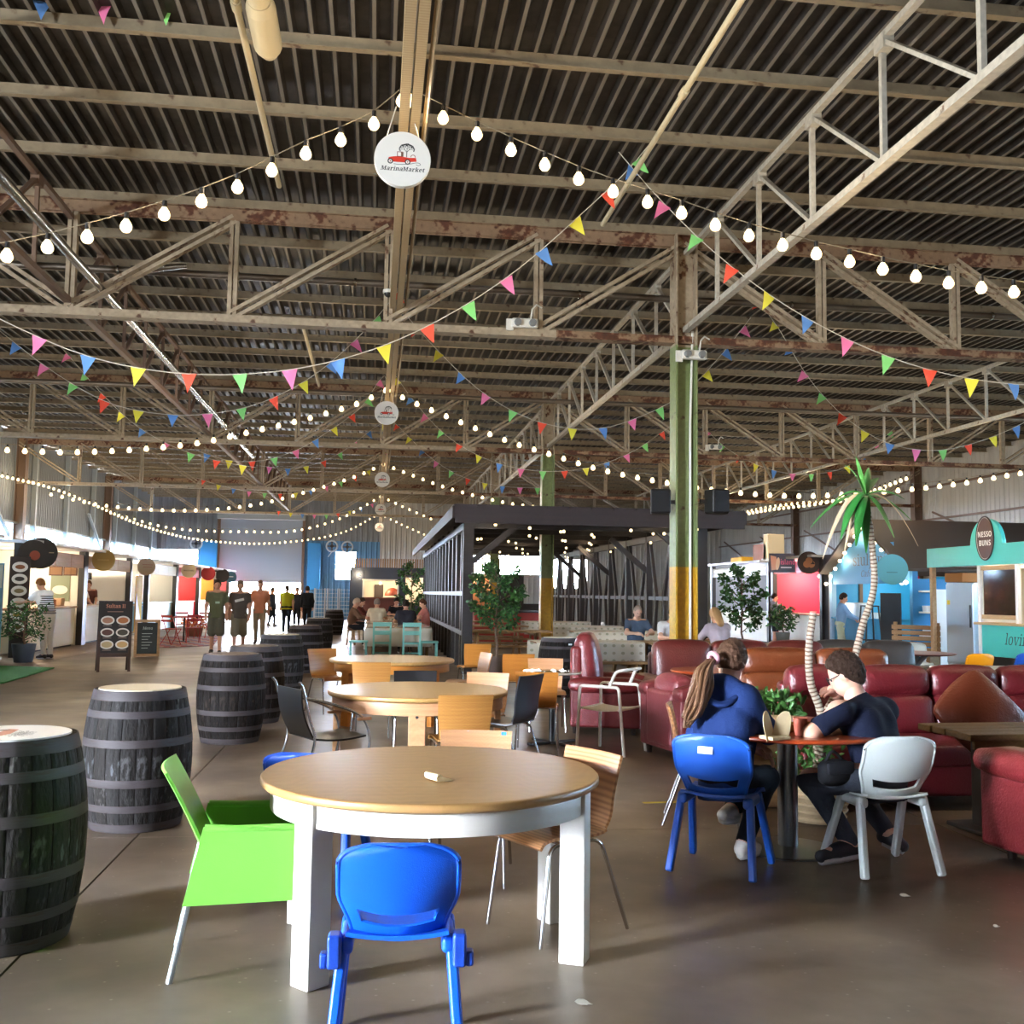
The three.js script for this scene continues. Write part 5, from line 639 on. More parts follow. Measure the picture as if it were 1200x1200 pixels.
stall('first left stall with cream counter, wooden fascia and brown framed menus', -24.3, -29.6, { back: cream, counter: S(0xcdbd9c, 0.6), light: 8, extra: (t, X, zc) => {
  for (const px of [65, 82]) { const q = D(px, 669, 29.45), f = part(t, 'menu_frame', box(0.36, 0.26, 0.03).translate(q.x, q.y, -29.5), S(0x4a2a1a, 0.6)); part(f, 'menu_sheet', box(0.3, 0.2, 0.01).translate(q.x, q.y, -29.48), S(0x7a5636, 0.7)); }
  const q = D(70, 689, 29.45); part(t, 'food_poster', box(0.5, 0.72, 0.02).translate(q.x, q.y, -29.5), S(0x7d8468, 0.6)); part(t, 'poster_dish', cyl(0.2, 0.2, 0.02, 0, 0, 0, 24).rotateX(PI / 2).scale(1, 0.6, 1).translate(q.x, q.y - 0.05, -29.485), S(0xd8d2c0, 0.6)); const lp = D(31, 672, 26); lampIn(t, lp.x, lp.y, lp.z, 5, new THREE.Color(1, 0.6, 0.25)); part(t, 'till', rbox(0.25, 0.22, 0.3, 0.03, X - 0.4, 1.17, zc - 1.9), S(0xb09070, 0.6)); part(t, 'box', box(0.25, 0.18, 0.3, X - 0.45, 1.15, zc - 1.3), S(0xa05a30, 0.7)); } });
stall('second left stall with tan round sign, wooden fascia and white tiled inside', -29.6, -35, { back: white, counter: S(0xb8a488, 0.7), light: 18, panels: 3, counterLen: 0.8, extra: (t, X, zc) => { part(t, 'shelf', box(0.35, 0.22, 3.4, X - 1.1, 1.93, zc), mDark); part(t, 'pillar', box(0.3, 2.4, 0.35, X - 0.2, 1.2, -30.1), S(0x8c8896, 0.6)); for (let i = 0; i < 4; i++) part(t, 'hanging_pan', [rod(V(X - 1.0, 1.82, zc + 1 - i * 0.6), V(X - 1.0, 1.6, zc + 1 - i * 0.6), 0.01), at(cyl(0.13, 0.1, 0.05), X - 1.0, 1.55, zc + 1 - i * 0.6)], S(0x5a3a34, 0.5)); part(t, 'bottle_jar', [0, 1, 2].map((i) => cyl(0.05, 0.06, 0.26, X - 0.3, 1.19, zc + 1.7 - i * 0.2)), S(0xd8d4c8, 0.4)); } });
stall('third left stall with grey walls and pale blue counter', -37.5, -42.8, { back: S(0xa8a49c, 0.7), counter: S(0x8fb8cc, 0.5), ctop: S(0x9ad0e4, 0.4), light: 9, fascia: S(0xc4b8a4, 0.6), panels: 3 });
stall('fourth left stall with red back wall and pink counter', -42.8, -48.2, { back: S(0xb8232a, 0.6), counter: S(0xc9a8a0, 0.6), light: 12, fascia: S(0xb0444a, 0.6), panels: 2, cz: 0.3 });
stall('fifth left stall with orange back wall', -48.2, -53.3, { back: S(0xd08420, 0.6), counter: S(0xb8ac90, 0.6), light: 12, fascia: S(0xd8d0c4, 0.6), panels: 2 });
stall('sixth left stall with pink back wall near the roller door', -53.3, -57.8, { back: S(0xcf5a62, 0.6), counter: S(0x3a3436, 0.6), light: 6, fascia: S(0x6a6a72, 0.6), panels: 2 });
stall('dark stall beside the blue banner before the first left stall', -16.5, -22.3, { back: S(0x2a2624, 0.7), counter: S(0x3a3028, 0.6), light: 6, fascia: S(0x4a4440, 0.6), panels: 2 });
roundSign('large black round sign with gold script beside the menu column', -24.8, 2.34, 0.36, 0x1f1c1a, (x) => { x.strokeStyle = '#b08a50'; x.lineWidth = 6; x.beginPath(); x.moveTo(95, 150); x.quadraticCurveTo(110, 70, 120, 150); x.stroke(); x.fillStyle = '#a89070'; x.fillRect(150, 118, 80, 8); x.fillRect(80, 160, 80, 5); });
roundSign('black round sign with red crest over the blue banner', -24.3, 2.3, 0.32, 0x1c1817, (x) => { x.fillStyle = '#8a3a24'; x.beginPath(); x.arc(140, 140, 45, 0, 7); x.fill(); });
roundSign('tan round sign on the second left stall', -30.3, 2.35, 0.31, 0xb39a5c, (x) => { x.fillStyle = '#c8b074'; x.fillRect(60, 120, 130, 12); });
roundSign('beige round sign with red lines above the yellow banner', -35.8, 2.3, 0.29, 0xa08c78, (x) => { x.fillStyle = '#8a4a40'; x.fillRect(70, 95, 150, 8); x.fillRect(80, 130, 130, 6); });
roundSign('pale round sign with small dark lettering on the red stall', -43.7, 2.33, 0.3, 0xd2c2a4, (x) => { x.fillStyle = '#4a3f36'; x.font = 'bold 34px serif'; x.fillText('MOCK BBQ', 128, 138); });
roundSign('red round sign over the orange stall', -48.7, 2.3, 0.32, 0xb02c34, () => {}); roundSign('black round sign between red and blue round signs', -53.1, 2.28, 0.34, 0x24242a, () => {}); roundSign('blue round sign near the roller door', -56.2, 2.25, 0.3, 0x3a6a84, (x) => { x.fillStyle = '#cfe0e8'; x.fillRect(70, 110, 110, 20); });
// the menu column with seven dishes
{ const t = thing('menu_column', 'tall black menu column with six white plates of food', 'menu board', [-7.85, 0, -24.05], 0.35); part(t, 'board', rbox(0.42, 1.75, 0.08, 0.02, 0, 1.36, 0), S(0x2a1e1a, 0.5)); part(t, 'foot', box(0.3, 0.5, 0.1, 0, 0.25, -0.02), mDark); for (let i = 0; i < 6; i++) { const p = part(t, 'plate', cyl(0.16, 0.16, 0.012, 0, 0, 0, 24).rotateX(PI / 2).scale(1, 0.72, 1).translate(0.0, 2.0 - i * 0.265, 0.045), S(0xe9e6e0, 0.4)); part(p, 'dish', new THREE.SphereGeometry(0.1, 14, 8).scale(1, 0.5, 0.12).translate(0, 2.0 - i * 0.265, 0.052), S([0x8a5a3a, 0x3a3432, 0x8a7a5c, 0xa8a070, 0x9a8a40, 0x6a5a30][i], 0.7)); } }
{ const t = thing('banner', 'pale blue banner standing at the dark stall', 'banner', [-8.3, 0, -23.1], 0.2); part(t, 'fabric', slab((u, v) => V((u - 0.5) * 0.85, 0.08 + v * 1.98, 0.02 * Math.sin(u * 5)), 8, 12, 0.006), S(0x79b4dc, 0.7)); part(t, 'picture', rbox(0.8, 0.5, 0.012, 0.004, 0, 1.78, 0.012), S(0xcfe4ee, 0.6)); part(t, 'base', rbox(0.9, 0.08, 0.2, 0.02, 0, 0.04, 0), mCanopy); }
solo('artificial_grass_mat', slab((u, v) => { const a = V(-9.5, 0.012, -22.2).lerp(V(-6.1, 0.012, -20.9), u), b = V(-9.5, 0.012, -15).lerp(V(-5.9, 0.012, -17.6), u); return a.lerp(b, v); }, 8, 8, 0.02), S(0x2f7a3c, 0.95, { bumpMap: rep(fineBump, 30), bumpScale: 0.01 }), 'green artificial grass mat on the floor by the blue banner', 'mat');
// menu board on legs
{ const t = thing('menu_easel', 'brown easel menu board with six plate photographs standing on the walkway', 'menu board', [-4.83, 0, -20.15], 0.32); const map = drawn(512, 700, (x) => { x.fillStyle = '#1d1512'; x.fillRect(0, 0, 512, 700); x.fillStyle = '#c07a5a'; x.font = 'bold 74px serif'; x.textAlign = 'center'; x.fillText('Sultan II', 256, 80); x.fillStyle = '#8a6a58'; x.fillRect(120, 128, 260, 10); const c = ['#a8765a', '#b06a3a', '#5a3428', '#4a4436', '#b8a070', '#c49a60']; for (let i = 0; i < 6; i++) { const cx = 130 + (i % 2) * 252, cy = 255 + Math.floor(i / 2) * 170; x.fillStyle = '#d8cfc0'; x.beginPath(); x.ellipse(cx, cy, 112, 62, 0, 0, 7); x.fill(); x.fillStyle = c[i]; x.beginPath(); x.ellipse(cx, cy, 86, 42, 0, 0, 7); x.fill(); x.fillStyle = '#9a8470'; x.fillRect(cx - 70, cy + 74, 140, 7); } });
  part(t, 'board', rbox(0.6, 0.98, 0.03, 0.006, 0, 0.83, 0), S(0x241a16, 0.6)); part(t, 'printed_sheet', new THREE.PlaneGeometry(0.55, 0.93).translate(0, 0.83, 0.0165), new THREE.MeshPhysicalMaterial({ map, roughness: 0.5 })); for (const x of [-1, 1]) { part(t, 'leg', bar(V(x * 0.27, 0, 0.04), V(x * 0.27, 1.32, -0.03), 0.05, 0.03), S(0x3a2418, 0.6)); part(t, 'leg', bar(V(x * 0.27, 0, -0.4), V(x * 0.27, 1.3, -0.06), 0.04, 0.03), S(0x2a1a12, 0.6)); } part(t, 'bottom_rail', box(0.6, 0.07, 0.04, 0, 0.31, 0.01), S(0x3a2418, 0.6)); }
{ const t = thing('chalkboard', 'wooden framed chalkboard sign behind the easel menu', 'chalkboard', [-5.18, 0, -24.6], 0.35); const map = drawn(256, 384, (x) => { x.fillStyle = '#2b2f2c'; x.fillRect(0, 0, 256, 384); x.fillStyle = '#b8bcb4'; x.font = 'italic 46px serif'; x.textAlign = 'center'; x.fillText('Menu', 128, 80); x.font = '24px serif'; for (let i = 0; i < 6; i++) x.fillRect(60, 130 + i * 36, 130 - (i % 3) * 25, 5); }); part(t, 'panel', rbox(0.46, 0.72, 0.02, 0.004, 0, 0.42, 0), mDark); part(t, 'chalk_face', new THREE.PlaneGeometry(0.45, 0.7).translate(0, 0.42, 0.012), new THREE.MeshPhysicalMaterial({ map, roughness: 0.8 })); part(t, 'frame', [box(0.06, 0.84, 0.035, -0.25, 0.42, 0), box(0.06, 0.84, 0.035, 0.25, 0.42, 0), box(0.56, 0.06, 0.035, 0, 0.82, 0), box(0.56, 0.06, 0.035, 0, 0.04, 0)], mPanelWood); part(t, 'back_leg', bar(V(0.2, 0, -0.35), V(0.2, 0.8, -0.02), 0.04, 0.03), mPanelWood); }
{ const t = thing('banner', 'yellow banner with pale lower half between second and third left stalls', 'banner', [-7.95, 0, -36.2], PI / 2); part(t, 'fabric', slab((u, v) => V((u - 0.5) * 1.1, 0.1 + v * 1.9, 0.02 * Math.sin(u * 4)), 8, 12, 0.006), S(0xd8a82a, 0.7)); part(t, 'printed_corner', prism([[-0.5, 0.12], [0.5, 0.12], [-0.5, 1.4]], 0.006).translate(0, 0, 0.03), S(0xd8c4cf, 0.6)); part(t, 'base', box(1.0, 0.06, 0.2, 0, 0.03, 0), mCanopy); }
// red bistro sets and a rug before the left stalls
function bistro(label, x, z, turn) { const t = thing('bistro_chair', label, 'chair', [x, 0, z], turn, 'red folding bistro chairs'), m = S(0x9c2a20, 0.5); for (let i = 0; i < 4; i++) part(t, 'seat_slat', rbox(0.38, 0.02, 0.075, 0.006, 0, 0.45, -0.13 + i * 0.088), m); for (let i = 0; i < 2; i++) part(t, 'back_slat', rbox(0.38, 0.06, 0.018, 0.006, 0, 0.68 + i * 0.12, -0.2), m); for (const s of [-1, 1]) { part(t, 'leg', rod(V(s * 0.18, 0, 0.2), V(s * 0.18, 0.85, -0.21), 0.011), m); part(t, 'leg', rod(V(s * 0.19, 0, -0.22), V(s * 0.19, 0.45, 0.18), 0.011), m); } }
for (const [px, py, a] of [[213, 748, 0.3], [236, 748, -0.2], [200, 756, 2.6], [226, 754, 3.4]]) { const p = G(px, py); bistro('red folding bistro chair on the patterned rug', p.x, p.z, a); }
{ const p = G(215, 752), t = thing('bistro_table', 'small round bistro table among the red folding chairs', 'table', [p.x, 0, p.z]); part(t, 'tabletop', cyl(0.32, 0.32, 0.025, 0, 0.73, 0, 30), S(0xb0493a, 0.5)); part(t, 'post', cyl(0.025, 0.025, 0.72, 0, 0.36, 0), mSocket); part(t, 'base', cyl(0.2, 0.22, 0.03, 0, 0.015, 0, 24), mSocket); }
solo('rug', slab((u, v) => { const a = G(170, 760).lerp(G(250, 757), u), b = G(185, 747).lerp(G(258, 745), u); return a.lerp(b, v).setY(0.008); }, 8, 8, 0.012), new THREE.MeshPhysicalMaterial({ map: tex(128, (u, v) => { const k = (Math.floor(u * 12) + Math.floor(v * 12)) % 3; return [[0.52, 0.22, 0.2], [0.4, 0.3, 0.34], [0.55, 0.42, 0.36]][k]; }), roughness: 0.95 }), 'patterned reddish rug under the red folding chairs', 'rug');
{ const p = G(243, 748), t = thing('flower_tub', 'tub of orange flowers in front of the red stall', 'plant', [p.x - 0.6, 0, p.z - 1]); part(t, 'tub', lathe([[0.0001, 0], [0.25, 0], [0.3, 0.3], [0.27, 0.3], [0.0001, 0.27]], 20), S(0x8a5a44, 0.7)); const f = part(t, 'flowers', scatterLeaves(180, () => [V(rr(-0.35, 0.35), rr(0.3, 0.6), rr(-0.3, 0.3)), V(rr(-1, 1), rr(0, 1), rr(-1, 1))], 0.12, 0.07), S(0xc4693a, 0.8)); f.userData.kind = 'stuff'; }

// ---------------------------------------------------------------- right stalls
stall('white kiosk with grey inside and boxes on its roof', -33.4, -39.5, { x: 13.3, s: -1, back: S(0x9a9ea6, 0.6), side: S(0x9a9ea6, 0.6), counter: white, ctop: S(0xd8dce0, 0.4), fascia: white, panels: 2, light: 6, h: 2.75, fh: 0.34, lc: new THREE.Color(0.95, 0.97, 1), post: S(0x2a2628, 0.5) });
for (const [dz, w, h, c, lab] of [[-35.2, 1.3, 0.62, 0x7d4f38, 'brown cardboard crate on the white kiosk roof'], [-34.6, 0.45, 0.95, 0xcfc4ac, 'tall pale roll standing on the white kiosk roof'], [-37.6, 1.2, 0.24, 0xd8a820, 'yellow folded sheet on the white kiosk roof']]) solo('storage_box', rbox(0.6, h, w, 0.02, 0, h / 2, 0), S(c, 0.8), lab, 'box', null, [13.9, 2.83, dz]);
stall('pink stall with white counter and round dark sign', -29.2, -33.2, { x: 13.3, s: -1, back: S(0xd42a48, 0.6), side: S(0xd42a48, 0.6), counter: white, ctop: S(0xb9856a, 0.5), fascia: S(0xd84a6a, 0.5), panels: 2, light: 13, h: 2.78, fh: 0.34, depth: 3, extra: (t, X, zc) => { part(t, 'dark_panel', box(0.04, 1.0, 1.3, X + 2.92, 1.45, zc - 0.6), S(0x5a4a4c, 0.7)); part(t, 'pendant_light', lathe([[0.02, 0.1], [0.16, 0], [0.165, 0], [0.03, 0.11]], 20).translate(X + 0.8, 1.55, zc + 1.3), white); } });
{ const t = thing('stall_sign', 'pink and dark picture sign on the pink stall fascia', 'sign', [12.8, 2.66, -31.2], -0.4); const map = drawn(256, 128, (x) => { x.fillStyle = '#4c4c60'; x.fillRect(0, 0, 256, 128); x.fillStyle = '#e4a890'; x.beginPath(); x.moveTo(10, 10); x.lineTo(70, 20); x.lineTo(90, 110); x.lineTo(20, 118); x.fill(); x.fillStyle = '#f0d2b8'; x.beginPath(); x.ellipse(85, 70, 20, 46, 0.2, 0, 7); x.fill(); x.fillStyle = '#f06a9a'; x.font = 'bold 52px sans-serif'; x.fillText('island', 112, 76); x.fillStyle = '#e8e4f0'; x.fillRect(116, 92, 110, 10); }); part(t, 'board', rbox(0.8, 0.6, 0.04, 0.01), S(0x4c4c60, 0.6)); part(t, 'printed_face', new THREE.PlaneGeometry(0.77, 0.57).translate(0, 0, 0.021), new THREE.MeshPhysicalMaterial({ map, roughness: 0.5 })); }
roundSign('dark round sign with tan emblem at the edge of the pink stall', -29.5, 2.62, 0.34, 0x2e1a18, (x) => { x.fillStyle = '#b5764c'; x.beginPath(); x.arc(105, 145, 42, 0, 7); x.arc(155, 145, 42, 0, 7); x.arc(130, 105, 40, 0, 7); x.fill(); }, 13.15, -1);
// blue gabled stall
{ const t = thing('gabled_stall', 'bright blue gabled stall with bulbs along its roof edge and a sign', 'stall', [12.8, 0, -25.3]); const zN = 2.15, zF = -2.25, ap = 3.55, ev = 2.3, mB = S(0x1f8ab8, 0.6), mB2 = S(0x5a9cc8, 0.6), mRf = S(0x4a3d33, 0.7), mDB = S(0x17658f, 0.6);
  const gmap = drawn(512, 256, (x) => { x.fillStyle = '#5a9cc8'; x.fillRect(0, 0, 512, 256); x.fillStyle = '#4a5560'; x.textAlign = 'center'; x.font = '104px serif'; x.fillText('siuljeni', 256, 140); x.font = 'italic 58px serif'; x.fillText('Cafe Cuil', 280, 215); });
  part(t, 'gable', prism([[zF, ev - 0.35], [zN, ev - 0.35], [zN, ev], [(zN + zF) / 2, ap], [zF, ev]], 0.06).rotateY(-PI / 2).scale(1, 1, 1), mB2); part(t, 'lettering', new THREE.PlaneGeometry(2.6, 1.0).rotateY(-PI / 2).translate(-0.04, ev + 0.18, 0), new THREE.MeshPhysicalMaterial({ map: gmap, roughness: 0.6 }));
  for (const [a, b, nm] of [[zN + 0.15, -0.05, 1], [zF - 0.15, -0.05, -1]]) { const g = slab((u, v) => V(-0.35 + u * 7.3, ap + 0.06 + (ev - 0.1 - ap) * v, -0.05 + (a + 0.05) * v), 2, 2, 0.07); part(t, 'roof', g, mRf); }
  part(t, 'back_wall', box(0.06, 2.2, zN - zF, 3.0, 1.1, (zN + zF) / 2), mB); part(t, 'side_wall', box(6.5, ev - 0.25, 0.06, 3.3, (ev - 0.25) / 2, zN), mDB); part(t, 'side_wall', box(6.5, ev - 0.25, 0.06, 3.3, (ev - 0.25) / 2, zF), mB); part(t, 'post', box(0.14, ev, 0.14, 0, ev / 2, zF), S(0x9cc4dc, 0.5)); part(t, 'post', box(0.14, ev, 0.14, 0, ev / 2, zN), mDB); part(t, 'counter', [box(0.06, 1.0, 3.2, -0.05, 0.5, -0.4), box(0.6, 0.05, 3.3, 0.15, 1.02, -0.4)], mB);
  part(t, 'coffee_machine', rbox(0.45, 0.4, 0.7, 0.05, 0.25, 1.25, -1.3), S(0xc8d0d4, 0.3, { metalness: 0.6 })); part(t, 'menu_panel', box(0.03, 0.7, 0.35, 2.95, 1.6, -0.9), S(0x1c2a34, 0.6)); part(t, 'glassware', [0, 1, 2, 3].map((i) => cyl(0.05, 0.04, 0.16, 0.2, 1.12, -0.3 + i * 0.18, 12)), S(0xe8f0f2, 0.2));
  for (const sgn of [1, -1]) for (let i = 0; i < 8; i++) { const f = i / 7, b = part(t, 'edge_bulb', new THREE.SphereGeometry(0.05, 10, 8), mWarm); b.position.set(-0.2, ap - 0.14 + (ev - 0.2 - ap) * f, -0.05 + ((sgn > 0 ? zN : zF) + 0.05) * (0.06 + 0.94 * f)); if (i % 3 === 1) { const l = new THREE.PointLight(WARMWHITE, 0.7, 0, 2); l.name = 'edge_bulb_light'; l.position.copy(b.position); l.castShadow = true; t.add(l); } }
  lampIn(t, 1.4, 2.0, 0.6, 6, new THREE.Color(1, 0.95, 0.85)); lampIn(t, 1.4, 2.0, -1.0, 6, new THREE.Color(1, 0.95, 0.85)); }
roundSign('teal round sign on the near corner of the blue gabled stall', -22.95, 2.26, 0.36, 0x4f8f96, (x) => { x.fillStyle = '#3a6a70'; x.fillRect(80, 150, 90, 8); }, 12.35, -1);
// turquoise bun stall
{ const t = thing('bun_stall', 'turquoise bun stall with arched oval sign and serving window', 'stall', [11.8, 0, 0]); const mT = S(0x46c4b4, 0.35, { clearcoat: 0.4 }), mTimber = new THREE.MeshPhysicalMaterial({ map: rep(wood(0xcdaa7c, 0xb08c60, 4, 421), 1), roughness: 0.6 }), z0 = -20.65, z1 = -13.5, zc = (z0 + z1) / 2;
  const fas = new THREE.Shape(); const zs = -18.5; fas.moveTo(z0, 2.25); fas.lineTo(z1, 2.25); fas.lineTo(z1, 2.63); fas.lineTo(zs + 0.52, 2.63); fas.bezierCurveTo(zs + 0.5, 3.3, zs - 0.5, 3.3, zs - 0.52, 2.63); fas.lineTo(z0, 2.63); fas.closePath(); part(t, 'fascia', new THREE.ExtrudeGeometry(fas, { depth: 0.06, bevelEnabled: true, bevelSize: 0.012, bevelThickness: 0.012, bevelSegments: 2, curveSegments: 20 }).rotateY(-PI / 2), mT);
  const oval = drawn(256, 384, (x) => { x.fillStyle = '#f0e8d8'; x.fillRect(0, 0, 256, 384); x.fillStyle = '#4a2418'; x.beginPath(); x.ellipse(128, 192, 118, 182, 0, 0, 7); x.fill(); x.fillStyle = '#f4ece0'; x.font = 'bold 68px sans-serif'; x.textAlign = 'center'; x.fillText('NESSO', 128, 180); x.fillText('BUNS', 128, 258); }); part(t, 'oval_sign', new THREE.CircleGeometry(0.5, 40).scale(0.56, 0.84, 1).rotateY(-PI / 2).translate(-0.09, 2.76, zs), new THREE.MeshPhysicalMaterial({ map: oval, roughness: 0.4 }), 'brown oval sign'); part(t, 'oval_rim', new THREE.TorusGeometry(0.5, 0.02, 8, 40).scale(0.56, 0.84, 1).rotateY(-PI / 2).translate(-0.085, 2.76, zs), S(0x3a2a24, 0.5));
  part(t, 'counter_panel', rbox(0.06, 0.6, 5.2, 0.01, 0, 0.79, -16.2), mT); const lov = drawn(512, 128, (x) => { x.fillStyle = '#46c4b4'; x.fillRect(0, 0, 512, 128); x.fillStyle = '#12201e'; x.font = 'italic 92px serif'; x.fillText('lovin', 40, 92); }); part(t, 'lettering', new THREE.PlaneGeometry(1.6, 0.4).rotateY(-PI / 2).translate(-0.035, 0.82, -17.35), new THREE.MeshPhysicalMaterial({ map: lov, roughness: 0.4, clearcoat: 0.4 }), 'black script lettering'); part(t, 'skirt', box(0.06, 0.48, 5.2, 0.05, 0.24, -16.2), mDark);
  part(t, 'counter_top', rbox(0.5, 0.05, 5.3, 0.01, 0.1, 1.11, -16.2), mTimber); part(t, 'post', rbox(0.1, 2.3, 0.1, 0.01, 0, 1.15, -20.55), mTimber); part(t, 'post', rbox(0.1, 2.3, 0.1, 0.01, 0, 1.15, -18.8), white); part(t, 'post', rbox(0.08, 1.2, 0.08, 0.01, 0, 1.7, -17.62), white); part(t, 'back_wall', box(0.06, 2.3, 5.2, 2.2, 1.15, -16.2), cream); part(t, 'side_wall', box(2.2, 2.3, 0.06, 1.1, 1.15, -18.75), cream); part(t, 'roof', box(2.4, 0.06, z1 - z0, 1.2, 2.3, zc), white);
  for (const y of [1.24, 2.18]) part(t, 'window_frame', box(0.06, 0.08, 1.1, 0, y, -18.2), mTimber); part(t, 'window_pane', box(0.012, 0.9, 1.02, 0.0, 1.7, -18.2), S(0x6a4a38, 0.08, { transmission: 0.75, thickness: 0 }));
  part(t, 'light_strip', box(0.08, 0.05, 4.6, 0.25, 2.2, -16.4), mWarm); const l = new THREE.RectAreaLight(WARMWHITE, 14, 4.6, 0.08); l.name = 'light_strip_light'; l.position.set(0.25, 2.17, -16.4); l.rotation.set(-PI / 2, 0, PI / 2); t.add(l); }
{ const t = thing('steel_fridge', 'tall stainless steel fridge between the bun stall posts', 'fridge', [13.3, 0, -21.6], -PI / 2 + 0.35), m = S(0xb9bec2, 0.28, { metalness: 0.85 }); part(t, 'cabinet', rbox(0.72, 1.9, 0.7, 0.02, 0, 1.0, 0), m); part(t, 'door', rbox(0.7, 1.75, 0.04, 0.012, 0, 1.03, 0.36), m); part(t, 'handle', rbox(0.03, 0.5, 0.04, 0.01, 0.3, 1.2, 0.4), mSocket); part(t, 'plinth', box(0.68, 0.08, 0.6, 0, 0.04, 0), mDark); part(t, 'label_sticker', rbox(0.08, 0.1, 0.004, 0.002, -0.28, 1.5, 0.383), S(0xe0c030, 0.5)); }
solo('cardboard_box', rbox(0.5, 0.2, 0.7, 0.01), S(0xa8703a, 0.8), 'cardboard box on top of the steel fridge', 'box', null, [13.2, 2.06, -21.7]);
{ const t = thing('shelf_unit', 'white shelf unit with stacked dishes beside the steel fridge', 'shelf', [13.1, 0, -22.9], -PI / 2); for (const y of [0.1, 0.7, 1.25, 1.75]) part(t, 'shelf_board', rbox(0.7, 0.04, 0.4, 0.006, 0, y, 0), white); for (const x of [-0.34, 0.34]) part(t, 'upright', box(0.03, 1.8, 0.38, x, 0.9, 0), white); for (const y of [0.77, 1.32]) part(t, 'dish_stack', [-0.2, 0.05, 0.24].map((x) => cyl(0.1, 0.08, 0.14, x, y + 0.02, 0.02, 18)), S(0xdfe4e8, 0.3)); }
// furniture before the right stalls
{ const mS = S(0x20242a, 0.5); const t = thing('bar_stool', 'tall black metal bar stool at the blue gabled stall', 'stool', [12.05, 0, -23.9]); part(t, 'seat', rbox(0.34, 0.03, 0.34, 0.01, 0, 1.38, 0), mS); for (const x of [-1, 1]) for (const z of [-1, 1]) part(t, 'leg', bar(V(x * 0.24, 0, z * 0.24), V(x * 0.15, 1.37, z * 0.15), 0.03, 0.03), mS); part(t, 'foot_ring', [bar(V(-0.21, 0.55, 0.21), V(0.21, 0.55, 0.21), 0.02, 0.02), bar(V(-0.21, 0.55, -0.21), V(0.21, 0.55, -0.21), 0.02, 0.02), bar(V(0.21, 0.55, -0.21), V(0.21, 0.55, 0.21), 0.02, 0.02), bar(V(-0.21, 0.55, -0.21), V(-0.21, 0.55, 0.21), 0.02, 0.02)], mS);
  const b = thing('notice_stand', 'plain black notice stand before the blue gabled stall', 'stand', [12.1, 0, -22.95], -PI / 2 + 0.5); part(b, 'panel', rbox(0.55, 1.5, 0.04, 0.01, 0, 0.95, 0), S(0x0f1014, 0.4)); part(b, 'base', rbox(0.55, 0.05, 0.35, 0.01, 0, 0.025, 0), mS); part(b, 'post', box(0.05, 0.2, 0.04, 0, 0.12, 0), mS);
  const p = thing('pallet_bench', 'bench of stacked wooden pallets behind the red cafe table', 'bench', [11.35, 0, -20.7], -0.9); p.scale.setScalar(0.92); for (let i = 0; i < 5; i++) part(p, 'pallet_board', rbox(1.15, 0.1, 0.04, 0.008, 0, 0.62 + i * 0.13 - 0.1, -0.3), mPicnic); for (let i = 0; i < 5; i++) part(p, 'seat_board', rbox(1.15, 0.03, 0.11, 0.006, 0, 0.42, -0.22 + i * 0.125), mPicnic); for (const x of [-0.5, 0, 0.5]) part(p, 'block', rbox(0.1, 0.4, 0.55, 0.01, x, 0.2, 0), mPicnic);
  for (const x of [-0.5, 0.5]) part(p, 'back_post', rbox(0.09, 1.15, 0.05, 0.01, x, 0.58, -0.34), mPicnic);
  const r = thing('cafe_table', 'oval dark red cafe table on crossed legs before the pallet bench', 'table', [8.1, 0, -14.8]); part(r, 'tabletop', lathe([[0.0001, 0.72], [0.62, 0.725], [0.66, 0.74], [0.65, 0.75], [0.0001, 0.75]], 40), S(0x7a2a2c, 0.35)); for (const s of [-1, 1]) { part(r, 'leg', bar(V(s * 0.4, 0.02, 0.05 * s), V(-s * 0.3, 0.72, 0.05 * s), 0.05, 0.06), S(0x7a7e84, 0.4)); part(r, 'leg', bar(V(0.05 * s, 0.02, s * 0.4), V(0.05 * s, 0.72, -s * 0.3), 0.05, 0.06), S(0x7a7e84, 0.4)); }
  const w = thing('white_table', 'white topped table between orange and blue plastic chairs', 'table', [7.55, 0, -11.5]); part(w, 'tabletop', rbox(1.6, 0.035, 0.75, 0.01, 0, 0.735, 0), S(0xeceae6, 0.3)); for (const x of [-1, 1]) for (const z of [-1, 1]) part(w, 'leg', rod(V(x * 0.7, 0, z * 0.3), V(x * 0.68, 0.72, z * 0.28), 0.02), mCanopy); }
potTree('potted_lily', 'white flowering lily in a grey pot before the white counter', [12.4, 0, -30.2], 1.25, 0.36, 0.55, 420, S(0x5a625c, 0.6), 0.22, 0.5, [0.2, 0.06]);
{ const t = thing('standpipe', 'pale vertical pole on the dark partition beside the pink stall', 'pole', [13.1, 0, -28.35]); part(t, 'pole', rod(V(0, 0, 0), V(0, 2.5, 0), 0.05), S(0xb8ac98, 0.5)); part(t, 'foot', cyl(0.14, 0.14, 0.03, 0, 0.015, 0), mSocket); }
solo('dark_partition', rbox(0.12, 2.85, 0.7, 0.01), mBlackPost, 'black partition between pink stall and blue gabled stall', 'partition', null, [13.35, 1.43, -28.85]); solo('brown_partition', rbox(0.1, 2.5, 1.0, 0.01), S(0x5c4c3c, 0.7), 'brown board partition beside the pale pole', 'partition', null, [13.6, 1.26, -27.95]);
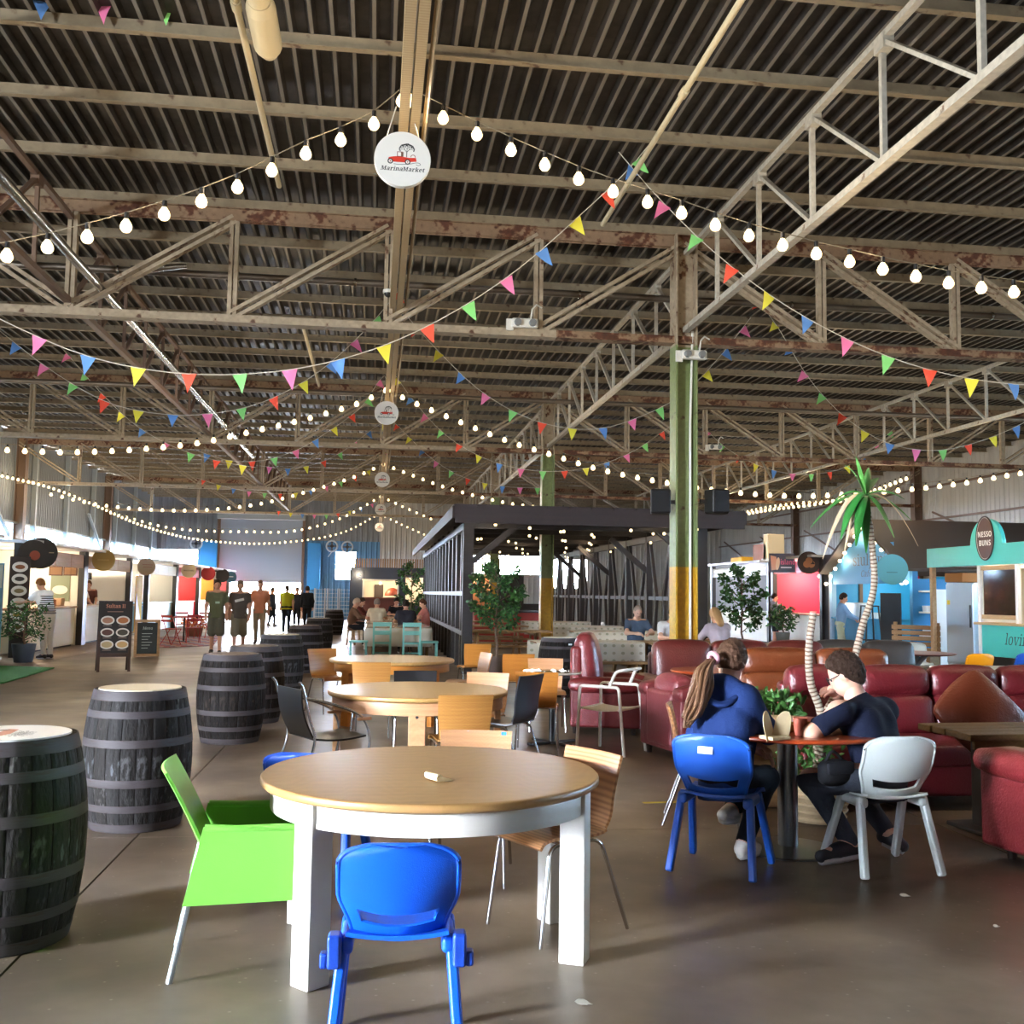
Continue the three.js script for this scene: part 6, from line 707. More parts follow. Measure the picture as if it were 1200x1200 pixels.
// scraps and paint on the floor
solo('floor_line', rbox(0.34, 0.003, 0.045, 0.001), S(0xb8a02c, 0.7), 'worn yellow paint line on the floor near the white metal armchair', 'marking', null, [2.2, 0.002, -7.65], 0.05);
for (const [px, py, s, lab] of [[1061, 1050, 0.05, 'torn white paper scrap on the floor before the pale grey chair'], [684, 1176, 0.06, 'pale paper scrap on the floor before the white table leg'], [1168, 1086, 0.03, 'small white dot of litter on the floor near the red sofa']]) { const p = G(px, py); solo('paper_scrap', slab((u, v) => V((u - 0.5) * s, 0.004 + 0.004 * Math.sin(u * 5 + v * 3), (v - 0.5) * s * 0.6), 4, 4, 0.001), S(0xd8d4c8, 0.8), lab, 'litter', null, [p.x, 0, p.z], px); }
// ---------------------------------------------------------------- people: fields meshed with surface nets
function nets(f, lo, hi, c) {
  const nx = Math.ceil((hi.x - lo.x) / c) + 1, ny = Math.ceil((hi.y - lo.y) / c) + 1, nz = Math.ceil((hi.z - lo.z) / c) + 1, F = new Float32Array(nx * ny * nz), id = new Int32Array(nx * ny * nz).fill(-1), P = [], idx = [];
  const at_ = (i, j, k) => (k * ny + j) * nx + i;
  for (let k = 0; k < nz; k++) for (let j = 0; j < ny; j++) for (let i = 0; i < nx; i++) F[at_(i, j, k)] = f(lo.x + i * c, lo.y + j * c, lo.z + k * c);
  const E = [[0, 1], [0, 2], [0, 4], [1, 3], [1, 5], [2, 3], [2, 6], [3, 7], [4, 5], [4, 6], [5, 7], [6, 7]];
  for (let k = 0; k < nz - 1; k++) for (let j = 0; j < ny - 1; j++) for (let i = 0; i < nx - 1; i++) {
    let m = 0; const v = []; for (let q = 0; q < 8; q++) { const w = F[at_(i + (q & 1), j + (q >> 1 & 1), k + (q >> 2))]; v.push(w); if (w < 0) m |= 1 << q; } if (m === 0 || m === 255) continue;
    let x = 0, y = 0, z = 0, n = 0; for (const [a, b] of E) if ((v[a] < 0) !== (v[b] < 0)) { const t = v[a] / (v[a] - v[b]); x += (a & 1) + ((b & 1) - (a & 1)) * t; y += (a >> 1 & 1) + ((b >> 1 & 1) - (a >> 1 & 1)) * t; z += (a >> 2) + ((b >> 2) - (a >> 2)) * t; n++; }
    id[at_(i, j, k)] = P.length / 3; P.push(lo.x + (i + x / n) * c, lo.y + (j + y / n) * c, lo.z + (k + z / n) * c);
  }
  const quad = (a, b, d, e, fl) => { if (a < 0 || b < 0 || d < 0 || e < 0) return; fl ? idx.push(a, b, d, a, d, e) : idx.push(a, d, b, a, e, d); };
  for (let k = 1; k < nz - 1; k++) for (let j = 1; j < ny - 1; j++) for (let i = 1; i < nx - 1; i++) { const s = F[at_(i, j, k)] < 0;
    if (s !== F[at_(i + 1, j, k)] < 0) quad(id[at_(i, j - 1, k - 1)], id[at_(i, j, k - 1)], id[at_(i, j, k)], id[at_(i, j - 1, k)], s);
    if (s !== F[at_(i, j + 1, k)] < 0) quad(id[at_(i - 1, j, k - 1)], id[at_(i - 1, j, k)], id[at_(i, j, k)], id[at_(i, j, k - 1)], s);
    if (s !== F[at_(i, j, k + 1)] < 0) quad(id[at_(i - 1, j - 1, k)], id[at_(i, j - 1, k)], id[at_(i, j, k)], id[at_(i - 1, j, k)], s); }
  const g = new THREE.BufferGeometry(); g.setAttribute('position', new THREE.Float32BufferAttribute(P, 3)); g.setIndex(idx); g.computeVertexNormals(); const nn = P.length / 3, U = new Float32Array(nn * 2); for (let i = 0; i < nn; i++) { U[2 * i] = P[3 * i] + P[3 * i + 2]; U[2 * i + 1] = P[3 * i + 1]; } g.setAttribute('uv', new THREE.BufferAttribute(U, 2)); return g;
}
const cap = (a, b, ra, rb) => { const ax = a.x, ay = a.y, az = a.z, dx = b.x - ax, dy = b.y - ay, dz = b.z - az, L = dx * dx + dy * dy + dz * dz || 1e-9; return (x, y, z) => { const px = x - ax, py = y - ay, pz = z - az; let t = (px * dx + py * dy + pz * dz) / L; t = t < 0 ? 0 : t > 1 ? 1 : t; const qx = px - dx * t, qy = py - dy * t, qz = pz - dz * t; return Math.sqrt(qx * qx + qy * qy + qz * qz) - ra - (rb - ra) * t; }; };
const ell = (c, r, fr) => (x, y, z) => { let px = x - c.x, py = y - c.y, pz = z - c.z; const a = (px * fr[0].x + py * fr[0].y + pz * fr[0].z), b = (px * fr[1].x + py * fr[1].y + pz * fr[1].z), d = (px * fr[2].x + py * fr[2].y + pz * fr[2].z), k0 = Math.hypot(a / r[0], b / r[1], d / r[2]), k1 = Math.hypot(a / r[0] ** 2, b / r[1] ** 2, d / r[2] ** 2) || 1e-6; return k0 * (k0 - 1) / k1; };
const smu = (list, k) => (x, y, z) => { let d = list[0](x, y, z); for (let i = 1; i < list.length; i++) { const e = list[i](x, y, z), h = Math.max(k - Math.abs(d - e), 0) / k; d = Math.min(d, e) - h * h * k * 0.25; } return d; };
const cut = (f, ...planes) => (x, y, z) => { let d = f(x, y, z); for (const [p, n] of planes) d = Math.max(d, (x - p.x) * n.x + (y - p.y) * n.y + (z - p.z) * n.z); return d; };
function boxOf(pts, pad) { const b = new THREE.Box3().setFromPoints(pts); return [b.min.subScalar(pad), b.max.addScalar(pad)]; }
const lerp = (a, b, t) => a.clone().lerp(b, t);
const skinM = (c) => S(c, 0.55, { sheen: 0.2 }), foldBump = tex(256, (u, v) => 0.8 * Math.pow(fbm(u + 0.2 * fbm(u, v, 4, 2, 8), v * 0.6, 6, 3, 77), 1) + 0.2 * fbm(u, v, 64, 2, 3), false), cloth = (c, r = 0.85) => S(c, r, { bumpMap: rep(foldBump, 2.2), bumpScale: 0.007, specularIntensity: 0.25 });
const mEye = S(0x1c1512, 0.3), mLip = S(0x9a5548, 0.6);
function person(name, label, pos, turn, J, o) {
  const t = thing('person', label, 'person', pos, turn), c = o.cell ?? 0.022, skin = skinM(o.skin ?? 0xc79274), w = o.wide ?? 1;
  const ax = J.Rs.clone().sub(J.Ls).normalize(), fwd = o.fwd ?? V(0, 0, 1), up = o.up ?? J.head.clone().sub(J.neck).normalize(), hx = up.clone().cross(fwd).normalize(), hf = hx.clone().cross(up).normalize(), fr = [hx, up, hf];
  const H = (x, y, z) => J.head.clone().addScaledVector(hx, x).addScaledVector(up, y).addScaledVector(hf, z);
  const torso = (e, drop = 0) => { const l = []; for (const s of [-1, 1]) l.push(cap(J.pelvis.clone().addScaledVector(ax, s * 0.065 * w).add(V(0, -drop, 0)), J.waist.clone().addScaledVector(ax, s * 0.05 * w), 0.105 * w + e, 0.098 * w + e), cap(J.waist.clone().addScaledVector(ax, s * 0.05 * w), J.chest.clone().addScaledVector(ax, s * 0.075 * w), 0.098 * w + e, 0.112 * w + e)); l.push(cap(lerp(J.Ls, J.neck, 0.15), lerp(J.Rs, J.neck, 0.15), 0.06 + e, 0.06 + e), cap(lerp(J.chest, J.neck, 0.75), J.neck, 0.075 + e, 0.055 + e)); return l; };
  const arm = (s, e, t0 = 0, t1 = 2) => { const S_ = J[s + 's'], E_ = J[s + 'e'], W_ = J[s + 'w'], l = []; if (t1 <= 1) l.push(cap(S_, lerp(S_, E_, t1), 0.054 + e, 0.047 + e)); else { l.push(cap(S_, E_, 0.054 + e, 0.041 + e), cap(E_, lerp(E_, W_, t1 - 1), 0.042 + e, 0.042 - 0.014 * (t1 - 1) + e)); } return l; };
  const leg = (s, e, t1 = 2) => { const A = J[s + 'hip'], K = J[s + 'k'], B = J[s + 'a'], l = []; if (t1 <= 1) l.push(cap(A, lerp(A, K, t1), 0.09 * w + e, 0.075 + e + (o.baggy ?? 0))); else l.push(cap(A, K, 0.09 * w + e, 0.06 + e), cap(K, lerp(K, B, t1 - 1), 0.058 + e, 0.05 - 0.012 * (t1 - 1) + e)); return l; };
  const hr = o.hr ?? 1, headF = [ell(H(0, 0.015, -0.008), [0.074 * hr, 0.112 * hr, 0.094 * hr], fr), ell(H(0, -0.055, 0.035), [0.052, 0.06, 0.055], fr), cap(H(0, 0, 0.088), H(0, -0.026, 0.106), 0.008, 0.013)], ears = [ell(H(-0.078, -0.005, -0.008), [0.01, 0.032, 0.02], fr), ell(H(0.078, -0.005, -0.008), [0.01, 0.032, 0.02], fr)];
  const hands = []; for (const s of ['L', 'R']) { const W_ = J[s + 'w'], Hd = J[s + 'h']; hands.push(cap(W_, lerp(W_, Hd, 0.75), 0.027, 0.034)); }
  const feet = ['L', 'R'].map((s) => cap(J[s + 'a'], J[s + 't'], 0.035, 0.03));
  const all = [...torso(0), ...arm('L', 0), ...arm('R', 0), ...leg('L', 0), ...leg('R', 0), cap(J.neck, H(0, -0.06, -0.01), 0.056, 0.05), ...hands, ...feet];
  const bodyF = smu(all, 0.05), hF = smu([...headF, ...ears, cap(J.neck, H(0, -0.06, -0.01), 0.054, 0.05)], 0.025);
  const [lo, hi] = boxOf(['pelvis', 'chest', 'neck', 'head', 'Ls', 'Rs', 'Le', 'Re', 'Lw', 'Rw', 'Lh', 'Rh', 'Lk', 'Rk', 'La', 'Ra', 'Lt', 'Rt'].map((q) => J[q]), 0.2); const bg = [nets(bodyF, lo, hi, c)]; const [hl, hh] = boxOf([J.head, J.neck], 0.16); bg.push(nets(cut(hF, [J.neck, up.clone().negate()]), hl, hh, Math.min(c, o.headCell ?? 0.012)));
  // fingers: four of unequal length and a thumb from the side of the palm
  for (const s of ['L', 'R']) { const W_ = J[s + 'w'], Hd = J[s + 'h'], d = Hd.clone().sub(W_).normalize(), pn = (J[s + 'palm'] ?? V(s === 'L' ? 1 : -1, 0, 0)).clone(); pn.addScaledVector(d, -pn.dot(d)).normalize(); const sd = d.clone().cross(pn).normalize(), thumbSide = J[s + 'thumb'] ?? 1, cl = J[s + 'curl'] ?? 0.5;
    [-0.028, -0.0095, 0.0095, 0.027].forEach((q, i) => { const L = [0.07, 0.08, 0.075, 0.058][i], b = lerp(W_, Hd, 0.85).addScaledVector(sd, q * thumbSide * -1), P = [b]; let a = 0.15; for (let j = 0; j < 3; j++) { a += cl * (0.5 + 0.25 * j); P.push(P[j].clone().addScaledVector(d, Math.cos(a) * L * [0.42, 0.32, 0.26][j]).addScaledVector(pn, Math.sin(a) * L * [0.42, 0.32, 0.26][j])); } bg.push(sweep(P, [0.0105, 0.0095, 0.0085, 0.0065], 7)); });
    const b = lerp(W_, Hd, 0.3).addScaledVector(sd, 0.026 * thumbSide), q1 = b.clone().addScaledVector(sd, 0.024 * thumbSide).addScaledVector(d, 0.026).addScaledVector(pn, 0.012); bg.push(sweep([b, q1, q1.clone().addScaledVector(d, 0.03).addScaledVector(pn, 0.014)], [0.014, 0.011, 0.008], 7)); }
  const body = part(t, 'body', bg, skin);
  for (const s of [-1, 1]) part(t, 'eye', new THREE.SphereGeometry(0.0095, 8, 6).translate(...H(s * 0.031, 0.004, 0.079).toArray()), mEye); part(t, 'mouth', sweep([H(-0.022, -0.062, 0.082), H(0, -0.06, 0.088), H(0.022, -0.062, 0.082)], 0.006, 6), mLip);
  const mesh = (nm, f, pts, mat, pad = 0.2, lab, cc = c) => { const [a, b] = boxOf(pts, pad); return part(t, nm, nets(f, a, b, cc), mat, lab); };
  // clothes
  const sl = o.sleeve ?? 0.55, hem = o.hem ?? 0.1, dn = J.pelvis.clone().sub(J.waist).normalize();
  const top = smu([...torso(0.016, hem), ...arm('L', o.loose ?? 0.016, 0, sl), ...arm('R', o.loose ?? 0.016, 0, sl), ...(o.hood ? [ell(J.neck.clone().addScaledVector(fwd, -0.075).add(V(0, -0.005, 0)), [0.115, 0.065, 0.06], [ax, V(0, 1, 0), ax.clone().cross(V(0, 1, 0))])] : [])], 0.05);
  mesh('top', cut(top, [J.neck.clone().add(V(0, o.collar ?? 0.012, 0)), lerp(V(0, 1, 0), fwd, 0.35).normalize()], [J.pelvis.clone().addScaledVector(dn, hem), dn]), [J.pelvis, J.chest, J.neck, J.Ls, J.Rs, J.Le, J.Re, ...(sl > 1 ? [J.Lw, J.Rw] : [])], o.topMat ?? cloth(o.top), 0.2, o.topLabel);
  const bot = smu([...leg('L', 0.014, o.legs ?? 1.94), ...leg('R', 0.014, o.legs ?? 1.94), cap(J.pelvis.clone().addScaledVector(ax, -0.06), J.pelvis.clone().addScaledVector(ax, 0.06), 0.115 * w, 0.115 * w)], 0.04);
  mesh('trousers', cut(bot, [lerp(J.pelvis, J.waist, 0.35), dn.clone().negate()]), [J.pelvis, J.Lhip, J.Rhip, J.Lk, J.Rk, ...((o.legs ?? 2) > 1 ? [J.La, J.Ra] : [])], cloth(o.bottom));
  for (const s of ['L', 'R']) { const A = J[s + 'a'], T = J[s + 't'], d = T.clone().sub(A), fl = V(d.x, 0, d.z).normalize(), un = d.clone().normalize().cross(fl.clone().cross(V(0, 1, 0)).normalize()).negate(); const low = (p, k) => p.clone().addScaledVector(J[s + 'sole'] ?? V(0, -1, 0), k);
    const heel = low(A, 0.035).addScaledVector(fl, -0.035), sh = part(t, 'shoe', nets(smu([cap(heel, low(T, 0.0), 0.042, 0.036), cap(A, lerp(A, T, 0.5), 0.045, 0.04)], 0.03), ...boxOf([A, T, heel], 0.09), Math.min(c, 0.014)), S(o.shoe ?? 0x222222, 0.6)); part(sh, 'sole', sweep([low(heel, 0.026), low(lerp(heel, T, 0.5), 0.024), low(T, 0.02)], [0.038, 0.04, 0.034], 8), S(o.sole ?? 0xe8e8e8, 0.6)); }
  // hair
  if (o.hair !== undefined) { const hm = S(o.hair, 0.6, { bumpMap: rep(fineBump, 5), bumpScale: 0.008, specularIntensity: 0.35 }), e = o.hairThick ?? 0.016; const tous = (f) => (x, y, z) => f(x, y, z) + (o.tousle ?? 0.003) * (Math.sin(x * 190 + y * 60) + Math.sin(z * 210 + y * 90) + 0.8 * Math.sin(x * 90 - z * 120 + y * 140)); let hf_ = cut(tous(ell(H(0, 0.022, -0.014), [0.074 * hr + e, 0.112 * hr + e, 0.094 * hr + e], fr)), [H(0, 0.03, 0.035), lerp(hf.clone(), up.clone().negate(), 0.45).normalize()], [H(0, o.nape ?? -0.055, -0.05), lerp(up.clone().negate(), hf, 0.15).normalize()]);
    if (o.long) hf_ = smu([hf_, cap(H(0, -0.02, -0.07), H(0, -0.2, -0.1), 0.075, 0.06)], 0.04); const hh_ = mesh('hair', hf_, [J.head], hm, 0.3, null, Math.min(c, 0.012));
    if (o.tail) { part(hh_, 'ponytail', o.tail(H, t).map((q) => sweep(...q)), o.tailMat ?? hm); } }
  if (o.extra) o.extra(t, H, J, body); return t;
}
// poses, in metres, facing +z
function standing(h = 1.75, { step = 0, sw = 0, bend = 0, armF = [0.05, 0.05], elbow = [0.15, 0.15] } = {}) {
  const k = h / 1.75, y = (v) => v * k, J = {}; const hipY = 0.92; J.pelvis = V(0, y(hipY + 0.03), 0); J.waist = V(0, y(1.13), 0.01 + bend * 0.12); J.chest = V(0, y(1.3), bend * 0.25); J.neck = V(0, y(1.475), -0.015 + bend * 0.36); J.head = V(0, y(1.625), 0.01 + bend * 0.48);
  for (const [s, q, i] of [['L', 1, 0], ['R', -1, 1]]) { const f = (i ? -1 : 1) * step; J[s + 'hip'] = V(q * y(0.09), y(hipY), 0); J[s + 'k'] = V(q * y(0.095), y(0.5), f * 0.18 + Math.max(0, -f) * 0.1 + 0.02); J[s + 'a'] = V(q * y(0.095), y(0.085) + Math.max(0, -f) * 0.06, f * 0.34 - 0.02); J[s + 't'] = V(q * y(0.115), y(0.035), f * 0.34 + 0.13);
    J[s + 's'] = V(q * y(0.185), y(1.42), -0.01 + bend * 0.33); const a = armF[i] + (i ? 1 : -1) * sw; J[s + 'e'] = J[s + 's'].clone().add(V(q * y(0.05), -Math.cos(a) * y(0.29), Math.sin(a) * y(0.29))); const b = a + elbow[i]; J[s + 'w'] = J[s + 'e'].clone().add(V(-q * y(0.0), -Math.cos(b) * y(0.26), Math.sin(b) * y(0.26))); J[s + 'h'] = J[s + 'w'].clone().add(V(0, -Math.cos(b) * 0.1, Math.sin(b) * 0.1)); J[s + 'palm'] = V(-q, 0, 0); J[s + 'thumb'] = i ? -1 : 1; }
  return J;
}
function sitting(h = 1.72, { lean = 0.1, arms = 'table', seat = 0.45 } = {}) {
  const k = h / 1.75, J = {}, y = (v) => v * k; const p = seat + 0.1; J.pelvis = V(0, p, 0); J.waist = V(0, p + y(0.19), lean * 0.3 - 0.01); J.chest = V(0, p + y(0.37), lean * 0.8); J.neck = V(0, p + y(0.54), lean * 1.5 - 0.01); J.head = V(0, p + y(0.69), lean * 1.9 + 0.03);
  for (const [s, q, i] of [['L', 1, 0], ['R', -1, 1]]) { J[s + 'hip'] = V(q * 0.09, p - 0.005, 0.03); J[s + 'k'] = V(q * 0.13, p - 0.03, 0.42); J[s + 'a'] = V(q * 0.13, 0.09, 0.4); J[s + 't'] = V(q * 0.15, 0.04, 0.55); J[s + 's'] = V(q * y(0.185), p + y(0.48), lean * 1.3); J[s + 'e'] = V(q * 0.27, p + y(0.27), lean * 1.3 + 0.17); J[s + 'w'] = arms === 'table' ? V(q * 0.12, 0.81, lean * 1.3 + 0.38) : V(q * 0.12, p + 0.1, 0.3); J[s + 'h'] = J[s + 'w'].clone().add(V(-q * 0.06, -0.01, 0.08)); J[s + 'palm'] = V(0, -1, 0); J[s + 'thumb'] = i ? 1 : -1; }
  return J;
}
// the man and the woman at the red table, joints placed where the photograph shows them
{ const o = V(2.9, 0, -5.78), A = (x, y, d) => D(x, y, d).sub(o), J = { pelvis: A(1033, 912, 5.76), waist: A(1028, 882, 5.8), chest: A(1017, 849, 5.86), neck: A(1003, 818, 5.93), head: A(990, 792, 5.98), Ls: A(981, 835, 5.74), Rs: A(1038, 834, 6.02), Le: A(950, 860, 5.72), Lw: A(992, 862, 5.9), Lh: A(1008, 861, 5.98), Re: A(1000, 858, 6.32), Rw: A(985, 815, 6.2), Rh: A(970, 808, 6.15), Lhip: A(1015, 914, 5.72), Rhip: A(1042, 914, 5.86), Lk: A(950, 914, 5.9), La: A(997, 990, 5.9), Lt: A(962, 1005, 5.82), Rk: A(1000, 922, 6.3), Ra: A(1040, 982, 6.05), Rt: A(1058, 998, 5.98), Lpalm: V(0, -1, 0), Lcurl: 0.35, Rpalm: V(-0.2, -0.8, -0.4), Rcurl: 0.7, Rthumb: 1, Rsole: V(0.3, -0.95, 0) };
  J.Lt.y = 0.05; J.La.y = 0.1; J.Rt.y = 0.06; J.Ra.y = 0.13;
  person('person', 'seated man in dark navy t-shirt and glasses, hand raised to his mouth', o, 0, J, { cell: 0.011, headCell: 0.006, skin: 0xd9a48c, top: 0x151a2c, bottom: 0x3a3e47, shoe: 0x161a24, sole: 0xdfe4ea, hair: 0x33231a, hairThick: 0.018, nape: -0.085, tousle: 0.0045, fwd: V(-0.8, -0.12, -0.55).normalize(), sleeve: 0.56, hem: 0.13, loose: 0.022, legs: 1.97, hr: 1.04,
    extra: (t, H) => { const m = S(0x191919, 0.3); const g = part(t, 'glasses', [rod(H(-0.08, 0.008, 0.0), H(-0.07, 0.006, 0.085), 0.003), rod(H(0.08, 0.008, 0.0), H(0.07, 0.006, 0.085), 0.003), ...[-1, 1].map((s) => new THREE.TorusGeometry(0.023, 0.003, 6, 18).lookAt(H(0, 0, 0.1).sub(H(0, 0, 0))).translate(...H(s * 0.035, 0.004, 0.1).toArray())), rod(H(-0.012, 0.008, 0.101), H(0.012, 0.008, 0.101), 0.003)], m, 'dark framed glasses'); part(t, 'wristwatch', new THREE.TorusGeometry(0.033, 0.007, 6, 16).lookAt(J.Rh.clone().sub(J.Rw)).translate(...lerp(J.Rw, J.Re, 0.12).toArray()), m); } });
  const b = thing('shoulder_bag', 'black bag hanging beside the man in the navy t-shirt', 'bag', D(978, 905, 5.72), 0.3); part(b, 'bag_body', puffy(0.2, 0.13, 0.09, 0.02, 0.035), S(0x15161c, 0.8)); part(b, 'strap', tube([V(-0.08, 0.05, 0), V(-0.02, 0.12, 0.01), V(0.08, 0.05, 0)], 0.009, 14), S(0x15161c, 0.8)); part(b, 'flap', puffy(0.19, 0.07, 0.03, 0.006, 0.014).translate(0, 0.03, 0.05), S(0x1d1f28, 0.8)); }
{ const o = V(2.02, 0, -5.82), A = (x, y, d) => D(x, y, d).sub(o), J = { pelvis: A(852, 912, 5.86), waist: A(850, 882, 5.87), chest: A(848, 848, 5.9), neck: A(851, 803, 5.96), head: A(857, 777, 6.0), Ls: A(822, 821, 6.03), Rs: A(876, 820, 5.83), Le: A(818, 862, 6.15), Lw: A(888, 876, 6.02), Lh: A(903, 886, 5.98), Re: A(900, 858, 5.88), Rw: A(880, 832, 6.2), Rh: A(874, 815, 6.28), Lhip: A(842, 914, 5.9), Rhip: A(864, 914, 5.82), Lk: A(875, 912, 6.3), La: A(858, 948, 6.12), Lt: A(847, 955, 6.02), Rk: A(898, 912, 6.14), Ra: A(872, 986, 5.98), Rt: A(886, 1003, 6.06), Lpalm: V(0.2, -0.9, 0.2), Lcurl: 0.45, Lthumb: -1, Rpalm: V(0.2, 0, -1), Rcurl: 0.7 };
  J.Ra.y = 0.1; J.Rt.y = 0.05;
  const mPony = new THREE.MeshPhysicalMaterial({ map: rep(tex([128, 64], (u, v) => mixc([0.30, 0.20, 0.13], [0.62, 0.46, 0.33], fbm(u * 2, v * 0.3, 16, 3, 55))), 1, 3), roughness: 0.5 });
  person('person', 'seated woman with long ponytail in a blue hooded sweatshirt', o, 0, J, { cell: 0.011, headCell: 0.006, skin: 0xd6a48a, top: 0x1d2f5c, bottom: 0x0e0e12, shoe: 0xddd6cc, sole: 0xe9e5de, hair: 0x5a4030, hairThick: 0.017, nape: -0.06, fwd: V(0.62, -0.22, -0.75).normalize(), sleeve: 1.88, hem: 0.12, loose: 0.022, hood: true, collar: 0.03, wide: 0.94, legs: 1.97, tailMat: mPony,
    tail: (H) => { const out = [], B = (px, py, d) => D(px, py, d).sub(o); for (let i = 0; i < 34; i++) { const a = i * 2.4, q = Math.sqrt(i / 34), jx = Math.cos(a) * q, jz = Math.sin(a) * q, P = []; const K = [[834, 773, 5.88, 0.02], [826, 785, 5.84, 0.045], [822, 805, 5.82, 0.06], [816, 825, 5.82, 0.062], [810, 840, 5.84, 0.05], [806, 853 - (i % 5) * 4, 5.84, 0.022]]; K.forEach(([x, y, d, s], k) => P.push(B(x, y, d).add(V(jx * s + 0.008 * Math.sin(k * 2.1 + i), 0, jz * s * 0.8)))); out.push([new THREE.CatmullRomCurve3(P).getPoints(18), Array.from({ length: 19 }, (_, k) => 0.005 + 0.007 * Math.sin(PI * Math.min(1, 0.2 + 0.8 * k / 18))), 6]); } return out; },
    extra: (t) => { const B = (px, py, d) => D(px, py, d).sub(o); part(t, 'scrunchie', new THREE.TorusGeometry(0.028, 0.016, 8, 18).lookAt(V(-0.6, -0.2, 0.5)).translate(...B(836, 771, 5.89).toArray()), S(0xe0a6b4, 0.8), 'pink hair scrunchie'); part(t, 'hood_fold', sweep(new THREE.CatmullRomCurve3([B(829, 820, 5.82), B(845, 826, 5.8), B(862, 818, 5.8), B(872, 808, 5.86)]).getPoints(14), 0.02, 8), cloth(0x1d2f5c)); } }); }
// walkers and standers
const walk = (label, px, py, h, turn, pose, o) => { const p = G(px, py); return person('person', label, [p.x, 0, p.z], turn, standing(h, pose), { cell: 0.026, ...o }); };
walk('man in olive t-shirt and shorts walking along the barrels', 252, 767, 1.8, 0.1, { step: 0.35, sw: 0.15 }, { top: 0x5c6048, bottom: 0x57564a, legs: 0.95, hair: 0x3a2a20, skin: 0xbf8c70, shoe: 0x1c1a1a, sole: 0x3a3a3a, baggy: 0.02, extra: (t, H, J) => part(t, 'shirt_print', rbox(0.1, 0.05, 0.006, 0.002).translate(0.02, 1.25, 0.142), S(0x9ab09a, 0.8)) });
walk('man in brown-grey t-shirt with a pale printed stripe walking beside the barrels', 279, 766, 1.78, 0.05, { step: -0.3, sw: -0.12 }, { top: 0x56504a, bottom: 0x77705f, legs: 0.98, hair: 0x6b5a4c, skin: 0xb98a72, shoe: 0x1c1a1a, sole: 0x3a3a3a, baggy: 0.02, wide: 1.08, extra: (t) => part(t, 'shirt_print', at(rbox(0.22, 0.06, 0.006, 0.002), 0.0, 1.31, 0.155, 0, 0, 0.25), S(0xcfc8b8, 0.8)) });
walk('man in salmon t-shirt and khaki trousers walking along the barrels', 303, 755, 1.84, 0.05, { step: 0.4, sw: 0.15 }, { top: 0xb9795c, bottom: 0x8a7c66, hair: 0x6a5142, skin: 0xc0907a, shoe: 0x3a3028, wide: 1.05 });
walk('worker in a yellow high visibility vest near the roller door', 335, 741, 1.75, PI, { step: 0.2 }, { top: 0xb9b82c, bottom: 0x1e2430, hair: 0x4a3a30, wide: 1.12, sleeve: 0.4, shoe: 0x1a1a1a });
walk('person in black walking by the blue wall panel', 359, 737, 1.75, PI, { step: 0.35 }, { top: 0x20242c, bottom: 0x1b1d22, sleeve: 1.9, hair: 0x2a2220 });
walk('silhouetted person in dark clothes before the roller door', 347, 736, 1.7, 0, { step: 0.2 }, { top: 0x2a2c34, bottom: 0x22252c, sleeve: 1.9, hair: 0x2a2220 });
walk('person in grey crossing the bright roller door opening', 318, 734, 1.68, 1.2, { step: 0.3 }, { top: 0x3c4250, bottom: 0x2a2e36, sleeve: 1.9, hair: 0x33291f });
walk('man in striped shirt and white trousers leaning on the first left counter', 54, 772, 1.74, -2.1, { bend: 0.55, armF: [0.9, 0.9], elbow: [0.6, 0.6] }, { topMat: new THREE.MeshPhysicalMaterial({ color: 0xffffff, vertexColors: false, roughness: 0.85 }), top: 0xffffff, bottom: 0xcfc4b0, hair: 0x8a5a30, shoe: 0x2a2422, extra: (t, H, J) => { for (let i = 0; i < 9; i++) part(t, 'stripe', new THREE.TorusGeometry(0.146, 0.012, 6, 24).rotateX(PI / 2).scale(1.17, 1, 0.98).translate(0, 1.0 + i * 0.045, 0.01 + i * 0.015), S(0x4a3a3a, 0.85)); } });
walk('woman in grey top and dark shorts at the pink stall', 908, 757, 1.68, 1.4, { armF: [0.5, 0.5], elbow: [1.2, 1.2] }, { top: 0x8a8a92, bottom: 0x242833, legs: 0.9, hair: 0x2a1c16, sleeve: 0.7, extra: (t) => { part(t, 'waist_bag', puffy(0.2, 0.14, 0.1, 0.02, 0.04).translate(-0.18, 1.05, 0), S(0x14161a, 0.8)); } });
walk('woman in light blue sweater and pale trousers at the blue gabled stall', 985, 772, 1.68, 1.3, { step: 0.3, bend: 0.18, armF: [0.6, 0.6], elbow: [0.5, 0.5] }, { top: 0x7fa6cf, bottom: 0xb9c8b0, sleeve: 1.9, hair: 0x2a1c16, shoe: 0xe8e4de, long: false });
person('person', 'stall keeper in white behind the second left counter', [-9.0, 0, -33.0], 0.6, standing(1.72, { armF: [0.6, 0.6], elbow: [0.6, 0.6] }), { cell: 0.026, top: 0xe2dccf, bottom: 0x3a3a3a, skin: 0xb98a72, hair: 0x8a7460 });
person('person', 'stall keeper in maroon behind the second left counter', [-8.95, 0, -33.8], 0.2, standing(1.78, { armF: [0.4, 0.4], elbow: [0.8, 0.8] }), { cell: 0.026, top: 0x5a3a34, bottom: 0x2a2a2a, skin: 0xb98a72, hair: 0x6a4a30 });
person('person', 'stall keeper in dark clothes at the orange stall', [-8.6, 0, -43.2], 1.2, standing(1.72, {}), { cell: 0.028, top: 0x1c1c20, bottom: 0x1c1c20, hair: 0x161210, sleeve: 1.9 });
person('person', 'stall keeper with dark hair behind the pink stall counter', [14.6, 0, -31.0], -1.4, standing(1.62, {}), { cell: 0.028, top: 0xe0d0c4, bottom: 0x333333, hair: 0x1c1412, skin: 0xd0a088 });
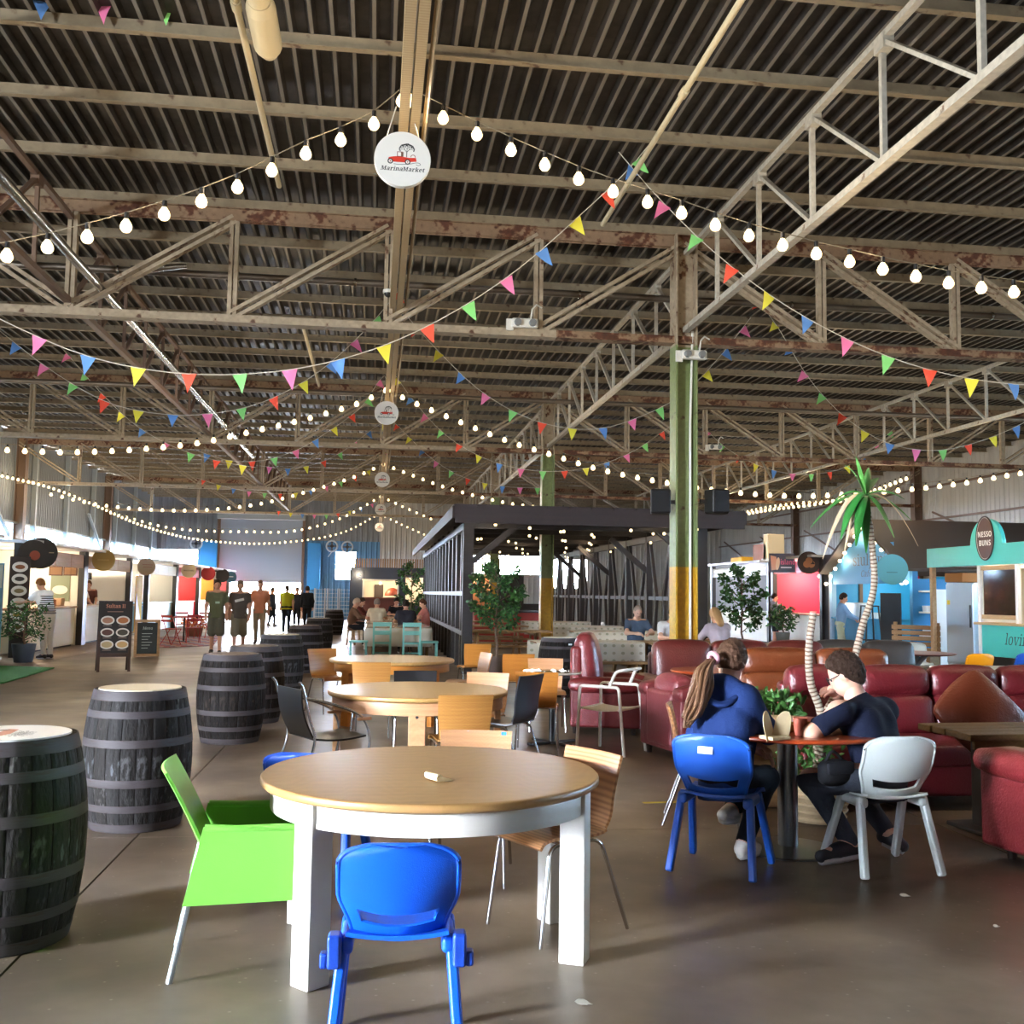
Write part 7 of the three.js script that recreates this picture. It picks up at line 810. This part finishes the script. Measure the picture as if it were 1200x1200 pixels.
// seated guests farther back
const sit = (label, x, z, turn, lean, o) => { if (!o.bench) { const s = thing('wooden_stool', 'wooden stool under the ' + label, 'stool', [x, 0, z], turn); part(s, 'seat', cyl(0.17, 0.17, 0.03, 0, 0.43, 0), mPicnic); for (let i = 0; i < 4; i++) { const a = PI / 4 + i * PI / 2; part(s, 'leg', rod(V(Math.cos(a) * 0.17, 0, Math.sin(a) * 0.17), V(Math.cos(a) * 0.12, 0.42, Math.sin(a) * 0.12), 0.016), mPicnic); } } return person('person', label, [x, 0, z], turn, sitting(1.72, { lean, arms: o.arms }), { cell: 0.026, ...o }); };
sit('man in dark t-shirt seen from behind at the cream tables', 0.78, -25.0 - 1.35, PI, 0.06, { top: 0x34343c, bottom: 0x22242a, hair: 0x2a201a, wide: 1.15 });
sit('man in cream shirt between the second and third cream tables', 0.05, -29.3, PI, 0.08, { top: 0xd9ccb0, bottom: 0x3a3a3a, hair: 0x8a8078 });
sit('person in brown jacket beside the third cream table', -0.68, -30.5, 1.5, 0.06, { top: 0x6a5040, bottom: 0x22242a, hair: 0xc4a890, sleeve: 1.9 });
sit('person in dark red beside the fourth cream table', -0.6, -33.8, 1.4, 0.08, { top: 0x5c2f2c, bottom: 0x22242a, hair: 0x3a2a22, sleeve: 1.9 });
sit('person in black facing the hall at the cream tables', 0.7, -35.35, 0.1, 0.08, { top: 0x1c1c22, bottom: 0x22242a, hair: 0x1c1612 });
sit('woman in pale red between cream tables and pavilion wall', 1.5, -30.6, -1.5, 0.04, { top: 0xc07a70, bottom: 0x2a2a30, hair: 0x5a3a2a });
sit('man in white t-shirt looking down at a picnic table', 5.28, -18.28, 0.12, 0.16, { bench: 1, top: 0xe8e6e4, bottom: 0x30323a, hair: 0x1e1814, skin: 0xc99a80 });
sit('bald man in blue behind the man in white t-shirt', 5.2, -20.2, 0.1, 0.05, { top: 0x4a5a70, bottom: 0x30323a, skin: 0xcaa08a, hair: 0x9a8a7c, hairThick: 0.004 });
sit('woman with blond hair and lilac cardigan right of the painted column', 5.85, -16.88, PI + 0.25, 0.1, { bench: 1, top: 0xa89aa0, bottom: 0x30323a, hair: 0xb08a5c, sleeve: 1.9, long: true });
renderer.render(scene, camera);
